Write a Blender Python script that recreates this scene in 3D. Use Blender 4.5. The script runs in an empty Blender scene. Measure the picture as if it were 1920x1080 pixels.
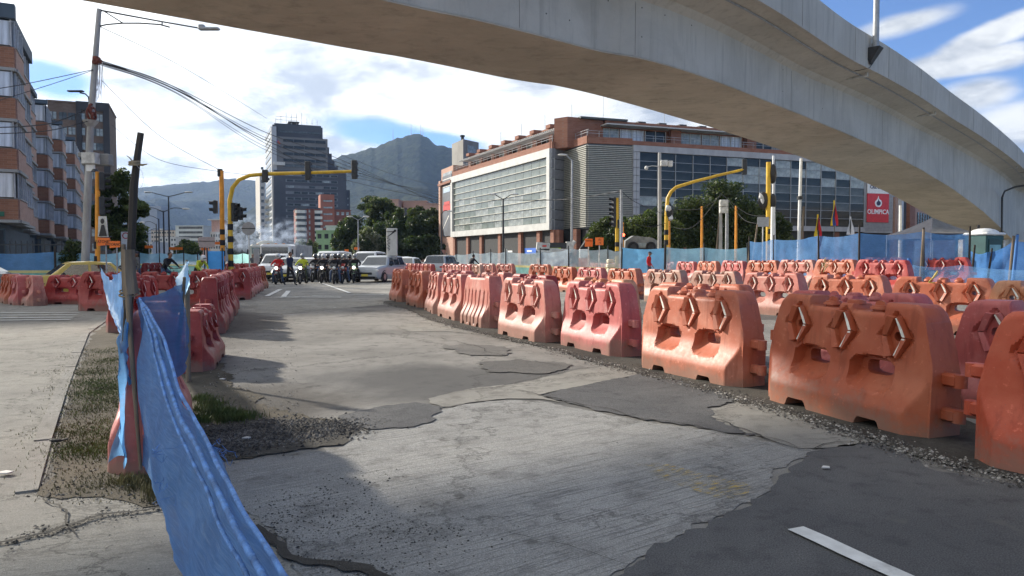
import bpy, bmesh, math, random
import numpy as np
from mathutils import Vector, Matrix, noise as mn
from mathutils.geometry import tessellate_polygon
random.seed(7); np.random.seed(7)
S = bpy.context.scene
COL = S.collection
# ---------------------------------------------------------------- camera
CAMZ = 1.45; F = 1387.0; PITCH = math.atan(56.0/F)
cam_d = bpy.data.cameras.new('camera'); cam = bpy.data.objects.new('camera', cam_d); COL.objects.link(cam)
cam_d.sensor_width = 36.0; cam_d.lens = 36.0*F/1920.0
cam_d.clip_start = 0.05; cam_d.clip_end = 20000
cam.location = (0, 0, CAMZ); cam.rotation_euler = (math.pi/2-PITCH, 0, 0)
S.camera = cam
S.render.resolution_x = 1024; S.render.resolution_y = 576
S.view_settings.view_transform = 'Standard'; S.view_settings.look = 'None'
S.view_settings.exposure = 0.68; S.view_settings.gamma = 1.0; S.view_settings.use_curve_mapping = False
# ---------------------------------------------------------------- sun and sky
SUN_AZ, SUN_EL = math.radians(-56), math.radians(25.1)
SUN_TO = Vector((math.sin(SUN_AZ)*math.cos(SUN_EL), math.cos(SUN_AZ)*math.cos(SUN_EL), math.sin(SUN_EL)))
sun_d = bpy.data.lights.new('sun', 'SUN'); sun_d.energy = 5.0; sun_d.angle = math.radians(2.0); sun_d.color = (1.0, .93, .82)
sun = bpy.data.objects.new('sun', sun_d); COL.objects.link(sun)
sun.rotation_euler = SUN_TO.to_track_quat('Z', 'Y').to_euler(); sun.location = (-30, 20, 60)
W = bpy.data.worlds.new('World'); S.world = W; W.use_nodes = True
nt = W.node_tree; nt.nodes.clear()
def N(t, tp, **kw):
    n = t.nodes.new(tp)
    for k, v in kw.items():
        if k == 'i':
            for a, b in v.items(): n.inputs[a].default_value = b
        else: setattr(n, k, v)
    return n
def LK(t, a, b): t.links.new(a, b)
def math_n(t, op, a, b=None, c=None, clamp=False):
    n = t.nodes.new('ShaderNodeMath'); n.operation = op; n.use_clamp = clamp
    for i, v in enumerate((a, b, c)):
        if v is None: continue
        if isinstance(v, (int, float)): n.inputs[i].default_value = v
        else: t.links.new(v, n.inputs[i])
    return n.outputs[0]
def mixc(t, f, a, b, blend='MIX'):
    n = t.nodes.new('ShaderNodeMix'); n.data_type = 'RGBA'; n.blend_type = blend
    for i, v in ((0, f), (6, a), (7, b)):
        if isinstance(v, (int, float)): n.inputs[i].default_value = v
        elif isinstance(v, tuple): n.inputs[i].default_value = (*v[:3], 1)
        else: t.links.new(v, n.inputs[i])
    return n.outputs[2]
def smooth_n(t, v, lo, hi):
    n = t.nodes.new('ShaderNodeMapRange'); n.interpolation_type = 'SMOOTHSTEP'
    t.links.new(v, n.inputs[0]); n.inputs[1].default_value = lo; n.inputs[2].default_value = hi
    return n.outputs[0]
sky = N(nt, 'ShaderNodeTexSky'); sky.sky_type = 'NISHITA'; sky.sun_disc = False
sky.sun_elevation = math.asin(SUN_TO.z); sky.sun_rotation = math.atan2(SUN_TO.x, SUN_TO.y)
sky.altitude = 2600; sky.air_density = 1.0; sky.dust_density = .6; sky.ozone_density = 2.0
tc = N(nt, 'ShaderNodeTexCoord'); gen = tc.outputs['Generated']
nrm = N(nt, 'ShaderNodeVectorMath', operation='NORMALIZE'); LK(nt, gen, nrm.inputs[0])
sx = N(nt, 'ShaderNodeSeparateXYZ'); LK(nt, nrm.outputs[0], sx.inputs[0])
X, Y, Z = sx.outputs
# cloud layer seen from below: project the direction on a plane far above
zz = math_n(nt, 'ADD', math_n(nt, 'MAXIMUM', Z, 0.0), 0.22)
cx = N(nt, 'ShaderNodeCombineXYZ'); LK(nt, math_n(nt, 'DIVIDE', X, zz), cx.inputs[0]); LK(nt, math_n(nt, 'DIVIDE', Y, zz), cx.inputs[1])
LK(nt, math_n(nt, 'MULTIPLY', Z, 1.5), cx.inputs[2])
n1 = N(nt, 'ShaderNodeTexNoise', i={'Scale': 1.15, 'Detail': 9, 'Roughness': .56, 'Distortion': .35}); LK(nt, cx.outputs[0], n1.inputs['Vector'])
n2 = N(nt, 'ShaderNodeTexNoise', i={'Scale': 3.1, 'Detail': 8, 'Roughness': .6, 'Distortion': .2}); LK(nt, cx.outputs[0], n2.inputs['Vector'])
# broad weather: overcast towards the mountains and the left, clearing to the right
az = math_n(nt, 'ADD', math_n(nt, 'MULTIPLY', X, 1.0), math_n(nt, 'MULTIPLY', Y, -0.12))
clear = smooth_n(nt, az, 0.10, 0.30)
cov = math_n(nt, 'ADD', n1.outputs[0], math_n(nt, 'MULTIPLY_ADD', clear, -0.48, 0.23))
d_cov = smooth_n(nt, cov, 0.47, 0.60)
# streaky wisps and lens clouds, as direction-space ellipses softened by noise
def ellipse(az0, el0, ra, re, tilt, soft=.35):
    # angular position in (azimuth, elevation) radians
    A = math_n(nt, 'SUBTRACT', AZ, az0); E = math_n(nt, 'SUBTRACT', EL, el0)
    c, s = math.cos(tilt), math.sin(tilt)
    u = math_n(nt, 'DIVIDE', math_n(nt, 'ADD', math_n(nt, 'MULTIPLY', A, c), math_n(nt, 'MULTIPLY', E, s)), ra)
    v = math_n(nt, 'DIVIDE', math_n(nt, 'SUBTRACT', math_n(nt, 'MULTIPLY', E, c), math_n(nt, 'MULTIPLY', A, s)), re)
    r = math_n(nt, 'SQRT', math_n(nt, 'ADD', math_n(nt, 'POWER', math_n(nt, 'ABSOLUTE', u), 2.0), math_n(nt, 'POWER', math_n(nt, 'ABSOLUTE', v), 2.0)))
    r = math_n(nt, 'ADD', r, math_n(nt, 'MULTIPLY', math_n(nt, 'SUBTRACT', n3.outputs[0], .5), .9))
    return math_n(nt, 'SUBTRACT', 1.0, smooth_n(nt, r, 1-soft, 1+soft))
AZ = math_n(nt, 'ARCTAN2', X, Y); EL = math_n(nt, 'ARCSINE', Z)
cx3 = N(nt, 'ShaderNodeCombineXYZ'); LK(nt, math_n(nt, 'MULTIPLY', AZ, 8.0), cx3.inputs[0]); LK(nt, math_n(nt, 'MULTIPLY', EL, 26.0), cx3.inputs[1])
n3 = N(nt, 'ShaderNodeTexNoise', i={'Scale': 1.3, 'Detail': 8, 'Roughness': .6}); LK(nt, cx3.outputs[0], n3.inputs['Vector'])
def pxaz(px, py):
    v = Vector(((px-960)/F, math.cos(PITCH)+(540-py)/F*math.sin(PITCH), -math.sin(PITCH)+(540-py)/F*math.cos(PITCH))).normalized()
    return math.atan2(v.x, v.y), math.asin(v.z)
ELL = []
for (px, py, ra, re, ti, so) in ((1805, 118, .072, .016, .05, .28), (1875, 60, .066, .014, .30, .3), (1830, 178, .036, .018, 0, .45),
                                 (1690, 46, .050, .010, .15, .6), (1900, 240, .050, .026, 0, .45)):
    a0, e0 = pxaz(px, py); ELL.append(ellipse(a0, e0, ra, re, ti, so))
tot = d_cov
for e in ELL: tot = math_n(nt, 'MAXIMUM', tot, e)
# blue gap beside the peak and by the left flats
gap = 0
for (px, py, ra, re) in ((720, 250, .075, .018), (790, 262, .06, .014), (95, 150, .05, .02), (840, 268, .05, .012)):
    a0, e0 = pxaz(px, py); g = ellipse(a0, e0, ra, re, -.15, .4)
    tot = math_n(nt, 'MULTIPLY', tot, math_n(nt, 'SUBTRACT', 1.0, math_n(nt, 'MULTIPLY', g, .93)))
# cloud tone: lit tops, grey bellies
tone = smooth_n(nt, math_n(nt, 'ADD', math_n(nt, 'MULTIPLY', n2.outputs[0], .75), math_n(nt, 'MULTIPLY', n1.outputs[0], .45)), 0.54, 0.74)
sund = N(nt, 'ShaderNodeVectorMath', operation='DOT_PRODUCT'); LK(nt, nrm.outputs[0], sund.inputs[0]); sund.inputs[1].default_value = SUN_TO
glow = math_n(nt, 'POWER', math_n(nt, 'MAXIMUM', sund.outputs['Value'], 0.0), 3.0)
ccol = mixc(nt, tone, (7.4, 7.5, 7.4), (3.3, 3.65, 4.2))
gl = N(nt, 'ShaderNodeVectorMath', operation='SCALE'); LK(nt, ccol, gl.inputs[0]); LK(nt, math_n(nt, 'MULTIPLY_ADD', glow, .75, .80), gl.inputs['Scale'])
skyc = N(nt, 'ShaderNodeVectorMath', operation='MULTIPLY'); LK(nt, sky.outputs[0], skyc.inputs[0]); skyc.inputs[1].default_value = (.66, .80, 1.02)
fin = mixc(nt, tot, skyc.outputs[0], gl.outputs[0])
bg = N(nt, 'ShaderNodeBackground', i={'Strength': 0.115}); LK(nt, fin, bg.inputs[0])
wo = N(nt, 'ShaderNodeOutputWorld'); LK(nt, bg.outputs[0], wo.inputs[0])

# ---------------------------------------------------------------- geometry of the view (only to measure places)
cP, sP = math.cos(PITCH), math.sin(PITCH)
def ray(px, py):
    a, b = (px-960)/F, (540-py)/F
    return Vector((a, cP + b*sP, -sP + b*cP))
def at(px, py, y):
    r = ray(px, py); k = y/r.y
    return Vector((r.x*k, y, CAMZ + r.z*k))
def gp(px, py, z=0.0):
    r = ray(px, py); k = (z-CAMZ)/r.z
    return Vector((r.x*k, r.y*k, z))
def zat(py, y):  return at(960, py, y).z
def xat(px, y, py=484):  return at(px, py, y).x
def on_line(A, B, px):
    # plan point of line AB on the bearing of px
    a = (px-960)/F
    # x = a*y  (keystone ignored near the horizon)
    dx, dy = B[0]-A[0], B[1]-A[1]
    t = (a*A[1]-A[0])/(dx-a*dy)
    return (A[0]+dx*t, A[1]+dy*t)
def sm(e0, e1, x):
    t = min(1, max(0, (x-e0)/(e1-e0))); return t*t*(3-2*t)
def gz(x, y):
    return .40*sm(17, 25, y)*sm(6, 14, x)

# ---------------------------------------------------------------- object helpers
def setp(o, label=None, cat=None, group=None, kind=None):
    if label: o['label'] = label
    if cat: o['category'] = cat
    if group: o['group'] = group
    if kind: o['kind'] = kind
    return o
def empty(name, loc=(0, 0, 0), rz=0, label=None, cat=None, group=None):
    o = bpy.data.objects.new(name, None); COL.objects.link(o); o.location = loc; o.rotation_euler = (0, 0, rz)
    o.empty_display_size = .2
    return setp(o, label, cat, group)
def copy_tree(o, parent=None):
    c = o.copy(); COL.objects.link(c); c.parent = parent
    for ch in list(o.children): copy_tree(ch, c)
    return c
def place(proto, loc, rz, label, group=None, first=[None], scale=None):
    o = proto if not proto.get('_used') else copy_tree(proto)
    if o is proto: proto['_used'] = 1
    o.location = loc; o.rotation_euler = (0, 0, rz); o['label'] = label
    if group: o['group'] = group
    if scale: o.scale = scale
    return o
class MB:
    def __init__(s): s.v = []; s.f = []; s.m = []; s.cur = 0
    def mi(s, k): s.cur = k; return s
    def add(s, vs, fs):
        b = len(s.v); s.v += [tuple(p) for p in vs]; s.f += [tuple(i+b for i in f) for f in fs]; s.m += [s.cur]*len(fs); return s
    def box(s, c, size, rz=0, rx=0, ry=0):
        hx, hy, hz = size[0]/2, size[1]/2, size[2]/2
        R = Matrix.Rotation(rz, 3, 'Z') @ Matrix.Rotation(ry, 3, 'Y') @ Matrix.Rotation(rx, 3, 'X')
        vs = [Vector(c) + R @ Vector((i*hx, j*hy, k*hz)) for i in (-1, 1) for j in (-1, 1) for k in (-1, 1)]
        return s.add(vs, [(0, 1, 3, 2), (4, 6, 7, 5), (0, 4, 5, 1), (2, 3, 7, 6), (0, 2, 6, 4), (1, 5, 7, 3)])
    def rbox(s, c, size, r=.02, rz=0):
        hx, hy, hz = size[0]/2, size[1]/2, size[2]/2; r = min(r, hx*.9, hy*.9, hz*.9)
        R = Matrix.Rotation(rz, 3, 'Z'); pts = []
        lv = ((-hz, r), (-hz+r, 0), (hz-r, 0), (hz, r)); vs = []
        for z, ins in lv:
            ax, ay = hx-ins, hy-ins
            for (x, y) in ((ax-r, -ay), (ax, -ay+r), (ax, ay-r), (ax-r, ay), (-ax+r, ay), (-ax, ay-r), (-ax, -ay+r), (-ax+r, -ay)):
                vs.append(Vector(c)+R @ Vector((x, y, z)))
        fs = [tuple(range(7, -1, -1)), tuple(range(24, 32))]
        for k in range(3):
            for i in range(8):
                j = (i+1) % 8; fs.append((k*8+i, k*8+j, k*8+8+j, k*8+8+i))
        return s.add(vs, fs)
    def cyl(s, p0, p1, r0, r1=None, n=10, caps=True):
        if r1 is None: r1 = r0
        p0, p1 = Vector(p0), Vector(p1); d = (p1-p0)
        q = d.to_track_quat('Z', 'Y') if d.length > 1e-9 else Matrix.Identity(3).to_quaternion()
        vs = []
        for p, r in ((p0, r0), (p1, r1)):
            for i in range(n):
                a = 2*math.pi*i/n; vs.append(p + q @ Vector((math.cos(a)*r, math.sin(a)*r, 0)))
        fs = [(i, (i+1) % n, n+(i+1) % n, n+i) for i in range(n)]
        if caps: fs += [tuple(range(n-1, -1, -1)), tuple(range(n, 2*n))]
        return s.add(vs, fs)
    def tube(s, pts, r, n=8, caps=True):
        pts = [Vector(p) for p in pts]; rs = r if isinstance(r, (list, tuple)) else [r]*len(pts); vs = []
        for i, p in enumerate(pts):
            d = (pts[min(i+1, len(pts)-1)]-pts[max(i-1, 0)]).normalized()
            q = d.to_track_quat('Z', 'Y')
            if i == 0: ref = q @ Vector((1, 0, 0))
            ref = (ref - d*ref.dot(d)).normalized(); b = d.cross(ref)
            for k in range(n):
                a = 2*math.pi*k/n; vs.append(p + ref*math.cos(a)*rs[i] + b*math.sin(a)*rs[i])
        fs = [(i*n+k, i*n+(k+1) % n, (i+1)*n+(k+1) % n, (i+1)*n+k) for i in range(len(pts)-1) for k in range(n)]
        if caps: fs += [tuple(range(n-1, -1, -1)), tuple((len(pts)-1)*n+k for k in range(n))]
        return s.add(vs, fs)
    def ell(s, c, r, nu=12, nv=8, R=None):
        vs = []; c = Vector(c)
        for j in range(1, nv):
            t = math.pi*j/nv
            for i in range(nu):
                a = 2*math.pi*i/nu; p = Vector((math.sin(t)*math.cos(a)*r[0], math.sin(t)*math.sin(a)*r[1], math.cos(t)*r[2]))
                vs.append(c+(R @ p if R else p))
        t_ = Vector((0, 0, r[2])); b_ = Vector((0, 0, -r[2]))
        vs += [c+(R @ t_ if R else t_), c+(R @ b_ if R else b_)]
        T, B = len(vs)-2, len(vs)-1; fs = []
        for j in range(nv-2):
            for i in range(nu):
                k = (i+1) % nu; fs.append((j*nu+i, (j+1)*nu+i, (j+1)*nu+k, j*nu+k))
        for i in range(nu):
            k = (i+1) % nu; fs.append((T, i, k)); fs.append((B, (nv-2)*nu+k, (nv-2)*nu+i))
        return s.add(vs, fs)
    def prism(s, poly, A, U, V, Nn, d0, d1):
        # polygon (u,v) in the frame A,U,V extruded along Nn from d0 to d1
        A, U, V, Nn = Vector(A), Vector(U), Vector(V), Vector(Nn); n = len(poly)
        vs = [A+U*u+V*v+Nn*d0 for u, v in poly]+[A+U*u+V*v+Nn*d1 for u, v in poly]
        fs = [tuple(range(n-1, -1, -1)), tuple(range(n, 2*n))]+[(i, (i+1) % n, n+(i+1) % n, n+i) for i in range(n)]
        return s.add(vs, fs)
    def quad(s, a, b, c, d): return s.add([a, b, c, d], [(0, 1, 2, 3)])
    def torus(s, c, R, r, axis='X', n=20, m=8, rot=None):
        vs = []
        for i in range(n):
            a = 2*math.pi*i/n
            for j in range(m):
                b = 2*math.pi*j/m; q = R+r*math.cos(b); h = r*math.sin(b)
                p = Vector((h, q*math.cos(a), q*math.sin(a))) if axis == 'X' else Vector((q*math.cos(a), h, q*math.sin(a))) if axis == 'Y' else Vector((q*math.cos(a), q*math.sin(a), h))
                if rot: p = rot @ p
                vs.append(Vector(c)+p)
        fs = [(i*m+j, ((i+1) % n)*m+j, ((i+1) % n)*m+(j+1) % m, i*m+(j+1) % m) for i in range(n) for j in range(m)]
        return s.add(vs, fs)
    def mesh(s, name, mats, smooth=None, recalc=True):
        me = bpy.data.meshes.new(name); me.from_pydata(s.v, [], s.f)
        mats = mats if isinstance(mats, (list, tuple)) else [mats]
        for m in mats: me.materials.append(m)
        if len(mats) > 1: me.polygons.foreach_set('material_index', s.m)
        if recalc:
            bm = bmesh.new(); bm.from_mesh(me); bmesh.ops.recalc_face_normals(bm, faces=bm.faces); bm.to_mesh(me); bm.free()
        if smooth:
            me.shade_smooth(); me.set_sharp_from_angle(angle=math.radians(smooth))
        me.update(); return me
    def build(s, name, mats, parent=None, smooth=None, off=None, label=None, cat=None, group=None, kind=None, recalc=True):
        if off is not None: s.v = [(p[0]-off[0], p[1]-off[1], p[2]-off[2]) for p in s.v]
        me = s.mesh(name, mats, smooth, recalc)
        o = bpy.data.objects.new(name, me); COL.objects.link(o); o.parent = parent
        return setp(o, label, cat, group, kind)
def obj(name, me, parent=None, loc=None, rz=None, **kw):
    o = bpy.data.objects.new(name, me); COL.objects.link(o); o.parent = parent
    if loc is not None: o.location = loc
    if rz is not None: o.rotation_euler = (0, 0, rz)
    return setp(o, **kw)

# ---------------------------------------------------------------- materials
MATS = {}
def M(name, col=(.5, .5, .5), rough=.8, var=.15, scale=3.0, bump=0.0, bscale=40, metal=0.0, spec=.4, coat=0.0, stretch=(1, 1, 1),
      col2=None, thr=(.45, .6), detail=6, world=False, dirt=None, emis=None):
    if name in MATS: return MATS[name]
    m = bpy.data.materials.new(name); m.use_nodes = True; t = m.node_tree; b = t.nodes['Principled BSDF']
    b.inputs['Roughness'].default_value = rough; b.inputs['Metallic'].default_value = metal
    b.inputs['Specular IOR Level'].default_value = spec; b.inputs['Coat Weight'].default_value = coat
    tcn = N(t, 'ShaderNodeTexCoord'); geo = N(t, 'ShaderNodeNewGeometry')
    mp = N(t, 'ShaderNodeMapping'); mp.inputs['Scale'].default_value = stretch
    LK(t, geo.outputs['Position'] if world else tcn.outputs['Object'], mp.inputs['Vector'])
    no = N(t, 'ShaderNodeTexNoise', i={'Scale': scale, 'Detail': detail, 'Roughness': .6}); LK(t, mp.outputs[0], no.inputs['Vector'])
    lo = tuple(c*(1-var) for c in col); hi = tuple(min(1, c*(1+var)) for c in col)
    c = mixc(t, smooth_n(t, no.outputs[0], .3, .7), lo, hi)
    if col2:
        n2_ = N(t, 'ShaderNodeTexNoise', i={'Scale': scale*.45, 'Detail': 9, 'Roughness': .65}); LK(t, mp.outputs[0], n2_.inputs['Vector'])
        c = mixc(t, smooth_n(t, n2_.outputs[0], *thr), c, col2)
    if dirt:   # dirt=(colour, height): splash-back dust that lies low on the thing
        sz = N(t, 'ShaderNodeSeparateXYZ'); LK(t, tcn.outputs['Object'], sz.inputs[0])
        dv = math_n(t, 'ADD', math_n(t, 'DIVIDE', sz.outputs[2], dirt[1]), math_n(t, 'MULTIPLY', math_n(t, 'SUBTRACT', no.outputs[0], .5), 2.2))
        c = mixc(t, math_n(t, 'MULTIPLY', math_n(t, 'SUBTRACT', 1.0, smooth_n(t, dv, 0.15, 1.1)), .8), c, dirt[0])
    LK(t, c, b.inputs['Base Color'])
    if bump:
        nb = N(t, 'ShaderNodeTexNoise', i={'Scale': bscale, 'Detail': 6, 'Roughness': .65}); LK(t, mp.outputs[0], nb.inputs['Vector'])
        bp = N(t, 'ShaderNodeBump', i={'Strength': min(1, bump), 'Distance': .02 if bump <= 1 else .02*bump}); LK(t, nb.outputs[0], bp.inputs['Height'])
        LK(t, bp.outputs[0], b.inputs['Normal'])
    if emis:
        b.inputs['Emission Color'].default_value = (*emis[0], 1); b.inputs['Emission Strength'].default_value = emis[1]
    MATS[name] = m; return m
def brick_mat(name, c1, c2, mortar, sc=1.0, vert=True):
    if name in MATS: return MATS[name]
    m = M(name, c1, .9); t = m.node_tree; b = t.nodes['Principled BSDF']
    tcn = N(t, 'ShaderNodeTexCoord'); sp = N(t, 'ShaderNodeSeparateXYZ'); LK(t, tcn.outputs['Object'], sp.inputs[0])
    cb = N(t, 'ShaderNodeCombineXYZ'); LK(t, math_n(t, 'ADD', sp.outputs[0], math_n(t, 'MULTIPLY', sp.outputs[1], .97)), cb.inputs[0]); LK(t, sp.outputs[2], cb.inputs[1])
    br = N(t, 'ShaderNodeTexBrick', i={'Scale': 4.0*sc, 'Mortar Size': .012, 'Mortar Smooth': .2, 'Brick Width': 1.0, 'Row Height': .32, 'Bias': 0.0})
    br.inputs['Color1'].default_value = (*c1, 1); br.inputs['Color2'].default_value = (*c2, 1); br.inputs['Mortar'].default_value = (*mortar, 1)
    LK(t, cb.outputs[0], br.inputs['Vector'])
    no = N(t, 'ShaderNodeTexNoise', i={'Scale': .8, 'Detail': 7}); LK(t, tcn.outputs['Object'], no.inputs['Vector'])
    mx = mixc(t, .5, br.outputs[0], mixc(t, no.outputs[0], (.55, .55, .55), (1.35, 1.35, 1.35)), 'MULTIPLY')
    for l in list(b.inputs['Base Color'].links): t.links.remove(l)
    LK(t, mx, b.inputs['Base Color'])
    return m
def glass_mat(name, col, rough=.05, var=.3, scale=.6, spec=1.0, stretch=(1, 1, 1)):
    m = M(name, col, rough, var, scale, spec=spec, coat=.6 if rough < .09 else .12, stretch=stretch); m.node_tree.nodes['Principled BSDF'].inputs['Coat Roughness'].default_value = .02
    return m
def net_mat(name, col, alpha, stripes=60, var=.25, dirx=True, fold=.5):
    if name in MATS: return MATS[name]
    m = M(name, col, .6, var, 2.5, bump=.5, bscale=30, spec=.3, stretch=(1, 1, 1)); t = m.node_tree; b = t.nodes['Principled BSDF']
    out = t.nodes['Material Output']
    tcn = N(t, 'ShaderNodeTexCoord'); mp = N(t, 'ShaderNodeMapping'); LK(t, tcn.outputs['Object'], mp.inputs['Vector'])
    mp.inputs['Scale'].default_value = (1, 1, 6)
    no = N(t, 'ShaderNodeTexNoise', i={'Scale': 7.0, 'Detail': 8, 'Roughness': .7}); LK(t, mp.outputs[0], no.inputs['Vector'])
    nf = N(t, 'ShaderNodeTexNoise', i={'Scale': stripes, 'Detail': 2}); LK(t, mp.outputs[0], nf.inputs['Vector'])
    a = math_n(t, 'ADD', alpha, math_n(t, 'ADD', math_n(t, 'MULTIPLY', math_n(t, 'SUBTRACT', no.outputs[0], .5), .5), math_n(t, 'MULTIPLY', math_n(t, 'SUBTRACT', nf.outputs[0], .5), .5)), clamp=True)
    tr = N(t, 'ShaderNodeBsdfTransparent'); tl = N(t, 'ShaderNodeBsdfTranslucent'); tl.inputs[0].default_value = (*[min(1, c*1.25) for c in col], 1)
    m1 = N(t, 'ShaderNodeMixShader', i={0: .6}); LK(t, b.outputs[0], m1.inputs[1]); LK(t, tl.outputs[0], m1.inputs[2])
    m2 = N(t, 'ShaderNodeMixShader'); LK(t, a, m2.inputs[0]); LK(t, tr.outputs[0], m2.inputs[1]); LK(t, m1.outputs[0], m2.inputs[2])
    LK(t, m2.outputs[0], out.inputs[0]); return m
steel = M('galvanised_steel', (.33, .34, .35), .5, .2, 6, metal=.3)
dark = M('dark_metal', (.03, .032, .035), .5, .3, 5)
black = M('black_rubber', (.018, .018, .02), .75, .3, 8)
white = M('white_paint', (.72, .72, .70), .5, .08, 4)
whitedirty = M('dirty_white', (.55, .54, .50), .7, .25, 5, col2=(.3, .28, .25), thr=(.55, .75))
conc_pole = M('pole_concrete', (.36, .35, .33), .9, .2, 4, bump=.3, stretch=(1, 1, .3))
yellowp = M('yellow_paint', (.62, .38, .03), .45, .22, 3, col2=(.35, .2, .05), thr=(.58, .75), stretch=(1, 1, .4))
orangep = M('orange_paint', (.75, .30, .03), .5, .15, 3)
wood = M('weathered_wood', (.20, .155, .11), .9, .4, 9, bump=.8, bscale=30, stretch=(1, 1, .12))
wood_dark = M('dark_wood', (.055, .045, .036), .9, .4, 9, bump=.8, bscale=30, stretch=(1, 1, .12))
# ================================================================ ground
def ground_mat(name, base, light, dark_, scale=1.2, grit=.5, groove=None, rough=.92, spots=None, dirt_shade=None, crack=0):
    m = bpy.data.materials.new(name); m.use_nodes = True; t = m.node_tree; b = t.nodes['Principled BSDF']
    b.inputs['Roughness'].default_value = rough; b.inputs['Specular IOR Level'].default_value = .3
    g = N(t, 'ShaderNodeNewGeometry'); P = g.outputs['Position']
    a = N(t, 'ShaderNodeTexNoise', i={'Scale': scale*.35, 'Detail': 10, 'Roughness': .62, 'Distortion': .4}); LK(t, P, a.inputs['Vector'])
    c2 = N(t, 'ShaderNodeTexNoise', i={'Scale': scale*4, 'Detail': 8, 'Roughness': .7}); LK(t, P, c2.inputs['Vector'])
    f = N(t, 'ShaderNodeTexNoise', i={'Scale': 120.0, 'Detail': 3, 'Roughness': .7}); LK(t, P, f.inputs['Vector'])
    vo = N(t, 'ShaderNodeTexVoronoi', i={'Scale': 190.0}); LK(t, P, vo.inputs['Vector'])
    col = mixc(t, smooth_n(t, a.outputs[0], .38, .62), base, light)
    col = mixc(t, math_n(t, 'MULTIPLY', smooth_n(t, c2.outputs[0], .48, .68), .55), col, dark_)
    gr = math_n(t, 'MULTIPLY_ADD', math_n(t, 'SUBTRACT', f.outputs[0], .5), grit*2.2, 1.0)
    s = N(t, 'ShaderNodeVectorMath', operation='SCALE'); LK(t, col, s.inputs[0]); LK(t, gr, s.inputs['Scale']); col = s.outputs[0]
    # aggregate specks
    col = mixc(t, math_n(t, 'MULTIPLY', math_n(t, 'SUBTRACT', 1.0, smooth_n(t, vo.outputs['Distance'], .12, .3)), grit*.5), col, dark_)
    if spots:   # sparse dark stains and drips
        sp = N(t, 'ShaderNodeTexNoise', i={'Scale': spots[0], 'Detail': 5, 'Roughness': .7}); LK(t, P, sp.inputs['Vector'])
        col = mixc(t, math_n(t, 'MULTIPLY', smooth_n(t, sp.outputs[0], .60, .68), .8), col, spots[1])
    if dirt_shade:    # soft-edged dark areas: dirt, and a shade strip painted into the colour: (x, y, rx, ry, angle, colour)
        for (dx, dy, rx, ry, an, dc) in dirt_shade:
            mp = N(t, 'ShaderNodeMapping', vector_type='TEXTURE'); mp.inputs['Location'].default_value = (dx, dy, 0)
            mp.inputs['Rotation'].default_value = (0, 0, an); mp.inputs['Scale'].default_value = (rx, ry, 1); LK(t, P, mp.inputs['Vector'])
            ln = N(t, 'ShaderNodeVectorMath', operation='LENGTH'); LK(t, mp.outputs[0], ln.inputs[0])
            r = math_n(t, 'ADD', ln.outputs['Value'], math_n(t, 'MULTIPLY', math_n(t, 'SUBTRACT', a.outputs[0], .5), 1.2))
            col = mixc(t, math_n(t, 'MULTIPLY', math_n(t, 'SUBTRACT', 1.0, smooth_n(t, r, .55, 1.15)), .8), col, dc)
    if crack:
        vv = N(t, 'ShaderNodeTexVoronoi', feature='DISTANCE_TO_EDGE', i={'Scale': crack}); 
        wv = N(t, 'ShaderNodeVectorMath', operation='ADD'); LK(t, P, wv.inputs[0]); LK(t, c2.outputs['Color'], wv.inputs[1]); LK(t, wv.outputs[0], vv.inputs['Vector'])
        col = mixc(t, math_n(t, 'MULTIPLY', math_n(t, 'SUBTRACT', 1.0, smooth_n(t, vv.outputs['Distance'], .0, .012)), .6), col, tuple(c*.5 for c in dark_))
    LK(t, col, b.inputs['Base Color'])
    h = math_n(t, 'ADD', math_n(t, 'MULTIPLY', f.outputs[0], .6), math_n(t, 'MULTIPLY', vo.outputs['Distance'], .5))
    if groove:  # tined concrete: fine parallel grooves
        mp = N(t, 'ShaderNodeMapping'); mp.inputs['Rotation'].default_value = (0, 0, groove[0]); LK(t, P, mp.inputs['Vector'])
        nz = N(t, 'ShaderNodeTexNoise', i={'Scale': 1.0, 'Detail': 4, 'Roughness': .6}); 
        m2 = N(t, 'ShaderNodeMapping'); m2.inputs['Scale'].default_value = (1.6, 70, 1); LK(t, mp.outputs[0], m2.inputs['Vector']); LK(t, m2.outputs[0], nz.inputs['Vector'])
        fade = smooth_n(t, a.outputs[0], .40, .60)
        gv = math_n(t, 'MULTIPLY', smooth_n(t, nz.outputs[0], .54, .64), math_n(t, 'MULTIPLY_ADD', fade, .55, .35))
        h = math_n(t, 'SUBTRACT', h, math_n(t, 'MULTIPLY', gv, groove[1]))
        col2 = mixc(t, math_n(t, 'MULTIPLY', gv, .38), col, dark_); LK(t, col2, b.inputs['Base Color'])
    bp = N(t, 'ShaderNodeBump', i={'Strength': .8, 'Distance': .013}); LK(t, h, bp.inputs['Height']); LK(t, bp.outputs[0], b.inputs['Normal'])
    return m
m_outer = ground_mat('outer_ground_mat', (.13, .125, .115), (.20, .19, .17), (.07, .07, .065), .12, .2)
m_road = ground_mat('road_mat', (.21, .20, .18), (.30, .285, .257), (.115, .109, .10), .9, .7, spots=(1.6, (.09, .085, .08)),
                    dirt_shade=[(.1, 8.5, 3.2, 1.5, -.30, (.082, .081, .079)), (-5.0, 10.0, 1.2, 6.5, .28, (.075, .066, .056)), (-3.0, 7.2, 1.5, 1.6, .3, (.07, .062, .052)),  # first entry: soft shade strip across the road, put into the colour
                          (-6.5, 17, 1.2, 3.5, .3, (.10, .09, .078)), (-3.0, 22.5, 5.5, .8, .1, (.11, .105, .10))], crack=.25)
m_conc = ground_mat('grooved_concrete_mat', (.265, .26, .243), (.355, .348, .325), (.13, .126, .118), .8, .95, groove=(-.62, 1.6), spots=(2.1, (.12, .115, .105)), crack=.4)
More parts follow.
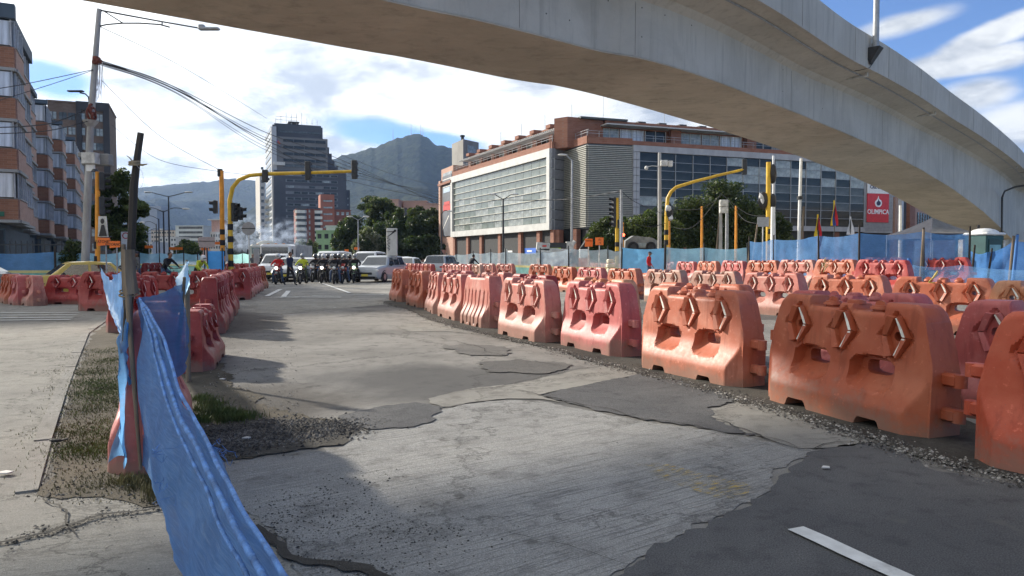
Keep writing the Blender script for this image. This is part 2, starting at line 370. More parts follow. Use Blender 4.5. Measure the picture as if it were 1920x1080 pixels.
m_conc_l = ground_mat('pale_concrete_mat', (.25, .238, .212), (.34, .325, .285), (.13, .122, .108), 1.0, .6, groove=(-.3, .8), spots=(1.3, (.14, .13, .115)), crack=.35)
m_patch = ground_mat('fresh_asphalt_mat', (.098, .098, .098), (.142, .14, .136), (.055, .055, .056), 1.3, 1.4, spots=(1.2, (.13, .125, .115)))
m_patch2 = ground_mat('grey_asphalt_patch_mat', (.13, .125, .115), (.19, .18, .163), (.08, .078, .072), 1.6, .9)
m_dirt = ground_mat('dirt_mat', (.075, .064, .045), (.125, .105, .075), (.045, .038, .028), 3.0, .9)
m_mud = ground_mat('gravel_dirt_mat', (.05, .045, .038), (.085, .078, .065), (.02, .019, .017), 4.0, 1.0)
m_crack = M('crack_fill', (.035, .032, .027), .95, .4, 8, world=True)
m_line = M('road_line_paint', (.60, .60, .57), .8, .12, 7, col2=(.30, .29, .27), thr=(.54, .66), world=True, bump=.3)

def sheet(name, poly, z, mat, jit=.0, seg=.05, seed=0, drape=False):
    # flat polygon with a ragged outline; poly are ground points
    rnd = random.Random(seed); pts = []
    n = len(poly)
    for i in range(n):
        a, b = Vector(poly[i][:2]), Vector(poly[(i+1) % n][:2]); L = (b-a).length; k = max(1, int(L/seg)) if jit else 1
        k = min(k, 160)
        nn = Vector((-(b-a).y, (b-a).x)).normalized()
        for j in range(k):
            p = a+(b-a)*j/k
            if jit: p = p+nn*((mn.noise(Vector((p.x*1.7, p.y*1.7, seed)))*1.3+mn.noise(Vector((p.x*7, p.y*7, seed+5)))*.7+mn.noise(Vector((p.x*19, p.y*19, seed+5)))*.5)*jit)
            pts.append((p.x, p.y, z))
    tri = tessellate_polygon([[Vector(p) for p in pts]]); V_ = [Vector(p) for p in pts]; fs = []
    for (i, j, k) in tri: fs.append((i, j, k) if (V_[j]-V_[i]).cross(V_[k]-V_[i]).z > 0 else (i, k, j))
    me = bpy.data.meshes.new(name); me.from_pydata(pts, [], fs); me.materials.append(mat)
    o = bpy.data.objects.new(name, me); COL.objects.link(o); o['kind'] = 'structure'; return o
# outer ground, to the horizon
mb = MB(); R_ = 9000
mb.quad((-R_, -R_, -.30), (R_, -R_, -.30), (R_, R_, -.30), (-R_, R_, -.30)); mb.build('ground', m_outer, kind='structure')
# city floor with the slight rise on the right
nx, ny = 130, 120; xs = np.linspace(-95, 110, nx); ys = np.linspace(-25, 215, ny)
vs = [(x, y, gz(x, y)) for y in ys for x in xs]
fs = [(j*nx+i, j*nx+i+1, (j+1)*nx+i+1, (j+1)*nx+i) for j in range(ny-1) for i in range(nx-1)]
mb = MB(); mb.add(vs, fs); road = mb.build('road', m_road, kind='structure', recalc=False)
def G(*pp): return [gp(x, y) for x, y in pp]
T = .0028
# left carriageway in pale concrete
sheet('concrete_pavement', G((-900, 600), (-300, 574), (60, 572), (232, 573), (192, 600), (165, 626), (131, 740), (100, 850), (76, 925), (82, 928), (200, 930), (300, 940), (400, 862), (445, 858), (480, 965), (520, 1015), (700, 1085))+[Vector((-.3, 2.2, 0)), Vector((0.2, 1.2, 0)), Vector((0.2, -2, 0)), Vector((-12, -2, 0)), Vector((-30, 2, 0))], T, m_conc_l)
# kerb strip beside the dirt
def ribbon(name, pts, w, z, mat, jit=.3, seed=0, kind='structure', taper=True):
    pts = [Vector((p[0], p[1], 0)) for p in pts]; out = []
    for i in range(len(pts)-1):
        L = (pts[i+1]-pts[i]).length; k = max(2, int(L/.06)); k = min(k, 60)
        for j in range(k): out.append(pts[i].lerp(pts[i+1], j/k))
    out.append(pts[-1]); vs = []; n = len(out)
    for i, p in enumerate(out):
        d = (out[min(i+1, n-1)]-out[max(i-1, 0)]).normalized(); nn = Vector((-d.y, d.x, 0))
        o_ = mn.noise(Vector((p.x*2.5, p.y*2.5, seed)))*jit*.12+mn.noise(Vector((p.x*11, p.y*11, seed)))*jit*.03
        ww = w*(.5+.9*abs(mn.noise(Vector((p.x*6, p.y*6, seed+9)))))*(1 if not taper else min(1, 4*(1-abs(2*i/(n-1)-1))+.1)) if jit else w*.5
        vs += [p+nn*(o_+ww)+Vector((0, 0, z)), p+nn*(o_-ww)+Vector((0, 0, z))]
    mb = MB(); mb.add(vs, [(2*i, 2*i+1, 2*i+3, 2*i+2) for i in range(n-1)])
    o = mb.build(name, mat, kind=kind)
    return o
m_kerb = ground_mat('kerb_mat', (.24, .23, .205), (.31, .295, .265), (.14, .132, .118), 2.0, .6)
kerb_line = G((206, 600), (170, 626), (146, 690), (128, 745), (104, 830), (80, 925))
kp = [Vector((p.x-.10, p.y, 0)) for p in kerb_line]
mb = MB()
for i in range(len(kp)-1):
    a, b = kp[i], kp[i+1]; d = (b-a).normalized(); nn = Vector((-d.y, d.x, 0))*.06; k = max(1, int((b-a).length/.8))
    for j in range(k):
        p, q = a.lerp(b, j/k)+d*.006, a.lerp(b, (j+1)/k)-d*.006
        hh = .022+random.uniform(-.008, .006)
        vs = [p+nn, p-nn, q-nn, q+nn]; mb.add([v+Vector((0, 0, .002)) for v in vs]+[v+Vector((0, 0, hh)) for v in vs], [(4, 5, 6, 7), (0, 1, 5, 4), (1, 2, 6, 5), (2, 3, 7, 6), (3, 0, 4, 7)])
mb.build('kerb', m_kerb, kind='structure')
# dirt median
sheet('dirt_verge', G((212, 600), (172, 627), (148, 690), (131, 745), (106, 830), (82, 925), (200, 938), (300, 948), (400, 868), (520, 850), (640, 832), (672, 800), (600, 782), (520, 770), (440, 720), (400, 660), (385, 600), (395, 575), (330, 572)), 3*T, m_dirt, .10, seed=3)
sheet('dirt_verge', G((392, 862), (395, 800), (440, 792), (520, 785), (600, 788), (668, 800), (640, 832), (560, 842), (480, 856)), 4*T, m_mud, .12, seed=4)
# grooved concrete slabs in the foreground
slabA = G((410, 880), (480, 862), (560, 852), (640, 838), (662, 812), (720, 800), (770, 790), (815, 772), (850, 765), (880, 758), (950, 751), (1010, 752), (1100, 771), (1200, 791), (1320, 808), (1460, 831), (1528, 849), (1490, 868), (1455, 890), (1448, 920), (1385, 955), (1300, 992), (1230, 1030), (1150, 1082), (1000, 1210), (860, 1500))+[Vector((-.1, .6, 0)), Vector((-.2, 1.2, 0))]+G((640, 1240), (520, 1010), (470, 960))
sheet('concrete_slab', slabA, 2*T, m_conc, .055, seed=1)
sheet('concrete_slab', G((802, 748), (850, 737), (900, 727), (960, 722), (1005, 712), (1100, 690), (1185, 684), (1215, 700), (1130, 716), (1040, 735), (1012, 742), (1050, 755), (1010, 750), (950, 749), (880, 756), (845, 764), (830, 764), (806, 758)), 3*T, m_conc_l, .03, seed=2)
sheet('concrete_slab', G((1322, 772), (1390, 755), (1432, 752), (1520, 782), (1640, 828), (1600, 838), (1500, 842), (1430, 822), (1372, 806), (1340, 790)), 3*T, m_conc_l, .03, seed=6)
sheet('concrete_slab', G((740, 612), (820, 598), (900, 607), (1000, 634), (930, 632), (840, 622), (770, 622)), 2*T, m_conc_l, .04, seed=8)
# asphalt patches
sheet('asphalt_patch', G((1012, 742), (1100, 722), (1210, 700), (1300, 718), (1392, 745), (1330, 766), (1330, 782), (1375, 805), (1420, 820), (1320, 805), (1200, 788), (1100, 767)), 4*T, m_patch, .09, seed=11)
sheet('asphalt_patch', G((622, 782), (700, 766), (780, 756), (830, 764), (822, 788), (772, 800), (700, 806), (645, 800)), 5*T, m_patch, .09, seed=12)
E_ = G((1532, 850), (1600, 836), (1645, 832), (1760, 882), (1925, 918), (2350, 1010), (2600, 1200))+[Vector((4, -1, 0)), Vector((-.1, -1, 0)), Vector((-.1, .6, 0))]+G((860, 1500), (1000, 1212), (1150, 1083), (1230, 1031), (1300, 993), (1385, 956), (1448, 921), (1455, 891), (1490, 869))
sheet('asphalt_patch', E_, 3*T, m_patch, .055, seed=1)
sheet('asphalt_patch', G((828, 652), (860, 646), (920, 648), (966, 657), (945, 668), (880, 668)), 4*T, m_patch2, .12, seed=14)
sheet('asphalt_patch', G((905, 682), (980, 674), (1060, 682), (1068, 692), (1010, 702), (930, 700)), 4*T, m_patch2, .12, seed=15)
sheet('asphalt_patch', G((1012, 600), (1500, 600), (1920, 720), (2100, 660), (1920, 600), (1500, 555), (1200, 560)), T, m_patch2, .05, seed=16)
sheet('concrete_pavement', G((400, 580), (480, 566), (720, 566), (720, 572), (600, 582), (520, 590)), 2*T, m_conc_l, .1, seed=21)
# cracks
for k, (pts, w) in enumerate((
         (((800, 748), (850, 737), (960, 722), (1100, 690), (1190, 684), (1260, 700)), .016),
        (((930, 726), (1012, 742), (1150, 775), (1320, 808), (1460, 831), (1528, 849)), .012),
         (((880, 758), (950, 750), (1040, 752)), .008), (((1330, 782), (1390, 806), (1500, 842), (1620, 830)), .014),
       
        (((760, 622), (850, 640), (960, 672), (1080, 690)), .014), (((640, 590), (760, 600), (860, 620)), .012), (((540, 575), (700, 585), (820, 588)), .02),
        (((80, 925), (120, 980), (150, 1012)), .012), (((200, 975), (120, 960), (80, 965)), .006),
        (((940, 560+440), (1060, 1030), (1190, 1070)), .004), (((0, 700), (70, 696), (140, 698)), .006), (((0, 604), (60, 606), (150, 603)), .012), (((1000, 560+80), (1080, 640), (1150, 690)), .01))):
    ribbon('pavement_crack', G(*pts), w*.62, 6*T, m_crack, 1.0, k)
ribbon('pavement_crack', G((-60, 1040), (0, 1024), (90, 1000), (200, 972), (318, 948)), .022, 6*T, m_crack, 1.0, 31)
ribbon('pavement_crack', G((478, 990), (520, 1018), (600, 1052), (720, 1085), (820, 1130)), .045, 6*T, m_mud, 1.0, 33, taper=False)
# gravel-dirt line under the front row of barriers
sheet('dirt_verge', G((715, 566), (760, 580), (800, 598), (850, 614), (930, 634), (1030, 655), (1110, 680), (1200, 700), (1330, 735), (1425, 762), (1560, 800), (1650, 832), (1760, 872), (1925, 908), (2200, 990), (2200, 900), (1850, 800), (1500, 700), (1150, 640), (900, 590), (760, 562)), 5*T, m_mud, .10, seed=41)
sheet('dirt_verge', G((1370, 690), (1110, 640), (960, 610), (830, 578), (880, 578), (1000, 598), (1200, 630), (1400, 670), (1800, 760), (1800, 800)), T*1.5, m_patch2, .05, seed=42)
# painted lines
def line(pts, w, z=7*T): 
    pts = [Vector((p[0], p[1], 0)) for p in pts]; d = (pts[1]-pts[0]).normalized(); nn = Vector((-d.y, d.x, 0))*w/2
    mb = MB(); L = (pts[1]-pts[0]).length; k = max(2, int(L/.15)); k = min(k, 30); vs = []
    for i in range(k+1):
        p = pts[0].lerp(pts[1], i/k); j1, j2 = random.uniform(.88, 1.04), random.uniform(.88, 1.04); h = z+gz(p.x, p.y)
        vs += [p+nn*j1+Vector((0, 0, h)), p-nn*j2+Vector((0, 0, h))]
    mb.add(vs, [(2*i, 2*i+1, 2*i+3, 2*i+2) for i in range(k)]); mb.build('road_marking', m_line, kind='structure')
line([gp(1492, 996), gp(1700, 1092)], .115)
line([gp(597, 529), gp(656, 550)], .16)
for (a, b, w) in (((526, 543), (500, 556), .2), ((541, 546), (530, 559), .2), ((520, 558), (640, 558), .3), ((560, 529), (740, 527), .35), ((585, 555), (720, 553), .15),
                  ((1770, 654), (1860, 660), .10), ((1740, 640), (1840, 642), .06), ((1700, 612), (1900, 632), .10)):
    line([gp(*a), gp(*b)], w)
for k in range(4): line([gp(-120, 588+k*5), gp(150-k*6, 587+k*4.5)], .16)
# worn yellow paint
m_yel = bpy.data.materials.new('worn_yellow_paint'); m_yel.use_nodes = True; t = m_yel.node_tree; b = t.nodes['Principled BSDF']; b.inputs['Base Color'].default_value = (.42, .29, .06, 1); b.inputs['Roughness'].default_value = .9
g = N(t, 'ShaderNodeNewGeometry'); mpy = N(t, 'ShaderNodeMapping'); mpy.inputs['Rotation'].default_value = (0, 0, -.62); LK(t, g.outputs['Position'], mpy.inputs['Vector'])
m2_ = N(t, 'ShaderNodeMapping'); m2_.inputs['Scale'].default_value = (3, 16, 1); LK(t, mpy.outputs[0], m2_.inputs['Vector'])
no = N(t, 'ShaderNodeTexNoise', i={'Scale': 2.5, 'Detail': 8, 'Roughness': .75}); LK(t, m2_.outputs[0], no.inputs['Vector'])
nb_ = N(t, 'ShaderNodeTexNoise', i={'Scale': 2.0, 'Detail': 3}); LK(t, g.outputs['Position'], nb_.inputs['Vector'])
al = math_n(t, 'MULTIPLY', smooth_n(t, no.outputs[0], .50, .60), math_n(t, 'MULTIPLY', smooth_n(t, nb_.outputs[0], .36, .5), .85)); LK(t, al, b.inputs['Alpha'])
sheet('road_marking', G((1180, 870), (1240, 872), (1400, 915), (1395, 940), (1340, 938), (1240, 905)), 6*T, m_yel, .05, seed=51)

# ---------------------------------------------------------------- loose stones, gravel and grass
def stones(name, n, sampler, smin, smax, mats, seed, z=2*T):
    rnd = random.Random(seed); V_, F_, MI = [], [], []
    for k in range(n):
        x, y, s = sampler(rnd); s *= rnd.uniform(smin, smax)*(rnd.random()**1.2*.9+.35); b = len(V_); a = rnd.uniform(0, 6.28)
        h = s*rnd.uniform(.4, .8)
        for (ux, uy, uz) in ((1, 0, 0), (.2, .9, .1), (-.9, .3, 0), (-.3, -.9, .1), (.1, .1, 1), (.5, -.4, .8)):
            px_, py_ = ux*s*rnd.uniform(.7, 1.1), uy*s*rnd.uniform(.7, 1.1)
            V_.append((x+px_*math.cos(a)-py_*math.sin(a), y+px_*math.sin(a)+py_*math.cos(a), z+gz(x, y)+uz*h))
        F_ += [(b, b+1, b+4), (b+1, b+2, b+4), (b+2, b+3, b+4), (b+3, b, b+5), (b, b+4, b+5), (b+3, b+5, b+4)]; MI += [rnd.randrange(len(mats))]*6
    me = bpy.data.meshes.new(name); me.from_pydata(V_, [], F_)
    for m in mats: me.materials.append(m)
    me.polygons.foreach_set('material_index', MI); o = bpy.data.objects.new(name, me); COL.objects.link(o); o['kind'] = 'stuff'; return o
st1 = M('stone_dark', (.045, .042, .038), .9, .4, 3, world=True); st2 = M('stone_mid', (.12, .11, .095), .9, .4, 3, world=True); st3 = M('stone_pale', (.30, .28, .25), .9, .3, 3, world=True)
def in_px(x0, y0, x1, y1, sc=1): 
    def f(r): 
        p = gp(r.uniform(x0, x1), r.uniform(y0, y1)); return p.x, p.y, sc
    return f
def in_poly(pp, spread=.1):
    P = [gp(*p) for p in pp]
    def f(r):
        i = r.randrange(len(P)-1); u = r.random(); p = P[i].lerp(P[i+1], u); return p.x+r.gauss(0, spread), p.y+r.gauss(0, spread), 1
    return f
def blob(pts, sx_, sy_):
    P = [gp(*p) for p in pts]
    def f(r):
        p = r.choice(P); return p.x+r.gauss(0, sx_), p.y+r.gauss(0, sy_), 1
    return f
stones('gravel', 9000, blob([(430, 830), (480, 825), (530, 815), (590, 806), (640, 800), (450, 810), (520, 800), (600, 815), (420, 845)], .16, .16), .005, .020, [st1, st1, st2, st2], 1, 4*T)
stones('gravel', 5200, in_poly([(715, 568), (800, 596), (850, 612), (930, 632), (1030, 655), (1110, 678), (1200, 700), (1330, 732), (1425, 762), (1560, 800), (1650, 832), (1760, 868), (1925, 905), (2100, 950)], .10), .006, .02, [st1, st2, st2, st3], 2, 5*T)
stones('gravel', 1500, blob([(600, 930), (650, 960), (560, 950), (700, 1000), (620, 1000), (760, 985), (540, 980), (820, 1010), (670, 900), (760, 1060)], .17, .14), .003, .009, [st1, st1, st2], 3, 2*T)
stones('gravel', 1500, in_px(90, 640, 330, 945), .004, .014, [st1, st2, st2, st3], 4, 3*T)
stones('gravel', 1500, in_px(380, 600, 560, 860), .004, .014, [st1, st2, st3], 5, 3*T)
stones('gravel', 700, in_poly([(0, 1024), (90, 1000), (200, 972), (318, 948), (478, 990), (600, 1052), (720, 1085)], .06), .004, .013, [st1, st2], 6, 4*T)
stones('gravel', 900, in_px(0, 700, 1920, 1080), .002, .006, [st1, st2, st3], 7, 2*T)
stones('gravel', 500, in_poly([(76, 925), (104, 830), (131, 745), (165, 640)], .06), .005, .014, [st1, st2], 8, 2*T)
def grass(n, sampler, h, mat, seed):
    rnd = random.Random(seed); V_, F_ = [], []
    for k in range(n):
        x, y, s = sampler(rnd); b = len(V_); a = rnd.uniform(0, 6.28); hh = h*rnd.uniform(.4, 1.3); w = .0035; l = hh*rnd.uniform(.1, .8); a2 = rnd.uniform(0, 6.28)
        dx, dy = math.cos(a)*w, math.sin(a)*w; lx, ly = math.cos(a2)*l, math.sin(a2)*l; z = 3*T
        V_ += [(x-dx, y-dy, z), (x+dx, y+dy, z), (x+dx*.6+lx*.4, y+dy*.6+ly*.4, z+hh*.6), (x-dx*.6+lx*.4, y-dy*.6+ly*.4, z+hh*.6), (x+lx, y+ly, z+hh)]
        F_ += [(b, b+1, b+2, b+3), (b+3, b+2, b+4)]
    me = bpy.data.meshes.new('grass'); me.from_pydata(V_, [], F_); me.materials.append(mat); o = bpy.data.objects.new('grass', me); COL.objects.link(o); o['kind'] = 'stuff'
m_gr1 = M('grass_green', (.085, .11, .025), .7, .4, 5, world=True); m_gr2 = M('grass_dry', (.13, .115, .05), .8, .4, 5, world=True)
def clumps(pp, spread):
    P = [gp(*p) for p in pp]
    def f(r):
        p = r.choice(P); return p.x+r.gauss(0, spread), p.y+r.gauss(0, spread), 1
    return f
rc = random.Random(5)
c1 = [(rc.uniform(130, 225), rc.uniform(650, 860)) for _ in range(60)]+[(rc.uniform(150, 230), rc.uniform(640, 760)) for _ in range(40)]
grass(9000, clumps([p for p in c1 if p[0] > 175-(p[1]-640)*.28], .13), .020, m_gr1, 1)
grass(5000, clumps([(rc.uniform(110, 290), rc.uniform(660, 930)) for _ in range(60)], .16), .018, m_gr2, 2)
grass(3800, clumps([(385, 770), (400, 780), (420, 775), (440, 780), (395, 760), (380, 750), (460, 785), (430, 790), (375, 790)], .07), .05, m_gr1, 3)
grass(1500, clumps([(300, 925), (280, 915), (310, 935), (290, 905), (240, 905)], .05), .05, m_gr2, 4)
# ================================================================ overpass
def concrete_wall_mat(name, base, light, dk, streak=True):
    m = bpy.data.materials.new(name); m.use_nodes = True; t = m.node_tree; b = t.nodes['Principled BSDF']; b.inputs['Roughness'].default_value = .88
    b.inputs['Specular IOR Level'].default_value = .3
    g = N(t, 'ShaderNodeNewGeometry'); P = g.outputs['Position']
    a = N(t, 'ShaderNodeTexNoise', i={'Scale': .35, 'Detail': 10, 'Roughness': .65, 'Distortion': .6}); LK(t, P, a.inputs['Vector'])
    mp = N(t, 'ShaderNodeMapping'); mp.inputs['Scale'].default_value = (2.6, 2.6, .22) if streak else (1.2, 1.2, 1); LK(t, P, mp.inputs['Vector'])
    s = N(t, 'ShaderNodeTexNoise', i={'Scale': 1.6, 'Detail': 9, 'Roughness': .66}); LK(t, mp.outputs[0], s.inputs['Vector'])
    f = N(t, 'ShaderNodeTexNoise', i={'Scale': 14.0, 'Detail': 6, 'Roughness': .7}); LK(t, P, f.inputs['Vector'])
    c = mixc(t, smooth_n(t, a.outputs[0], .35, .65), base, light)
    c = mixc(t, math_n(t, 'MULTIPLY', smooth_n(t, s.outputs[0], .48, .70), .5), c, dk)
    c = mixc(t, math_n(t, 'MULTIPLY', smooth_n(t, f.outputs[0], .55, .75), .25), c, dk)
    LK(t, c, b.inputs['Base Color'])
    if not streak:
        wv = N(t, 'ShaderNodeTexNoise', i={'Scale': .9, 'Detail': 5, 'Roughness': .5, 'Distortion': 1.5}); mp2 = N(t, 'ShaderNodeMapping'); mp2.inputs['Rotation'].default_value = (0, 0, -.8); mp2.inputs['Scale'].default_value = (.5, 2.6, 1)
        LK(t, P, mp2.inputs['Vector']); LK(t, mp2.outputs[0], wv.inputs['Vector'])
        bp = N(t, 'ShaderNodeBump', i={'Strength': .6, 'Distance': .12}); LK(t, wv.outputs[0], bp.inputs['Height'])
    else:
        bp = N(t, 'ShaderNodeBump', i={'Strength': .4, 'Distance': .02}); LK(t, f.outputs[0], bp.inputs['Height'])
    LK(t, bp.outputs[0], b.inputs['Normal']); return m
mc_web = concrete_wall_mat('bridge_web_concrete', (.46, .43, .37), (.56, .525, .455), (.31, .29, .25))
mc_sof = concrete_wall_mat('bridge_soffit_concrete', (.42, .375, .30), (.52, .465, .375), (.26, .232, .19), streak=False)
mc_par = concrete_wall_mat('bridge_parapet_concrete', (.45, .42, .365), (.53, .50, .44), (.30, .28, .24))
ZW = 8.05
web_px = [(1215, 0), (1350, 55), (1500, 135), (1580, 169), (1655, 204), (1722, 240), (1780, 269), (1840, 303), (1877, 327), (1897, 345)]
near = []
for (px, py) in [(730, 0), (880, 30), (1025, 65), (1130, 92)]:
    near.append(gp(px, py, 6.62))
for (px, py) in web_px: near.append(gp(px, py, ZW))
# behind and beyond the frame the curve goes on
ext0 = [Vector((-62, -9, 0)), Vector((-45, -5.5, 0)), Vector((-30, -.2, 0)), Vector((-18, 5.2, 0)), Vector((-9.5, 9.9, 0))]
d = (near[-1]-near[-2]).normalized(); d.z = 0
ext1 = [near[-1]+d*9, near[-1]+d*22+Vector((3, 0, 0)), near[-1]+d*40+Vector((9, 0, 0))]
ctrl = [Vector((p.x, p.y, 0)) for p in ext0+near+ext1]
def catmull(P, n=10):
    out = []
    for i in range(len(P)-1):
        p0, p1, p2, p3 = P[max(i-1, 0)], P[i], P[i+1], P[min(i+2, len(P)-1)]
        for k in range(n):
            t_ = k/n; out.append(.5*((2*p1)+(p2-p0)*t_+(2*p0-5*p1+4*p2-p3)*t_*t_+(3*p1-p0-3*p2+p3)*t_**3))
    out.append(P[-1]); return out
line_ = catmull(ctrl, 8)
for _ in range(6): line_ = [line_[0]]+[(line_[i-1]+line_[i]*2+line_[i+1])/4 for i in range(1, len(line_)-1)]+[line_[-1]]
# soffit level along the curve read at the bearing of each point
spx = [-400, 730, 1215, 1350, 1500, 1580, 1655, 1722, 1780, 1815, 1840, 1865, 1880, 1897, 1990]
sz = [6.6, 6.62, 6.57, 6.57, 6.6, 6.45, 6.28, 6.05, 5.6, 5.15, 4.75, 4.15, 3.7, 3.2, 3.0]
stations = []
for i, p in enumerate(line_):
    dd = (line_[min(i+1, len(line_)-1)]-line_[max(i-1, 0)]).normalized(); nn = Vector((-dd.y, dd.x, 0))
    px = 960+F*p.x/p.y if p.y > 1 and p.x > -12 else -400
    stations.append((p, dd, nn, float(np.interp(px, spx, sz))))
bridge = empty('overpass', stations[40][0], label='curved grey concrete overpass sweeping over the junction from top left to far right', cat='bridge')
off = Vector(bridge.location)
BW = 3.5; CANT = 1.5
def strip(secf, name, mat, closed=False, smooth=35):
    vs = []; n = None
    for st in stations:
        pts = secf(st); n = len(pts)
        vs += [st[0]+st[2]*u+Vector((0, 0, z)) for u, z in pts]
    fs = [(i*n+k, (i+1)*n+k, (i+1)*n+(k+1) % n, i*n+(k+1) % n) for i in range(len(stations)-1) for k in range(n if closed else n-1)]
    if closed: fs += [tuple(range(n)), tuple((len(stations)-1)*n+k for k in range(n-1, -1, -1))]
    mb = MB(); mb.add(vs, fs); return mb.build(name, mat, bridge, smooth, off=off)
strip(lambda s: [(0, s[3]), (0, ZW-.06), (-.18, ZW+.10), (-CANT+.12, ZW+.34), (-CANT+.12, ZW+.62), (BW+CANT-.12, ZW+.62), (BW+CANT-.12, ZW+.34), (BW+.18, ZW+.10), (BW, ZW-.06), (BW, s[3])], 'box_girder', mc_web, True, 25)
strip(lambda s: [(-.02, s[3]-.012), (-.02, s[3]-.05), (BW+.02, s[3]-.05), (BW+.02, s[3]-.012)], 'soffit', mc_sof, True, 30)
strip(lambda s: [(-CANT, ZW+.30), (-CANT, ZW+1.50), (-CANT+.05, ZW+1.55), (-CANT+.2, ZW+1.55), (-CANT+.25, ZW+1.0), (-CANT+.42, ZW+.66), (-CANT+.117, ZW+.61), (-CANT+.117, ZW+.30)], 'parapet', mc_par, True, 25)
strip(lambda s: [(BW+CANT, ZW+.30), (BW+CANT, ZW+1.50), (BW+CANT-.2, ZW+1.55), (BW+CANT-.25, ZW+1.0), (BW+CANT-.42, ZW+.66), (BW+CANT-.117, ZW+.61), (BW+CANT-.117, ZW+.30)], 'parapet', mc_par, True, 25)
# service conduit under the cantilever
def ofs(i, u, z): s = stations[i]; return s[0]+s[2]*u+Vector((0, 0, z))
mb = MB(); mb.tube([ofs(i, -CANT+.50, ZW+.235) for i in range(20, len(stations))], .028, 6); mb.build('conduit', steel, bridge, 40, off=off)
def station_at(px):
    best = min(range(len(stations)), key=lambda i: abs(960+F*stations[i][0].x/max(.1, stations[i][0].y)-px) if stations[i][0].y > 5 else 1e9); return best
for px in (1665, 1840, 1935, 1530): 
    i = station_at(px+25); p = ofs(i, -CANT+.62, ZW+.16); an = math.atan2(stations[i][2].y, stations[i][2].x)
    mb = MB(); mb.box(p, (.75, .09, .05), an); mb.box(p+Vector((-.36*math.cos(an), -.36*math.sin(an), .06)), (.08, .10, .16), an); mb.build('conduit_bracket', whitedirty, bridge, off=off)
# formwork joints and tie holes of the web
for k in range(34, len(stations)-6, 7):
    mb = MB(); s = stations[k]; an = math.atan2(s[1].y, s[1].x)
    mb.box(ofs(k, -CANT-.003, ZW+.92), (.018, .012, 1.16), an); mb.build('joint', M('joint_shadow_gap', (.27, .255, .23), .95), bridge, off=off)
for k in range(36, len(stations)-8, 17):
    s = stations[k]; q = ofs(k, 0, 0); mb = MB(); hgt = ZW-.1-s[3]-.05; mb.box((q.x-s[2].x*.002, q.y-s[2].y*.002, s[3]+.03+hgt/2), (.012, .010, hgt), math.atan2(s[1].y, s[1].x)); mb.build('joint', M('joint_shadow_gap'), bridge, off=off)
hol = M('tie_hole', (.03, .03, .03), .95)
for k in range(44, len(stations)-20, 3):
    for u in (.35, .9):
        if random.random() < .45: continue
        s = stations[k]; z_ = s[3]+(ZW-s[3])*u*.9+.05; p = ofs(k, 0, z_)
        mb = MB(); mb.cyl(p-s[2]*.004, p+s[2]*.02, .018, n=8); mb.build('tie_hole', hol, bridge, off=off)
# lamp posts standing on the parapet
for px, lab in ((1620, 'grey lamp post bolted to the outside of the overpass parapet near the top edge'), (1921, 'grey lamp post on the overpass parapet at the far right edge')):
    best = min(range(30, len(stations)), key=lambda i: abs(xat(px, stations[i][0].y+stations[i][2].y*-CANT)-(stations[i][0].x-stations[i][2].x*CANT)) if stations[i][0].y > 5 else 1e9)
    s = stations[best]; base = ofs(best, -CANT-.2, ZW+1.0); an = math.atan2(s[1].y, s[1].x)
    lp = empty('lamp_post', base, label=lab, cat='lamp post', group='lamp posts on the overpass')
    mb = MB(); mb.cyl((0, 0, 0), (0, 0, 8), .11, .07, 12); mb.build('pole', steel, lp, 40)
    # wedge-shaped bracket
    mb = MB(); D = Vector(s[1]); Nn = Vector(s[2])
    v = [(-.2, -.2, 0), (.2, -.2, 0), (.2, .2, 0), (-.2, .2, 0), (-.2, -.2, .03), (.2, -.2, .03), (.2, .2, .03), (-.2, .2, .03), (-.12, .16, -.55), (.12, .16, -.55), (.2, .2, -.4), (-.2, .2, -.4)]
    P_ = [D*a+Nn*b_+Vector((0, 0, c)) for a, b_, c in v]
    mb.add(P_, [(4, 5, 6, 7), (0, 1, 5, 4), (1, 2, 6, 5), (3, 0, 4, 7), (0, 8, 9, 1), (8, 11, 10, 9), (0, 3, 11, 8), (1, 9, 10, 2), (3, 2, 10, 11)])
    mb.build('bracket', dark, lp); mb = MB(); mb.tube([Nn*.1+Vector((0, 0, -.5)), Nn*.15-D*.1+Vector((0, 0, -.68)), Nn*.5-D*.2+Vector((0, 0, -.74)), Nn*.8-D*.25+Vector((0, 0, -.70))], .012, 6); mb.build('cable', black, lp)
    for q in range(2): mb = MB(); mb.box((D*.0+Nn*.02+Vector((0, 0, .10))), (.26, .02, .2), an+q*math.pi/2); mb.build('gusset', steel, lp)
# abutment and pier wall
i0 = station_at(1893); s = stations[i0+1]
mb = MB()
for u0, u1 in ((.05, BW-.05),):
    A = s[0]+s[2]*u0; B = s[0]+s[2]*u1; dd = s[1]
    q = [A, B, B+dd*3, A+dd*3]; mb.add([v+Vector((0, 0, -.2)) for v in q]+[v+Vector((0, 0, 3.6)) for v in q], [(0, 1, 2, 3), (4, 5, 6, 7), (0, 1, 5, 4), (1, 2, 6, 5), (2, 3, 7, 6), (3, 0, 4, 7)])
mb.build('pier', mc_web, bridge, off=off)
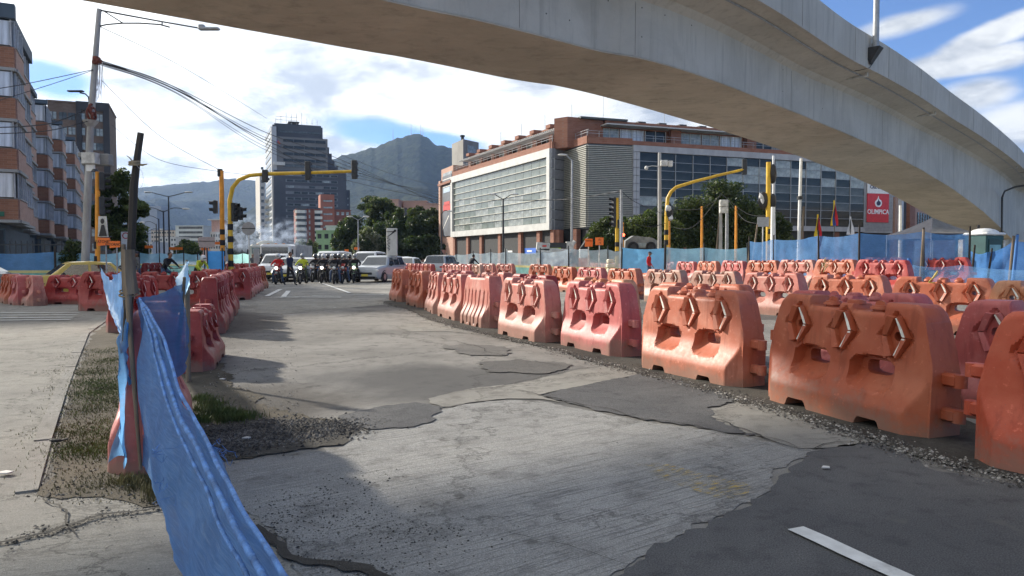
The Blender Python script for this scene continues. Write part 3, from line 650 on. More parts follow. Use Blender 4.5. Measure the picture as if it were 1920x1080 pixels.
# retaining wall of rough masonry with painted scrawls, behind the netting
m_mas = M('masonry', (.42, .38, .30), .95, .3, 1.5, bump=.8, bscale=6, col2=(.2, .17, .13), thr=(.55, .65))
A = at(1800, 500, 62); B = at(2150, 500, 66); w = empty('retaining_wall', (A.x, A.y, 0), label='low masonry retaining wall with dark scrawls under the end of the overpass', cat='wall')
mb = MB(); dv = Vector((B.x-A.x, B.y-A.y, 0)); an = math.atan2(dv.y, dv.x); L = dv.length
mb.box((dv.x/2, dv.y/2, 1.5), (L, .5, 3.0), an); mb.build('wall', m_mas, w)
cu = bpy.data.curves.new('scrawl', 'FONT')
def scrawl(pts, parent, mat, r=.05, nm='graffiti'):
    mb = MB(); mb.tube(pts, r, 4); return mb.build(nm, mat, parent)
for k in range(3):
    x0 = 3.6+k*1.0; n_ = 9; pts = [Vector((math.cos(an)*(x0+.13*q+.1*math.sin(q*2.1)), math.sin(an)*(x0+.13*q)-.27, 1.9+.4*math.sin(q*1.9+k)+.0)) for q in range(n_)]
    scrawl(pts, w, dark, .035)
# ================================================================ water-filled barriers
def plastic(name, col, fade, dustc=(.22, .17, .13), dusth=.26, fadeamt=(.42, .72)):
    m = bpy.data.materials.new(name); m.use_nodes = True; t = m.node_tree; b = t.nodes['Principled BSDF']
    b.inputs['Roughness'].default_value = .48; b.inputs['Specular IOR Level'].default_value = .35
    tcn = N(t, 'ShaderNodeTexCoord'); oi = N(t, 'ShaderNodeObjectInfo')
    v = N(t, 'ShaderNodeVectorMath', operation='ADD'); LK(t, tcn.outputs['Object'], v.inputs[0])
    sc = N(t, 'ShaderNodeVectorMath', operation='SCALE'); sc.inputs[0].default_value = (37, 17, 29); LK(t, oi.outputs['Random'], sc.inputs['Scale']); LK(t, sc.outputs[0], v.inputs[1])
    a = N(t, 'ShaderNodeTexNoise', i={'Scale': 2.2, 'Detail': 9, 'Roughness': .6}); LK(t, v.outputs[0], a.inputs['Vector'])
    f = N(t, 'ShaderNodeTexNoise', i={'Scale': 18.0, 'Detail': 6, 'Roughness': .7}); LK(t, v.outputs[0], f.inputs['Vector'])
    mp = N(t, 'ShaderNodeMapping'); mp.inputs['Scale'].default_value = (9, 9, 1.1); LK(t, v.outputs[0], mp.inputs['Vector'])
    s = N(t, 'ShaderNodeTexNoise', i={'Scale': 1.2, 'Detail': 7, 'Roughness': .65}); LK(t, mp.outputs[0], s.inputs['Vector'])
    c = mixc(t, smooth_n(t, a.outputs[0], *fadeamt), col, fade)
    c = mixc(t, math_n(t, 'MULTIPLY', smooth_n(t, s.outputs[0], .50, .68), .5), c, tuple(x*.55 for x in col))
    c = mixc(t, math_n(t, 'MULTIPLY', smooth_n(t, f.outputs[0], .58, .70), .4), c, tuple(min(1, x*1.5+.05) for x in fade))
    sz = N(t, 'ShaderNodeSeparateXYZ'); LK(t, tcn.outputs['Object'], sz.inputs[0])
    dv = math_n(t, 'ADD', math_n(t, 'DIVIDE', sz.outputs[2], dusth), math_n(t, 'ADD', math_n(t, 'MULTIPLY', math_n(t, 'SUBTRACT', a.outputs[0], .5), 3.0), math_n(t, 'MULTIPLY', math_n(t, 'SUBTRACT', f.outputs[0], .5), 1.4)))
    c = mixc(t, math_n(t, 'MULTIPLY', math_n(t, 'SUBTRACT', 1.0, smooth_n(t, dv, .1, 1.15)), .65), c, dustc)
    vo = N(t, 'ShaderNodeTexVoronoi', i={'Scale': 26.0}); LK(t, v.outputs[0], vo.inputs['Vector'])
    c = mixc(t, math_n(t, 'MULTIPLY', math_n(t, 'SUBTRACT', 1.0, smooth_n(t, vo.outputs['Distance'], .04, .11)), math_n(t, 'MULTIPLY', smooth_n(t, a.outputs[0], .45, .55), .6)), c, (.12, .09, .08))
    LK(t, c, b.inputs['Base Color']); LK(t, math_n(t, 'MULTIPLY_ADD', f.outputs[0], .35, .32), b.inputs['Roughness'])
    bp = N(t, 'ShaderNodeBump', i={'Strength': .35, 'Distance': .016}); LK(t, math_n(t, 'ADD', a.outputs[0], math_n(t, 'MULTIPLY', f.outputs[0], .25)), bp.inputs['Height']); LK(t, bp.outputs[0], b.inputs['Normal'])
    return m
PL = {
 'orange': plastic('barrier_orange', (.37, .082, .034), (.42, .125, .06)),
 'orange2': plastic('barrier_orange_faded', (.44, .12, .062), (.50, .20, .13)),
 'deep': plastic('barrier_red_orange', (.44, .068, .028), (.50, .11, .055)),
 'salmon': plastic('barrier_salmon', (.47, .155, .12), (.50, .26, .205), dusth=.45),
 'pink': plastic('barrier_pink_red', (.43, .10, .092), (.49, .19, .17)),
 'red': plastic('barrier_red', (.29, .036, .030), (.38, .085, .07), dusth=.25),
 'brightred': plastic('barrier_bright_red', (.40, .055, .05), (.48, .13, .115), dusth=.2),
 'grey': plastic('barrier_dirty_grey', (.42, .165, .12), (.42, .26, .20), dustc=(.27, .215, .17), dusth=.5, fadeamt=(.35, .6)),
 'tan': plastic('barrier_tan', (.50, .19, .09), (.56, .28, .16)),
}
tape = M('reflective_tape', (.74, .72, .64), .35, .12, 9, col2=(.42, .36, .30), thr=(.58, .72), spec=.7)
HB = 1.08
def body_mesh(name, L=1.9, nu=96, nv=52, kind='diamond', dent=0.0, seed=0):
    hl = L/2
    def top(x):
        a = abs(x)/hl; z = HB
        if kind == 'diamond':
            rec = .095*(1-sm(.515, .54, a)); hump = .055*(1-sm(.085, .11, a)); z -= rec-hump
        else: z -= .05*(1-sm(.60, .70, a))
        if a > .88: u = (a-.88)/.12; z -= .11*(1-math.sqrt(max(0, 1-u*u)))
        return z
    def bot(x):
        if kind == 'diamond': c = [(-.45*hl, .125), (.45*hl, .125)]
        else: c = [(-.55*hl, .07), (0, .07), (.55*hl, .07)]
        z = 0
        for cc, w in c: z = max(z, .085*(1-sm(w-.03, w+.02, abs(x-cc))))
        return z
    def half(z):
        if z < .5: return hl
        return hl*(1-.115*sm(.45, 1.15, z)*1.0-.03*(z-.5))
    def tfun(x, z):
        if z < .20: t_ = .285
        elif z < .50: t_ = .285-.115*sm(.18, .52, z)**.85
        else: t_ = .170-.045*(z-.5)/.6
        e = hl-abs(x); cap = (.165 if z < .45 else .165-.06*(z-.45)/.6)+max(0, e-.02)*.8
        t_ = min(t_, cap)
        if kind == 'diamond':
            for cx_ in (-.375*hl, .375*hl):
                q = (abs(x-cx_)/.235)**3+(abs(z-.455)/.155)**3
                if q < 1:
                    s_ = min(1, (1-q)/.18); f_ = min(1, max(0, (z-.30)/.17)); t_ = t_-(t_-.055)*s_*f_
            for cx_ in (-.60*hl, 0, .60*hl):
                q = abs(x-cx_)/.195+abs(z-.80)/.225
                if q < 1: t_ -= .032*min(1, (1-q)/.07)
        else:
            u = (x/(hl*.86)+1)/2*6
            if z < .80 and 0 < u < 6:
                fr = abs((u % 1)-.5)*2; t_ -= .045*sm(.62, .95, fr)*(1-sm(.70, .80, z))*sm(.02, .10, z)
        if dent: t_ += dent*mn.noise(Vector((x*2.2, z*2.2, seed)))
        return max(.03, t_)
    holes = []
    if kind == 'diamond':
        holes = [(-.375*hl, .505, .135, .062, 4), (.375*hl, .505, .135, .062, 4), (-.60*hl, .80, .042, .042, 2), (.60*hl, .80, .042, .042, 2)]
    us = np.linspace(-1, 1, nu+1); vv = np.linspace(0, 1, nv+1)
    XX = np.zeros((nu+1, nv+1)); ZZ = np.zeros((nu+1, nv+1)); TT = np.zeros((nu+1, nv+1))
    for i, u in enumerate(us):
        for j, v in enumerate(vv):
            xb = u*hl; z0, z1 = bot(xb), top(xb); z = z0+(z1-z0)*v; x = u*half(z); XX[i, j] = x; ZZ[i, j] = z
    inside = np.zeros((nu+1, nv+1), int)
    for h, (hx, hz, rx, rz, p) in enumerate(holes):
        Q = (np.abs((XX-hx)/rx))**p+(np.abs((ZZ-hz)/rz))**p
        I = Q < 1; inside[I] = h+1
    rem = np.zeros((nu, nv), bool)
    for i in range(nu):
        for j in range(nv):
            c = (inside[i, j], inside[i+1, j], inside[i, j+1], inside[i+1, j+1]); rem[i, j] = min(c) > 0
    # move rim vertices onto the outline
    for i in range(1, nu):
        for j in range(1, nv):
            if inside[i, j]:
                cells = (rem[i-1, j-1], rem[i, j-1], rem[i-1, j], rem[i, j])
                if any(cells) and not all(cells):
                    hx, hz, rx, rz, p = holes[inside[i, j]-1]; dx, dz = XX[i, j]-hx, ZZ[i, j]-hz
                    q = (abs(dx/rx)**p+abs(dz/rz)**p)**(1/p)
                    if q > 1e-3: XX[i, j] = hx+dx/q; ZZ[i, j] = hz+dz/q
    for i in range(nu+1):
        for j in range(nv+1):
            TT[i, j] = tfun(XX[i, j], ZZ[i, j])
            if j == nv: TT[i, j] = max(.03, TT[i, j]-.028)
            if j == nv-1: TT[i, j] = max(.03, TT[i, j]-.008)
    idx = lambda i, j, s: (i*(nv+1)+j)*2+s
    V_ = []
    for i in range(nu+1):
        for j in range(nv+1): V_ += [(XX[i, j], -TT[i, j], ZZ[i, j]), (XX[i, j], TT[i, j], ZZ[i, j])]
    F_ = []
    for i in range(nu):
        for j in range(nv):
            if rem[i, j]: continue
            F_.append((idx(i, j, 0), idx(i+1, j, 0), idx(i+1, j+1, 0), idx(i, j+1, 0)))
            F_.append((idx(i, j, 1), idx(i, j+1, 1), idx(i+1, j+1, 1), idx(i+1, j, 1)))
            for (a, b, ci, cj) in (((i, j), (i+1, j), i, j-1), ((i+1, j), (i+1, j+1), i+1, j), ((i+1, j+1), (i, j+1), i, j+1), ((i, j+1), (i, j), i-1, j)):
                if 0 <= ci < nu and 0 <= cj < nv and rem[ci, cj]:
                    F_.append((idx(*a, 0), idx(*a, 1), idx(*b, 1), idx(*b, 0)))
    for j in range(nv):
        F_.append((idx(0, j, 0), idx(0, j+1, 0), idx(0, j+1, 1), idx(0, j, 1))); F_.append((idx(nu, j, 0), idx(nu, j, 1), idx(nu, j+1, 1), idx(nu, j+1, 0)))
    for i in range(nu):
        F_.append((idx(i, 0, 0), idx(i, 0, 1), idx(i+1, 0, 1), idx(i+1, 0, 0))); F_.append((idx(i, nv, 0), idx(i+1, nv, 0), idx(i+1, nv, 1), idx(i, nv, 1)))
    mb = MB(); mb.add(V_, F_); return mb, tfun, top
def chev(mb, cx_, side, sgn, t_, w=.052, d0=-.03, d1=.052, hh=.178, xo=.140, xi=.052):
    # bent bar: sgn -1 gives '<', +1 gives '>' (seen from that side)
    zc = .80; o = []
    xo_, xi_ = sgn*xo, sgn*xi
    outer = [(xi_, zc-hh), (xo_, zc), (xi_, zc+hh)]; inner = [(xi_-sgn*w, zc+hh*.93), (xo_-sgn*w*1.15, zc), (xi_-sgn*w, zc-hh*.93)]
    poly = outer+inner
    for k in range(2):   # two legs, each a slanted bar with bevelled face
        q = [outer[k], outer[k+1], inner[1-k], inner[2-k]]
        c = (sum(p[0] for p in q)/4, sum(p[1] for p in q)/4)
        P = lambda u, z, d: Vector((cx_+u, side*(t_(cx_+u, z)+d), z))
        base = [P(u, z, d0) for u, z in q]; topv = [P(c[0]+(u-c[0])*.80, c[1]+(z-c[1])*.94, d1) for u, z in q]
        mid = [P(u, z, d1*.6) for u, z in q]
        mb.add(base+mid+topv, [(8, 9, 10, 11)]+[(r*4+i, r*4+(i+1) % 4, r*4+4+(i+1) % 4, r*4+4+i) for r in (0, 1) for i in range(4)])
def chev_strip(mb, cx_, side, sgn, t_, d=.0545):
    zc = .80; w = .024
    for k in (0, 1):
        s_ = -1 if k == 0 else 1
        q = [(sgn*.036, zc+s_*.160), (sgn*.112, zc+s_*.006), (sgn*.083, zc+s_*.006), (sgn*.006, zc+s_*.156)]
        mb.add([Vector((cx_+u, side*(t_(cx_+u, z)+d), z)) for u, z in q]+[Vector((cx_+u, side*(t_(cx_+u, z)+d-.03), z)) for u, z in q], [(0, 1, 2, 3)]+[(i, (i+1) % 4, 4+(i+1) % 4, 4+i) for i in range(4)])
def cap_mb(x, z, r=.068):
    mb = MB(); mb.cyl((x, 0, z-.03), (x, 0, z+.012), r*.86, r*.86, 18); mb.cyl((x, 0, z+.012), (x, 0, z+.03), r*1.18, r*1.12, 18); mb.cyl((x, 0, z+.03), (x, 0, z+.045), r*.95, r*.9, 18)
    mb.prism([(-.06, 0), (.06, 0), (.045, .03), (.015, .045), (-.015, .045), (-.045, .03)], (x, -.011, z+.043), (1, 0, 0), (0, 0, 1), (0, 1, 0), 0, .022)
    return mb
def lug_mb(x, z, s, h=.105):
    mb = MB(); mb.rbox((x+s*.05, 0, z), (.16, .115, h), .018); mb.cyl((x+s*.125, 0, z-h/2+.001), (x+s*.125, 0, z+h/2-.001), .052, n=14); return mb
def make_barrier(kind, L, near_=True, dent=0.0, seed=0, tapes=True):
    """near: every piece a part; far: one mesh with two materials"""
    hl = L/2; mbb, tf, top = body_mesh('b', L, 96 if near_ else 56, 52 if near_ else 30, kind, dent, seed)
    root = empty('water_barrier'); root['category'] = 'barrier'
    pl = PL['orange']; pieces = []
    mbb_me = mbb.mesh('body', pl, 30)
    if near_:
        body = obj('body', mbb_me, root)
    xs_ = (-.60*hl, 0, .60*hl)
    rows = []
    if kind == 'diamond':
        for side in (-1, 1):
            for cx_ in xs_:
                for sg in (-1, 1):
                    mb = MB(); chev(mb, cx_, side, sg, tf); rows.append(('chevron', mb, 0))
                if tapes:
                    mb = MB(); chev_strip(mb, cx_, side, 1 if side < 0 else -1, tf); rows.append(('reflective_strip', mb, 1))
        rows.append(('cap', cap_mb(-.29*hl, HB-.085, .078), 0)); rows.append(('cap', cap_mb(.29*hl, HB-.085, .078), 0))
        mb = MB(); mb.cyl((0, 0, HB-.045), (0, 0, HB-.015), .085, .08, 20); mb.cyl((0, 0, HB-.015), (0, 0, HB-.008), .06, .055, 20); rows.append(('cap', mb, 0))
    else:
        rows.append(('cap', cap_mb(-.3*hl, HB-.05, .05), 0)); rows.append(('cap', cap_mb(.3*hl, HB-.05, .05), 0))
    for z in (.22, .50): rows.append(('hinge_lug', lug_mb(hl-.01, z, 1), 0))
    for z in (.34, .62): rows.append(('hinge_lug', lug_mb(-hl+.01, z, -1), 0))
    for s in (-1, 1):
        mb = MB(); mb.box((s*(hl*.915), 0, .80), (.012, .045, .20), 0, 0, s*-.17); rows.append(('reflective_strip', mb, 1))
    if near_:
        for nm, mb, k in rows: obj(nm, mb.mesh(nm, tape if k else pl, 40 if nm in ('cap', 'hinge_lug') else 25), root)
    else:
        big = MB(); big.add(mbb.v, mbb.f)
        for nm, mb, k in rows: big.mi(k); big.add(mb.v, mb.f)
        bpy.data.meshes.remove(mbb_me); me = big.mesh('water_barrier', [pl, tape], 38)
        bpy.data.objects.remove(root); root = bpy.data.objects.new('water_barrier', me); COL.objects.link(root); root['category'] = 'barrier'
    return root
def tint(root, mat):
    for o in [root]+list(root.children):
        if o.type == 'MESH' and o.material_slots and o.data.materials[0] != tape:
            o.material_slots[0].link = 'OBJECT'; o.material_slots[0].material = mat
PROTO = {}
BR = random.Random(77)
def barrier(c, yaw, L, mat, label, group, near_=True, kind='diamond', sc=1.0, seed=0, z=None, tilt=None):
    if near_ and kind == 'diamond': seed = BR.randrange(4)
    if tilt is None: tilt = (BR.gauss(0, .012), BR.gauss(0, .008))
    key = (kind, round(L, 1), near_, seed)
    if key not in PROTO: PROTO[key] = make_barrier(kind, round(L, 1), near_, .018 if near_ else 0, seed*7.3)
    p = PROTO[key]; zz_ = gz(c[0], c[1]) if z is None else z
    o = place(p, (c[0], c[1], zz_), yaw, label, group); o.scale = (1, 1, sc)
    o.rotation_euler = (tilt[0], tilt[1], yaw); tint(o, PL[mat]); return o
COLW = {'orange': 'orange', 'orange2': 'faded orange', 'deep': 'deep red-orange', 'salmon': 'dusty salmon', 'pink': 'pinkish red', 'red': 'dark red', 'brightred': 'bright red', 'grey': 'grime-covered grey', 'tan': 'tan orange'}
def by_base(pl_, pr_, L=1.9, t_=.285):
    """front-face base corners (ground points, left then right as seen) -> centre and yaw"""
    A, B = Vector(pl_[:2]), Vector(pr_[:2]); d = (B-A).normalized(); nn = Vector((-d.y, d.x))
    m = (A+B)/2+nn*t_; return (m.x, m.y), math.atan2(d.y, d.x), (B-A).length
def pd(px, d): return Vector((xat(px, d), d, 0))
# front row, nearest to farthest
chain = [pd(853, 16.7), pd(818, 18.7), pd(789, 20.9), pd(755, 23.6), pd(719, 26.5)]
fr = [(gp(1812, 868), gp(1812, 868)+Vector((.98, -1.62, 0)), 'deep', 'big red-orange barrier cut off by the right edge, nearest of all', 1),
      (gp(1424, 748), gp(1424, 748)+(gp(1745, 834)-gp(1424, 748)).normalized()*1.88, 'orange', 'large shaded orange barrier with white chevrons, second from the right in front', 1),
      (gp(1182, 686), gp(1388, 733), 'orange2', 'faded orange barrier with two holes, third from the right in the front row', 1),
      (gp(1032, 643), gp(1168, 676), 'pink', 'pinkish red barrier with scratched end, fourth from the right in the front row', 1),
      (gp(925, 625), gp(1012, 645), 'salmon', 'dusty salmon barrier between the ribbed one and the pinkish red one', 1)]
for k, (a, b, mt, lab, sd) in enumerate(fr):
    c, yaw, L = by_base(a, b); barrier(c, yaw, 1.9, mt, lab, 'barriers of the front row', True)
names = [('salmon', 'ribbed pale salmon barrier without holes in the front row', 'rib'), ('salmon', 'dust-greyed salmon barrier with two holes just left of the ribbed one', 'diamond'),
         ('salmon', 'narrow-looking dusty barrier, second to the left of the ribbed one', 'diamond'), ('orange2', 'faded orange barrier second from the far left end of the front row', 'diamond'),
         ('orange2', 'last barrier at the far left end of the front row beside the open road', 'diamond')]
pts = [gp(915, 623)]+chain
for k in range(5):
    a, b = chain[k], (pd(912, 14.9) if k == 0 else chain[k-1]); c, yaw, L = by_base(a, b)
    d_ = (b-a).normalized()
    barrier(c, yaw+(0, .04, -.05, .03, -.03)[k], 1.6 if k == 0 else 1.9, names[k][0], names[k][1], 'barriers of the front row', True, names[k][2])
# second row, back to back with the first: (px left, depth left, px right, depth right)
def row(lst, group, what, near_):
    for (pl_, dl, pr_, dr, mt, lab) in lst:
        a, b = pd(pl_, dl), pd(pr_, dr); d_ = (b-a).normalized(); m = (a+b)/2
        barrier((m.x, m.y), math.atan2(d_.y, d_.x), 1.9, mt, lab, group, near_)
row([(1860, 6.8, 2230, 5.6, 'pink', 'pinkish red barrier behind the nearest one at the right edge'),
     (1492, 8.9, 1745, 7.3, 'pink', 'dull pink barrier whose top shows behind the large shaded orange one'),
     (1236, 11.7, 1412, 10.1, 'orange2', 'orange barrier whose caps show right behind the third barrier of the front row'),
     (1078, 14.6, 1190, 12.9, 'tan', 'tan orange barrier peeping over the pinkish red one of the front row'),
     (962, 17.6, 1042, 15.8, 'red', 'dark red barrier mostly hidden behind the salmon one of the front row'),
     (905, 20.5, 960, 18.5, 'salmon', 'brownish barrier behind the ribbed one of the front row'),
     (838, 23.5, 890, 21.3, 'pink', 'pinkish barrier peeping out between the far barriers of the front row')],
    'barriers backing the front row', '', True)
row([(1892, 12.4, 2080, 11.4, 'tan', 'tan orange barrier cut by the right edge, beyond the striped roadway'),
     (1692, 14.9, 1856, 13.7, 'orange2', 'orange barrier with a dented right shoulder and a yellow rag, beyond the roadway'),
     (1530, 17.2, 1662, 15.8, 'orange2', 'sunlit orange barrier left of the one with the yellow rag'),
     (1402, 19.8, 1509, 18.2, 'salmon', 'salmon barrier with a see-through left hole, in the middle of the second line'),
     (1300, 22.6, 1391, 20.9, 'grey', 'grimy pale grey-pink barrier behind the third front barrier'),
     (1209, 25.2, 1294, 23.2, 'grey', 'brown-grey dusty barrier left of the grey-pink one'),
     (1140, 27.8, 1208, 25.8, 'orange2', 'orange barrier with a dark grey end, left of the brown-grey one'),
     (1084, 30.5, 1138, 28.6, 'pink', 'pink barrier with a dark bag over its end, in the second line'),
     (1037, 33.2, 1083, 31.2, 'orange', 'reddish orange barrier at the left end of the second line')],
    'barriers of the second line', '', True)
# third line, on the raised strip
r4 = [(1728, 27.5, 1812, 26.3, 'brightred', 'pink-red barrier standing behind the low strip of transparent blue netting'),
      (1613, 24.6, 1702, 23.2, 'brightred', 'pink-red barrier with a washed-out base in front of the blue netting'),
      (1533, 27.6, 1606, 26.0, 'orange2', 'orange barrier with a tangle of wire on its left diamond'),
      (1466, 30.4, 1530, 28.8, 'salmon', 'salmon barrier with a pale grey base in the third line'),
      (1404, 33.2, 1463, 31.5, 'orange2', 'orange barrier at the foot of the leaning netting poles'),
      (1353, 36.4, 1403, 34.3, 'pink', 'pink barrier just left of the netting corner'),
      (1308, 39.4, 1352, 37.3, 'orange2', 'orange barrier sixth from the left in the dense far line'),
      (1270, 42.2, 1309, 40.2, 'pink', 'pink-red barrier fifth from the left of the dense far line'),
      (1236, 45.0, 1271, 43.0, 'salmon', 'salmon barrier right of the man in red'),
      (1203, 47.8, 1236, 45.8, 'orange2', 'orange barrier directly in front of the man in red'),
      (1174, 50.5, 1204, 48.6, 'salmon', 'salmon barrier just left of the man in red'),
      (1146, 53.4, 1174, 51.3, 'pink', 'small pink barrier fourth from the far end of the third line'),
      (1124, 56.2, 1146, 54.2, 'salmon', 'small salmon barrier third from the far end of the third line'),
      (1108, 59, 1124, 57, 'orange2', 'smallest orange barrier at the far end of the third line')]
row(r4, 'barriers of the third line', '', False)
row([(1543, 31, 1602, 29.6, 'brightred', 'red barrier top showing behind the one with the wire tangle'), (1632, 29.5, 1690, 28.3, 'pink', 'barrier seen pale through the blue netting')], 'barriers behind the third line', '', False)
far = [(1001, 45.6, 1027, 44.6, 'orange2', 'lone orange barrier in front of the green netting, right of the post'), (1044, 49, 1062, 48, 'pink', 'small barrier half hidden behind the left end of the second line'),
       (938, 50.5, 958, 49.6, 'salmon', 'lone salmon barrier in the middle of the green netting'), (904, 51, 923, 50, 'salmon', 'lone barrier left of the middle of the green netting'),
       (881, 46, 904, 44.5, 'grey', 'barrier with a dusty dark end, right end of the short far row'), (863, 47, 884, 45.5, 'pink', 'second barrier from the right of the short far row'),
       (848, 48, 866, 46.6, 'salmon', 'third barrier from the right of the short far row'), (833, 49.5, 850, 48, 'red', 'left end barrier of the short far row')]
row(far, 'barriers by the green netting', '', False)
k = 0
for i in range(8):
    px0 = 750+i*7.6; row([(px0, 54-i*.9, px0+9, 52-i*.9, ('red', 'pink', 'orange2', 'red')[i % 4], 'tiny barrier %s in the closed row beneath the parked cars' % ('first from the left', 'second from the left', 'third from the left', 'fourth from the left', 'fourth from the right', 'third from the right', 'second from the right', 'first from the right')[i])], 'tiny barriers beneath the parked cars', '', False)
# left side: row going away from the camera under the netting
left = [((-2.80, 5.75), math.radians(115), 'pink', 'pinkish red barrier standing end-on under the blue netting, nearest on the left', 1.0, True),
        ((-4.35, 10.2), math.radians(106), 'red', 'dark red barrier just right of the netting, second in the left row', .72, True),
        ((-6.05, 14.9), math.radians(108), 'red', 'dark red barrier third in the left row', 1, True), ((-6.75, 17.0), math.radians(108), 'pink', 'scuffed barrier fourth in the left row', 1, True),
        ((-7.45, 19.2), math.radians(108), 'red', 'red barrier fifth in the left row with a white strip', 1, True), ((-8.3, 21.6), math.radians(112), 'pink', 'dusty barrier sixth in the left row', 1, True)]
for (c, yaw, mt, lab, sc, nr) in left: barrier(c, yaw, 1.9, mt, lab, 'barriers of the left row', nr, sc=sc)
lst = [(pd(258, 20.2), pd(392, 20.6), 'red', 'dark red barrier across the end of the verge behind the wooden post'), (pd(150, 20.4), pd(252, 20.0), 'red', 'dark red barrier left of the wooden post, mostly hidden by netting'),
       (pd(374, 25.6), pd(396, 23.6), 'red', 'red barrier with one white chevron at the bend of the left row'), (pd(396, 24.6), pd(461, 25.9), 'red', 'dusty red barrier behind the cone-footed post'),
       (pd(458, 26.4), pd(474, 28.6), 'pink', 'barrier smeared with grey paint right of the cone-footed post'), (pd(468, 28.8), pd(482, 30.8), 'pink', 'second barrier of the curve towards the junction'),
       (pd(478, 31.2), pd(489, 33.0), 'pink', 'third barrier of the curve towards the junction'), (pd(488, 34.4), pd(498, 36.2), 'orange', 'orange barrier ending the curve at the junction')]
for (a, b, mt, lab) in lst:
    a, b = Vector(a), Vector(b); d_ = (b-a).normalized(); m = (a+b)/2+Vector((-d_.y, d_.x, 0))*.15
    barrier((m.x, m.y), math.atan2(d_.y, d_.x), 1.9, mt, lab, 'barriers around the traffic island', True)
c, yaw, L = by_base(pd(76, 23.3), pd(186, 23.1)); barrier(c, yaw, 1.9, 'brightred', 'bright red barrier facing the camera in front of the yellow taxi', 'barriers in front of the taxi', True, sc=.86)
for (pl_, dl, pr_, dr, mt, lab) in ((38, 23.6, 70, 22.4, 'salmon', 'salmon barrier seen at an angle left of the bright red one'), (22, 24.3, 47, 22.6, 'pink', 'faded barrier second from the left in front of the taxi'), (8, 25, 30, 23.2, 'orange', 'orange barrier with two white stripes at the far left')):
    a, b = pd(pl_, dl), pd(pr_, dr); d_ = (b-a).normalized(); m = (a+b)/2; barrier((m.x, m.y), math.atan2(d_.y, d_.x), 1.9, mt, lab, 'barriers in front of the taxi', True, sc=.86)
barrier((-7.75, 15.2), math.radians(97), 1.9, 'red', 'dark red barrier seen end-on at the kerb under the light blue netting', 'barriers at the kerb', True, sc=1.0)
for i, (px, d) in enumerate(((285, 58), (296, 60), (305, 62), (435, 50), (452, 50), (463, 52), (425, 48), (446, 56))):
    barrier((xat(px, d), d), 1.2+.3*i, 1.9, 'red', 'far red barrier by the striped poles, %s from the left of them' % ('first', 'second', 'third', 'fifth', 'seventh', 'eighth', 'fourth', 'sixth')[i], 'far red barriers by the striped poles', False)
barrier((xat(5, 34), 34), .1, 1.9, 'red', 'red barrier lying low beyond the kerb at the left edge', 'barriers at the kerb', False, sc=.6)
# rag, wire tangle, bag
mb = MB(); c0 = at(1752, 522, 14.3)
mb.tube([c0+Vector((-.12, 0, -.08)), c0+Vector((-.02, 0, .02)), c0+Vector((.04, .01, .09)), c0+Vector((.06, .0, .15))], [.006, .016, .022, .008], 6); mb.tube([c0+Vector((-.1, 0, -.08)), c0+Vector((.2, .02, -.10)), c0+Vector((.45, .0, -.12)), c0+Vector((.7, 0, -.11))], .012, 5)
mb.build('rag', M('rag_yellow', (.55, .42, .12), .9, .2, 9), None, 40, label='yellow rag tied on top of the orange barrier beyond the roadway', cat='rag')
mb = MB(); rr = random.Random(3); c0 = at(1548, 497, 26.3); p = [c0+Vector((rr.gauss(0, .09), rr.gauss(0, .02), rr.gauss(0, .13))) for _ in range(28)]
mb.tube(p, .008, 4); mb.build('wire_tangle', M('wire_yellow', (.4, .33, .15), .8), None, label='tangle of yellowish wire caught on a diamond of an orange barrier', cat='wire')
# ================================================================ buildings
def V2(p, z=0): return Vector((p[0], p[1], z))
class Wall:
    """plan line A->B as seen left to right; outward normal faces the camera"""
    def __init__(s, A, B, root=None):
        s.A, s.B = V2(A), V2(B); s.u = (s.B-s.A); s.L = s.u.length; s.u.normalize(); s.n = Vector((s.u.y, -s.u.x, 0)); s.an = math.atan2(s.u.y, s.u.x)
        if s.n.dot(-(s.A+s.B)/2) < 0 and not root: pass
    def p(s, t, z, d=0): return s.A+s.u*t+s.n*d+Vector((0, 0, z))
    def tpx(s, px): q = on_line(s.A, s.B, px); return (V2(q)-s.A).dot(s.u)
    def slab(s, mb, t0, t1, z0, z1, d0, d1):
        return mb.prism([(t0, z0), (t1, z0), (t1, z1), (t0, z1)], s.A, s.u, Vector((0, 0, 1)), s.n, d0, d1)
CACHE = {}
def rect_part(name, w, parent, off, t0, t1, z0, z1, d0, d1, mat, flat=None):
    """box piece on a wall, alike pieces share one mesh"""
    W_, H_, D_ = round(t1-t0, 2), round(z1-z0, 2), round(d1-d0, 3); key = (name, W_, H_, D_, mat.name)
    if key not in CACHE:
        mb = MB(); mb.box((0, 0, 0), (W_, D_, H_)); CACHE[key] = mb.mesh(name, mat)
    o = bpy.data.objects.new(name, CACHE[key]); COL.objects.link(o); o.parent = parent
    c = w.p((t0+t1)/2, (z0+z1)/2, (d0+d1)/2)-off; o.location = c; o.rotation_euler = (0, 0, w.an); return o
brick = brick_mat('brick_red', (.24, .10, .064), (.28, .13, .088), (.24, .18, .145), .35)
brick_l = brick_mat('brick_orange', (.32, .145, .085), (.25, .11, .065), (.32, .25, .20), .7)
brick_p = brick_mat('brick_pink', (.47, .29, .22), (.42, .25, .19), (.42, .33, .27), .7)
brick_d = brick_mat('brick_dark', (.17, .12, .095), (.13, .09, .07), (.16, .13, .11), .35)
clad = M('grey_cladding', (.36, .36, .37), .6, .12, 1.0, stretch=(1, 1, .5))
cladw = M('white_cladding', (.47, .47, .45), .6, .1, 1.0)
g_pale = glass_mat('mall_pale_glass', (.17, .195, .175), .18, .35, .35, .5)
g_dark = glass_mat('dark_glass', (.020, .023, .024), .2, .7, .5, .25)
g_mid = glass_mat('mid_glass', (.08, .088, .088), .2, .5, .5, .25)
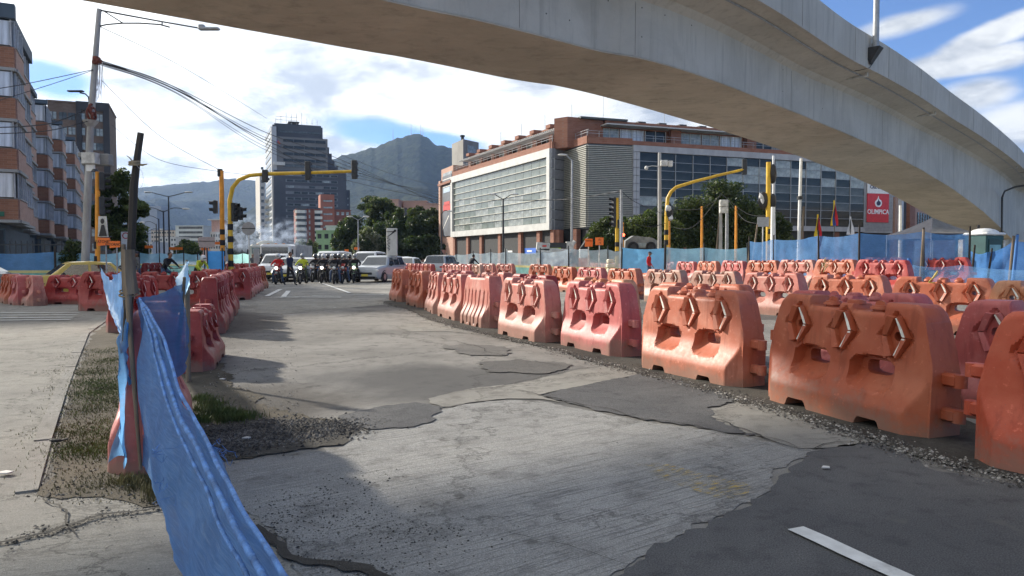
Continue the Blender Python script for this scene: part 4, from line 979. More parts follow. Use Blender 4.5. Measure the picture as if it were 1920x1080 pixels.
g_curt = glass_mat('curtained_glass', (.27, .29, .275), .2, .4, 1.2, .45)
g_curt_refl = glass_mat('curtain_reflection_window', (.50, .51, .53), .15, .45, .9, .6, stretch=(4, 4, .3))  # curtain tone, lightened in colour to stand in for bright reflections
# ---------------------------------------------------------------- shopping centre
P0 = (xat(850, 126), 126.0); P1 = (xat(1036, 93), 93.0); P2 = (xat(1058, 95), 95.0); P3 = (xat(1101, 89), 89.0); P4 = (xat(1184, 90.5), 90.5); P5 = (xat(1618, 103.6), 103.6); P6 = (xat(1672, 105.3), 105.3)
mall = empty('shopping_centre', (P1[0], P1[1], 0), label='long shopping centre with a glazed white box, dark glass front and brick top storey', cat='building')
mo = Vector(mall.location)
ZB, ZT = 5.0, 15.15
core = MB()
poly = [P0, P1, P2, P3, P4, P5, P6, (P6[0]+3, P6[1]+30), (P0[0]+20, P0[1]+30)]
def inset(poly, d):
    c = Vector((sum(p[0] for p in poly)/len(poly), sum(p[1] for p in poly)/len(poly))); return [((Vector(p)-c)*(1-d/(Vector(p)-c).length)+c) for p in poly]
def mass(mb, poly, z0, z1):
    n = len(poly); vs = [(p[0], p[1], z0) for p in poly]+[(p[0], p[1], z1) for p in poly]
    mb.add(vs, [tuple(range(n)), tuple(range(2*n-1, n-1, -1))]+[(i, (i+1) % n, n+(i+1) % n, n+i) for i in range(n)])
ins = inset(poly, .35); mass(core, ins, 0, ZT-.05); core.build('core', M('interior_dark', (.05, .05, .05), .9), mall, off=mo)
wA = Wall(P0, P1)
# glazed box
b = .95
fr_ = MB(); wA.slab(fr_, 0, wA.L, ZT-1.0, ZT, -.3, .5); wA.slab(fr_, 0, wA.L, ZB, ZB+.9, -.3, .5); wA.slab(fr_, 0, .8, ZB+.9, ZT-1.0, -.3, .5); wA.slab(fr_, wA.L-.8, wA.L, ZB+.9, ZT-1.0, -.3, .5); fr_.build('box_frame', cladw, mall, off=mo)
nc, nr = 14, 8; t0, t1 = .8, wA.L-.8; z0, z1 = ZB+.9, ZT-1.0; dt = (t1-t0)/nc; dz = (z1-z0)/nr
rr = random.Random(4)
for r in range(nr):
    for c in range(nc):
        o = rect_part('pane', wA, mall, mo, t0+c*dt+.03, t0+(c+1)*dt-.03, z0+r*dz+.06, z0+(r+1)*dz-.06, .10, .16, (g_curt if (r < 5 and rr.random() < .35+.04*c) else g_pale))
        o.rotation_euler = (rr.gauss(0, .004), 0, wA.an+rr.gauss(0, .004))
    if r: rect_part('transom', wA, mall, mo, t0, t1, z0+r*dz-.05, z0+r*dz+.05, .12, .30, M('transom_cream', (.42, .42, .37), .5))
# end panels of the box
wB = Wall(P1, P2)
for k in range(8):
    h = (ZT-ZB)/8; rect_part('cladding_panel', wB, mall, mo, -.3, wB.L, ZB+k*h+.05, ZB+(k+1)*h-.05, -.1, .1+.02*(k % 2), M('side_panel_grey', (.24, .245, .26), .6, .15, 2))
# louvred corner
for w_, (ta, tb) in ((Wall(P2, P3), (0, 1)), (Wall(P3, P4), (0, 1))):
    mb = MB()
    n_ = 44
    for k in range(n_):
        z = ZB+.2+(ZT-ZB-.3)*k/n_; mb.prism([(0, z), (w_.L, z), (w_.L, z+.11), (0, z+.11)], w_.A, w_.u, Vector((0, 0, 1)), w_.n, .02, .22)
    o = mb.build('louvre', M('louvre_cream', (.36, .355, .31), .5, .1), mall, off=mo, kind='stuff')
    mb = MB(); w_.slab(mb, 0, w_.L, ZB, ZT, -.2, -.02); mb.build('louvre_backing', M('louvre_back', (.10, .11, .12), .7), mall, off=mo)
# dark glass front
wC = Wall(P4, P5); mb = MB()
tl = wC.tpx(1196); wC.slab(mb, 0, wC.L, ZT-.75, ZT, -.2, .35); wC.slab(mb, 0, wC.L, ZB+.1, ZB+.75, -.2, .35)
mb.build('fascia', clad, mall, off=mo)
for k in range(9):
    for c, (a, b_) in enumerate(((0, tl*.5), (tl*.5, tl))):
        h = (ZT-.75-ZB-.75)/9; rect_part('cladding_panel', wC, mall, mo, a+.02, b_-.02, ZB+.75+k*h+.03, ZB+.75+(k+1)*h-.03, 0, .30, clad)
nc, nr = 14, 8; t0, t1 = tl+.05, wC.L-.1; z0, z1 = ZB+.78, ZT-.78; dt = (t1-t0)/nc; dz = (z1-z0)/nr
for r in range(nr):
    for c in range(nc):
        m_ = g_dark
        if c >= 5 and r >= 5 and rr.random() < .55: m_ = g_curt
        elif c >= 5 and r == 4: m_ = g_mid
        elif c in (3, 4) and r == 0: m_ = g_mid
        elif c < 2 and r in (2, 1): m_ = (g_curt, g_mid)[r == 1]
        elif rr.random() < .12: m_ = g_mid
        o = rect_part('pane', wC, mall, mo, t0+c*dt+.04, t0+(c+1)*dt-.04, z0+r*dz+.03, z0+(r+1)*dz-.03, .02, .08, m_); o.rotation_euler = (rr.gauss(0, .006), 0, wC.an+rr.gauss(0, .006))
for c in range(nc+1): rect_part('mullion', wC, mall, mo, t0+c*dt-.04, t0+c*dt+.04, z0, z1, .03, .18, M('mullion_grey', (.30, .31, .32), .5))
for r in range(1, nr): rect_part('transom', wC, mall, mo, t0, t1, z0+r*dz-.03, z0+r*dz+.03, .03, .14, M('mullion_grey'))
# signs on the pale wall at the right
wD = Wall(P5, P6)
mb = MB(); wD.slab(mb, 0, wD.L, ZB, ZT, -.2, .02); mb.build('panel_wall', clad, mall, off=mo)
mb = MB()
for k in range(46): wD.slab(mb, .25, wD.L-.1, ZB+.3+k*.21, ZB+.3+k*.21+.13, .03, .10)
mb.build('louvre', M('louvre_grey', (.30, .30, .31), .6), mall, off=mo, kind='stuff')
def text_mesh(txt, size, mat, parent, loc, rot, extr=.01, name='lettering', bold=0.0, sx_=1.0):
    cu = bpy.data.curves.new('txt', 'FONT'); cu.body = txt; cu.size = size; cu.extrude = extr; cu.align_x = 'CENTER'; cu.align_y = 'CENTER'; cu.offset = bold; cu.resolution_u = 3
    tmp = bpy.data.objects.new('txt', cu); COL.objects.link(tmp); dg = bpy.context.evaluated_depsgraph_get(); me = bpy.data.meshes.new_from_object(tmp.evaluated_get(dg)); bpy.data.objects.remove(tmp)
    me.materials.clear(); me.materials.append(mat); o = bpy.data.objects.new(name, me); COL.objects.link(o); o.parent = parent; o.location = loc; o.rotation_euler = rot; o.scale = (sx_, 1, 1); return o
sa, sb = wD.tpx(1620)+.15, wD.tpx(1661.5)
zr0, zr1 = zat(417, 104.4), zat(363.5, 104.4)
rect_part('white_sign', wD, mall, mo, sa, sb, zr1+.02, zr1+1.9, .10, .22, white)
redm = M('sign_red', (.55, .025, .035), .45, .1, 2)
rect_part('red_sign', wD, mall, mo, sa, sb, zr0, zr1, .10, .24, redm)
rz_ = (math.pi/2, 0, wD.an)
sc_ = (sb-sa)
text_mesh('OLIMPICA', .86*sc_/3.6*1.0, M('sign_white', (.8, .8, .8), .5), mall, wD.p((sa+sb)/2, zr0+(zr1-zr0)*.36, .26)-mo, rz_, .02, bold=.012, sx_=.95)
text_mesh('CRE LA', .62*sc_/3.6, M('sign_navy', (.03, .035, .08), .5), mall, wD.p(sa+sc_*.38, zr1+.9, .24)-mo, rz_, .02, bold=.015)
def flame(scale, mat, d, name):
    pts = []
    out = [(0, 1.05), (.12, .62), (.50, .40), (.62, .02), (.40, -.38), (0, -.5), (-.40, -.38), (-.62, .02), (-.50, .34), (-.22, .55)]
    P_ = [Vector((x*scale, y*scale, 0)) for x, y in out]; P_ = catmull(P_+[P_[0]], 4)[:-1]
    mb = MB(); mb.prism([(p.x, p.y) for p in P_], wD.p((sa+sb)/2, zr0+(zr1-zr0)*.66, 0), wD.u, (0, 0, 1), wD.n, d, d+.03); mb.build(name, mat, mall, off=mo)
flame(.95*sc_/3.6, M('sign_white'), .245, 'flame_emblem'); flame(.55*sc_/3.6, M('sign_navy'), .28, 'flame_emblem')
# ground floor: brick columns, shop fronts, shop signs
wG = Wall((P0[0]+.6, P0[1]+.3), (P1[0]+.6, P1[1]+.3))
cols = [852, 877, 902, 937, 975, 1010, 1036]
for k, px in enumerate(cols):
    t_ = wA.tpx(px); rect_part('column', wA, mall, mo, t_-.45, t_+.45, 0, ZB, -.8, .1, brick)
signs = [(cladw, (.1, .2, .5)), (M('sign_blue_dark', (.04, .05, .22), .5), None), (M('sign_maroon', (.22, .02, .03), .5), None), (M('sign_blue', (.03, .13, .52), .5), None), (M('sign_blue'), None), (None, None)]
for k in range(len(cols)-1):
    a, b_ = wA.tpx(cols[k])+.45, wA.tpx(cols[k+1])-.45
    rect_part('shop_window', wA, mall, mo, a, b_, 2.9, ZB-.1, -.7, -.6, g_mid if k % 2 else g_dark)
    rect_part('shopfront', wA, mall, mo, a, b_, 0, 1.85, -.7, -.6, g_mid)
    if k < 5:
        rect_part('shop_sign', wA, mall, mo, a, b_, 2.0, 2.8, -.65, -.3, [M('sign_blue_dark'), M('sign_blue_dark'), M('sign_maroon'), M('sign_blue'), M('sign_blue')][k])
        rect_part('sign_lettering', wA, mall, mo, a+(b_-a)*.25, a+(b_-a)*.55, 2.28, 2.52, -.3, -.27, white)
    else: rect_part('shutter', wA, mall, mo, a, b_, 1.9, 2.8, -.65, -.3, whitedirty)
for (P, Q, n_) in ((P1, P3, 2), (P3, P4, 3)):
    w_ = Wall(P, Q)
    for k in range(n_): rect_part('column', w_, mall, mo, w_.L*k/n_+.3, w_.L*k/n_+1.1, 0, ZB, -.8, .0, brick)
    rect_part('shop_window', w_, mall, mo, .2, w_.L-.1, .2, ZB-.1, -1.1, -1.0, g_dark)
for k in range(12):
    t_ = wC.L*(k+.5)/12; rect_part('column', wC, mall, mo, t_-.5, t_+.5, 0, ZB, -.8, -.2, brick)
rect_part('shop_window', wC, mall, mo, .2, wC.L-.1, .2, ZB-.1, -1.1, -1.0, g_dark)
# terrace storey in brick
for (w_, z1) in ((wA, .85), (wB, .85), (Wall(P2, P3), .95), (Wall(P3, P4), .8), (wC, .55)):
    rect_part('parapet', w_, mall, mo, -.15 if w_ is wA else 0, w_.L, ZT+.02, ZT+z1, -.5, .12, brick if w_ is not wC else brick)
    mb = MB()
    for zz_ in (.45, .75): mb.tube([w_.p(0, ZT+z1+zz_, -.1), w_.p(w_.L, ZT+z1+zz_, -.1)], .025, 5)
    k = 0
    while k*1.5 < w_.L: mb.tube([w_.p(k*1.5, ZT+z1, -.1), w_.p(k*1.5, ZT+z1+.76, -.1)], .02, 4); k += 1
    mb.build('railing', steel, mall, off=mo)
def offw(w, d, a=0, b=0): return Wall(w.p(a, 0, -d), w.p(w.L-b, 0, -d))
wE = offw(wA, 3.2, 1.0, 0); ztop = 18.9
mb = MB(); wE.slab(mb, 0, wE.L, ZT, ztop-.2, -8, 0); mb.build('terrace_storey', brick, mall, off=mo)
for k in range(8):
    t_ = wE.L*k/7.2+.3
    mb = MB(); wE.slab(mb, t_, t_+1.1, ZT, ztop-.3, 0, .9); wE.slab(mb, t_-.1, t_+1.2, ztop-.3, ztop+.15, -.5, 1.3); mb.build('pier', brick, mall, off=mo)
    if k < 7:
        rect_part('window', wE, mall, mo, t_+1.3, t_+wE.L/7.2-.3, ZT+.9, ZT+2.5, .0, .08, g_dark if k % 2 else g_curt)
rect_part('roof_edge', wE, mall, mo, 0, wE.L, ztop-.18, ztop+.05, -8, .25, brick)
mb = MB(); 
for k in range(70): t_ = wE.L*k/70; wE.slab(mb, t_, t_+.16, ZT+2.55, ZT+2.68, .1, 2.6)
wE.slab(mb, 0, wE.L, ZT+2.45, ZT+2.54, 2.3, 2.45); mb.build('pergola', cladw, mall, off=mo, kind='stuff')
mb = MB(); w_ = offw(wB, 2.5); mass(mb, [wE.p(wE.L-.2, 0, 2.9), wE.p(wE.L+1.6, 0, 2.0), wE.p(wE.L+1.8, 0, -3), wE.p(wE.L-.2, 0, -4)], ZT, ztop); mb.build('stair_block', brick, mall, off=mo)
# right terrace storey
wF = offw(Wall(P3, P5), 4.0, 2.6, 2.0); zt2 = 18.9
mb = MB(); wF.slab(mb, 0, wF.L, ZT, zt2-.5, -8, 0); mb.build('terrace_storey', brick, mall, off=mo)
rect_part('roof_slab', wF, mall, mo, -2.0, wF.L*.12, zt2-.15, zt2+.1, -7, .8, M('roof_dark', (.08, .09, .09), .7))
rect_part('roof_slab', wF, mall, mo, wF.L*.04, wF.L, zt2-.5, zt2-.15, -8, .5, brick)
x = 1.0; k = 0
while x < wF.L-3:
    wd = (2.6, 3.4, 3.0, 3.2)[k % 4]
    rect_part('window', wF, mall, mo, x, x+wd, ZT+.5, ZT+2.7, 0, .08, (g_curt, g_curt_refl, g_dark, g_curt)[k % 4])
    for q in range(3): rect_part('window_frame', wF, mall, mo, x+wd*q/2-.05, x+wd*q/2+.05, ZT+.5, ZT+2.7, .06, .14, cladw)
    x += wd+.25; k += 1
    if k % 3 == 0: rect_part('pier', wF, mall, mo, x+.1, x+1.6, ZT, zt2-.3, 0, .9, brick); x += 1.9
rect_part('pergola', wF, mall, mo, 1, wF.L-2, ZT+2.85, ZT+3.0, .1, 2.0, cladw)
for k in range(5): 
    t_ = 7+k*3.1; rect_part('chimney', wF, mall, mo, t_, t_+1.1, zt2-.15, zt2+.3, -2, -.8, M('roof_dark'))
for k in range(3):
    mb = MB(); q = wF.p(2+k*9, 0, -1); mb.cyl(q+Vector((0, 0, ZT+3.5)), q+Vector((0, 0, zt2+3.2-k*.5)), .03, n=5); mb.build('antenna', steel, mall, off=mo)
for k in range(4):
    mb = MB(); q = wE.p(5+k*8, 0, -3); mb.cyl(q+Vector((0, 0, ztop-.3)), q+Vector((0, 0, ztop+3.4)), .04, n=5); mb.build('antenna', steel, mall, off=mo)
# left end: banner bay and stair tower
Pm = (xat(828, 133), 133.0); wH = Wall(Pm, P0)
mb = MB(); wH.slab(mb, 0, wH.L, 0, 17.2, -4, -.02); mb.build('end_bay', brick_p, mall, off=mo)
rect_part('column', wH, mall, mo, 0, 1.0, 0, ZT, .0, .5, brick_p)
rect_part('window', wH, mall, mo, 1.4, wH.L-.5, ZT+.2, ZT+1.2, .0, .08, g_curt)
rect_part('cornice', wH, mall, mo, -.3, wH.L+.3, ZT-.9, ZT-.5, 0, .6, brick)
zb0, zb1 = zat(443, 130), zat(330, 130)
rect_part('banner', wH, mall, mo, 1.4, wH.L-.2, zb0, zb1, .1, .2, M('banner_slate', (.07, .08, .10), .6, .5, .5))
hB = zb1-zb0
mb = MB(); wH.slab(mb, 2.0, wH.L-.8, zb0+hB*.42, zb0+hB*.52, .21, .23); wH.slab(mb, 2.6, wH.L-1.4, zb0+hB*.50, zb0+hB*.57, .21, .23); mb.build('banner_print', M('banner_red', (.45, .02, .02), .6), mall, off=mo)
mb = MB(); mb.prism([(1.6, zb0+hB*.12), (1.9, zb0+hB*.12), (wH.L-1.8, zb0+hB*.32), (wH.L-2.1, zb0+hB*.34)], wH.A, wH.u, (0, 0, 1), wH.n, .21, .23)
for q in range(3): wH.slab(mb, 1.8, wH.L-.9, zb0+hB*(.93-.06*q), zb0+hB*(.945-.06*q), .21, .23)
mb.build('banner_print', whitedirty, mall, off=mo)
rect_part('banner_print', wH, mall, mo, 2.2, wH.L-1.2, zb0+hB*.72, zb0+hB*.80, .21, .24, M('banner_blue', (.35, .45, .55), .6))
st_ = Wall((xat(848, 136), 136), (xat(866, 126+6), 132)); mb = MB()
tA, tB = (xat(848, 142), 142), (xat(869, 136), 136); tC = (xat(898, 140), 140); mass(mb, [tA, tB, tC, (tC[0]-2, 152), (tA[0]+2, 152)], 10, zat(264, 138)); mb.build('stair_tower', M('tower_grey', (.26, .25, .23), .9, .15, .3), mall, off=mo)
wT = Wall(tB, tC); rect_part('window', wT, mall, mo, 1.2, 3.6, zat(290, 137), zat(272, 137), 0, .1, g_curt)
mb = MB(); q = wT.p(2.4, zat(264, 138), -2); mb.cyl(q, q+Vector((0, 0, .9)), .3, n=8); mb.cyl(q+Vector((0, 0, .9)), q+Vector((0, 0, 1.2)), .45, n=8); mb.build('vent_pipe', dark, mall, off=mo)
# ---------------------------------------------------------------- brick annex beyond the signs
A1 = (xat(1677, 106), 106); B1 = (xat(1790, 150), 150)
an_ = empty('brick_annex', (A1[0], A1[1], 0), label='low pinkish brick building running back under the overpass beside the red sign', cat='building'); ao = Vector(an_.location)
wN = Wall(A1, B1); mb = MB(); wN.slab(mb, 0, wN.L, 0, 10.2, -12, 0); mb.build('wall', brick_p, an_, off=ao)
rect_part('column', wN, an_, ao, 1.5, 3.0, 0, 12.5, 0, .5, M('annex_white', (.5, .5, .5), .7)); rect_part('recess', wN, an_, ao, 3.4, 6.5, 0, 10.0, .0, .2, M('interior_dark')); rect_part('column', wN, an_, ao, 7, 11, 0, 11.5, 0, .6, brick)
for k in range(9): rect_part('window', wN, an_, ao, 16+k*2.2, 17.3+k*2.2, 6.6, 8.8, 0, .1, g_dark)
rect_part('cornice', wN, an_, ao, 12, wN.L, 5.8, 6.1, 0, .25, brick)
# ---------------------------------------------------------------- tall office tower
Af = (xat(513, 350), 350.0); fdir = Vector((.93, .37)); sdir = Vector((-.37*1.15, .93)).normalized()
tw = empty('office_tower', (Af[0], Af[1], 0), label='tall stepped dark grey office tower with a bright glazed left side', cat='building'); to = Vector(tw.location)
big = Wall(Af, (Af[0]+fdir.x*80, Af[1]+fdir.y*80))
tw_l = M('tower_clad_light', (.17, .165, .16), .7, .08, .08); tw_d = M('tower_clad_dark', (.062, .066, .078), .6, .12, .08)
back = 30
def wing(px0, px1, py_top, d0, mat, nm='wing', dep=back, y=352, z0=0):
    t0, t1 = big.tpx(px0), big.tpx(px1); mb = MB(); big.slab(mb, t0, t1, z0, zat(py_top, y), -dep, d0); return mb.build(nm, mat, tw, off=to), t0, t1, zat(py_top, y)
wing(513, 617, 256, -.5, tw_l); wing(515, 609, 233, -2.5, tw_d, dep=22); wing(519, 607, 229, -4, tw_d, dep=18)
wing(515, 650, 320, 1.5, tw_d, dep=back-2); wing(650, 658, 352, -1, tw_d, dep=back-6)
for (a, b_, y_) in ((617, 621, 270), (621, 626, 282), (626, 631, 296), (631, 637, 306)): wing(a, b_, y_, -3, tw_d, 'terrace', dep=back-8)
tt = lambda p: big.tpx(p)
for k, yy in enumerate((262, 274.5, 287, 299, 309)):
    for q in range(4):
        a, b_ = tt(534+q*20), tt(553+q*20); rect_part('window', big, tw, to, a, b_, zat(yy+3.2, 352), zat(yy-1.8, 352), -.4, -.2, g_dark if k != 4 else g_mid)
for q in range(3): rect_part('window', big, tw, to, tt(528+q*27), tt(552+q*27), zat(247, 352), zat(243, 352), -2.4, -2.1, g_mid)
rect_part('opening', big, tw, to, tt(518), tt(524), zat(247, 352), zat(237, 352), -2.4, -2.2, black)
gm2 = M('tower_strip', (.16, .165, .175), .5, .3, .1)
for k in range(12):
    yy = 327+k*11.2; 
    rect_part('window_band', big, tw, to, tt(537), tt(634), zat(yy+3.4, 352), zat(yy-2.0, 352), 1.52, 1.62, gm2)
    for q in range(7):
        if rr.random() < .15: continue
        a = tt(539+q*13.5+rr.uniform(0, 2)); rect_part('window', big, tw, to, a, a+2.8, zat(yy+2.6, 352), zat(yy-1.2, 352), 1.63, 1.72, g_dark if rr.random() < .75 else g_curt)
for k in range(6): rect_part('window', big, tw, to, tt(653), tt(655), zat(370+k*12, 352), zat(367+k*12, 352), -.9, -.7, g_curt)
rect_part('roof_box', big, tw, to, tt(515), tt(536), zat(311, 352), zat(305, 352), 1.6, 2.6, whitedirty)
# emblem: blue and red gable with a stroke below
mb = MB(); za = zat(270, 352); ta = tt(523.5)
mb.prism([(-1.6, 0), (0, 2.0), (.2, 1.2), (-.8, -.1)], big.p(ta, za, -.3), big.u, (0, 0, 1), big.n, 0, .2); mb.build('emblem', M('emblem_blue', (.05, .10, .35), .6), tw, off=to)
mb = MB(); mb.prism([(0, 1.8), (1.6, 0), (.7, -.2), (-.2, .9)], big.p(ta, za, -.3), big.u, (0, 0, 1), big.n, 0, .2); mb.build('emblem', M('emblem_red', (.45, .06, .03), .6), tw, off=to)
mb = MB()
for q in range(4): big.slab(mb, ta-1.6+q*.9, ta-1.1+q*.9, za-2.0, za-.7, -.3, -.1)
mb.build('lettering', M('emblem_letter', (.12, .13, .17), .6), tw, off=to)
# lit left side
Bs = V2(Af)+Vector((-.42, 1, 0)).normalized()*38; wS = Wall(Bs, Af); wS.n = Vector((-wS.u.y, wS.u.x, 0))*-1
wS.n = Vector((wS.u.y, -wS.u.x, 0)); 
if wS.n.x > 0: wS.n = -wS.n
mb = MB(); wS.slab(mb, 0, wS.L, 0, zat(238, 352), -2, 0); mb.build('side_wall', M('tower_side', (.42, .43, .44), .5, .1, .1), tw, off=to)
rect_part('side_edge', wS, tw, to, wS.L-2.2, wS.L, 0, zat(240, 352), .0, .3, cladw)
for k in range(20):
    z = 3+k*3.1; rect_part('window_band', wS, tw, to, 1, wS.L-3, z, z+1.9, .05, .3, g_mid if k % 2 else g_curt)
    if k < 10: rect_part('balcony', wS, tw, to, -3, wS.L*.45, z-.9, z-.1, .3, 2.5, cladw)
mb = MB()
for k in range(9): q = big.p(2+k*2.4, zat(230, 352), -4); mb.cyl(q, q+Vector((0, 0, random.uniform(2.5, 6))), .12, n=4)
mb.tube([big.p(2, zat(230, 352)+3.5, -4), big.p(12, zat(230, 352)+3.5, -4)], .1, 4); mb.tube([big.p(2, zat(230, 352)+2, -4), big.p(12, zat(230, 352)+2, -4)], .1, 4); mb.build('roof_scaffold', whitedirty, tw, off=to)
mb = MB(); big.slab(mb, tt(545), tt(566), zat(226, 352), zat(224.5, 352), -9, -3); mb.build('roof_canopy', dark, tw, off=to)
# slim pale block beside it
nb = empty('slim_block', at(492, 484, 330).xy.to_3d(), label='slim pale concrete block pressed against the left side of the office tower', cat='building'); no_ = Vector(nb.location)
wX = Wall((xat(489, 330), 330), (xat(497, 330), 331)); mb = MB(); wX.slab(mb, 0, wX.L, 0, zat(330, 330), -12, 0); mb.build('wall', M('pale_block', (.45, .43, .39), .8), nb, off=no_)
for k in range(14): rect_part('window', wX, nb, no_, .5, wX.L-.5, 3+k*2.9, 4.2+k*2.9, 0, .15, g_mid)
# ---------------------------------------------------------------- generic block
def block(name, label, pxl, pxr, py_top, d, mat, rows=0, cols=0, wmat=g_dark, skew=0.0, dep=12, side=None, wz=(.25, .7), roof=None, group=None, lift=0):
    A_ = (xat(pxl, d), d); B_ = (xat(pxr, d+skew), d+skew); w_ = Wall(A_, B_); z1 = zat(py_top, d)
    r = empty(name, ((A_[0]+B_[0])/2, d, 0), label=label, cat='building', group=group); o_ = Vector(r.location)
    mb = MB(); w_.slab(mb, 0, w_.L, 0, z1, -dep, 0); mb.build('wall', mat, r, off=o_)
    if rows:
        hz = (z1-lift)/rows; hw = w_.L/cols
        for i in range(rows):
            for j in range(cols):
                rect_part('window', w_, r, o_, hw*(j+.22), hw*(j+.78), lift+hz*(i+wz[0]), lift+hz*(i+wz[1]), 0, .06, wmat)
    rect_part('roof', w_, r, o_, -.15, w_.L+.15, z1+.01, z1+.3, -dep-.2, .2, roof or mat)
    return r, w_, o_, z1
r, w_, o_, z1 = block('brick_apartment_block', 'red brick apartment block with white curved balconies below the grey tower', 556, 658, 393, 250, M('brick_far_red', (.20, .075, .055), .9, .12, .5), dep=14, skew=6)
cream = M('balcony_cream', (.62, .60, .53), .8, .1, 1)
for k in range(9):
    z = 1.0+k*1.95
    mb = MB(); c = w_.p(w_.tpx(565), 0, .4)
    mb.prism([(-1.9, 0), (-1.3, .9), (1.3, .9), (1.9, 0)], c+Vector((0, 0, z)), w_.u, w_.n, (0, 0, 1), 0, 1.0); mb.build('balcony', cream, r, off=o_)
    rect_part('window', w_, r, o_, w_.tpx(557), w_.tpx(575), z+1.0, z+1.9, .02, .2, g_mid)
    rect_part('balcony', w_, r, o_, w_.tpx(591), w_.tpx(605), z, z+.95, .1, 1.0, cream); rect_part('window', w_, r, o_, w_.tpx(591), w_.tpx(605), z+1.0, z+1.9, .02, .1, g_dark)
    rect_part('window', w_, r, o_, w_.tpx(580), w_.tpx(583), z+.3, z+1.4, .02, .1, g_curt)
mb = MB(); w_.slab(mb, w_.tpx(602), w_.tpx(628), 0, zat(363, 250), -8, .4); mb.build('stair_tower', M('brick_far_bright', (.30, .115, .08), .9, .1, .5), r, off=o_)
for k in range(5): rect_part('window_band', w_, r, o_, w_.tpx(607), w_.tpx(624), zat(377+k*12.5, 250), zat(374+k*12.5, 250), .41, .5, g_curt)
for k in range(3): rect_part('window', w_, r, o_, w_.tpx(632+k*9), w_.tpx(637+k*9), zat(402, 250), zat(396, 250), .02, .1, g_curt)
r, w_, o_, z1 = block('green_house', 'pale green three-storey house with small dark windows beside the trees', 593, 632, 434, 180, M('paint_green', (.26, .40, .22), .85, .1, 1), 3, 3, g_dark, wz=(.35, .78))
r, w_, o_, z1 = block('white_house', 'white low house with a dark zigzag roof line behind the green one', 612, 640, 425, 190, M('paint_offwhite', (.5, .5, .47), .85, .1, 1), 3, 4, g_mid)
r, w_, o_, z1 = block('striped_office_block', 'white office block with horizontal window bands below the hills', 330, 382, 424, 400, M('paint_pale', (.50, .53, .50), .7, .1, .3), dep=25, skew=-2)
for k in range(7): rect_part('window_band', w_, r, o_, 2, w_.L-.5, 2.2+k*2.5, 3.4+k*2.5, .02, .15, g_mid)
r, w_, o_, z1 = block('slab_tower', 'hazy blue-grey slab tower far away in front of the mountain', 266, 296, 394, 900, M('slab_tower_grey', (.28, .30, .33), .8, .05, .1), dep=30)
rect_part('crown', w_, r, o_, 6, w_.L+5, z1+.3, z1+5, -20, -.5, M('slab_tower_grey'))
r, w_, o_, z1 = block('beige_apartment_block', 'beige apartment block with a dark mansard roof on the left avenue', 284, 328, 432, 420, M('paint_beige', (.42, .36, .30), .85, .1, .5), 7, 9, g_mid, dep=20, roof=M('roof_slate', (.10, .10, .12), .8))
r, w_, o_, z1 = block('white_apartment_block', 'narrow white apartment block left of the striped office block', 300, 331, 445, 330, cladw, 5, 6, g_mid, dep=14)
r, w_, o_, z1 = block('cream_apartment_block', 'cream block with brick top storeys behind the striped pole', 395, 414, 436, 300, M('paint_cream', (.50, .47, .42), .85), 5, 4, g_mid, dep=14)
rect_part('upper_storey', w_, r, o_, .4, w_.L*.9, z1+.3, z1+5, -8, -.4, M('brick_far_pink', (.45, .27, .21), .9)); rect_part('roof', w_, r, o_, -.8, w_.L, z1+5, z1+5.4, -8, .4, cladw)
for i, (a, b_, y_, d, mt, lb) in enumerate(((757, 800, 378, 262, brick_p, 'pinkish brick block with a white roof storey behind the dark trees'), (795, 824, 383, 255, brick_p, 'low brick block just left of the shopping centre'), (716, 748, 375, 255, brick_p, 'brick block half hidden by the tallest tree'),
        (455, 488, 452, 260, M('paint_grey', (.35, .34, .32), .8), 'low grey building behind the blue smoke'), (372, 396, 448, 380, M('brick_far_pink'), 'small pink brick house right of the striped office block'),
        (262, 286, 455, 260, cladw, 'white low building under the avenue street lamps'))):
    block('distant_building', lb, a, b_, y_, d, mt, 3 if i < 3 else 4, 5, g_mid)
# ---------------------------------------------------------------- dark tower on the left
r, w_, o_, z1 = block('brown_apartment_tower', 'brown and charcoal apartment tower rising behind the left row of flats', 96, 210, 190, 140, brick_d, dep=14, skew=4)
dk = M('charcoal_panel', (.035, .035, .04), .7, .1, .5)
rect_part('corner_panel', w_, r, o_, w_.tpx(200), w_.L+.1, 0, z1+.4, .05, .5, dk); rect_part('corner_panel', w_, r, o_, w_.tpx(150), w_.L, z1-1.2, z1+.4, .05, .48, dk); rect_part('corner_panel', w_, r, o_, w_.tpx(150), w_.tpx(160), 0, z1, .05, .45, dk)
for i in range(11):
    zz = z1-3.2-i*2.75
    for (a, b_) in ((100, 113), (118, 132), (135, 148), (153, 166), (174, 186), (187, 199)):
        rect_part('window', w_, r, o_, w_.tpx(a), w_.tpx(b_), zz, zz+1.35, .02 if a < 150 else .1, .12 if a < 150 else .5-.3, g_curt if rr.random() < .6 else g_mid)
        rect_part('window_frame', w_, r, o_, (w_.tpx(a)+w_.tpx(b_))/2-.04, (w_.tpx(a)+w_.tpx(b_))/2+.04, zz, zz+1.35, .12, .25, dk)
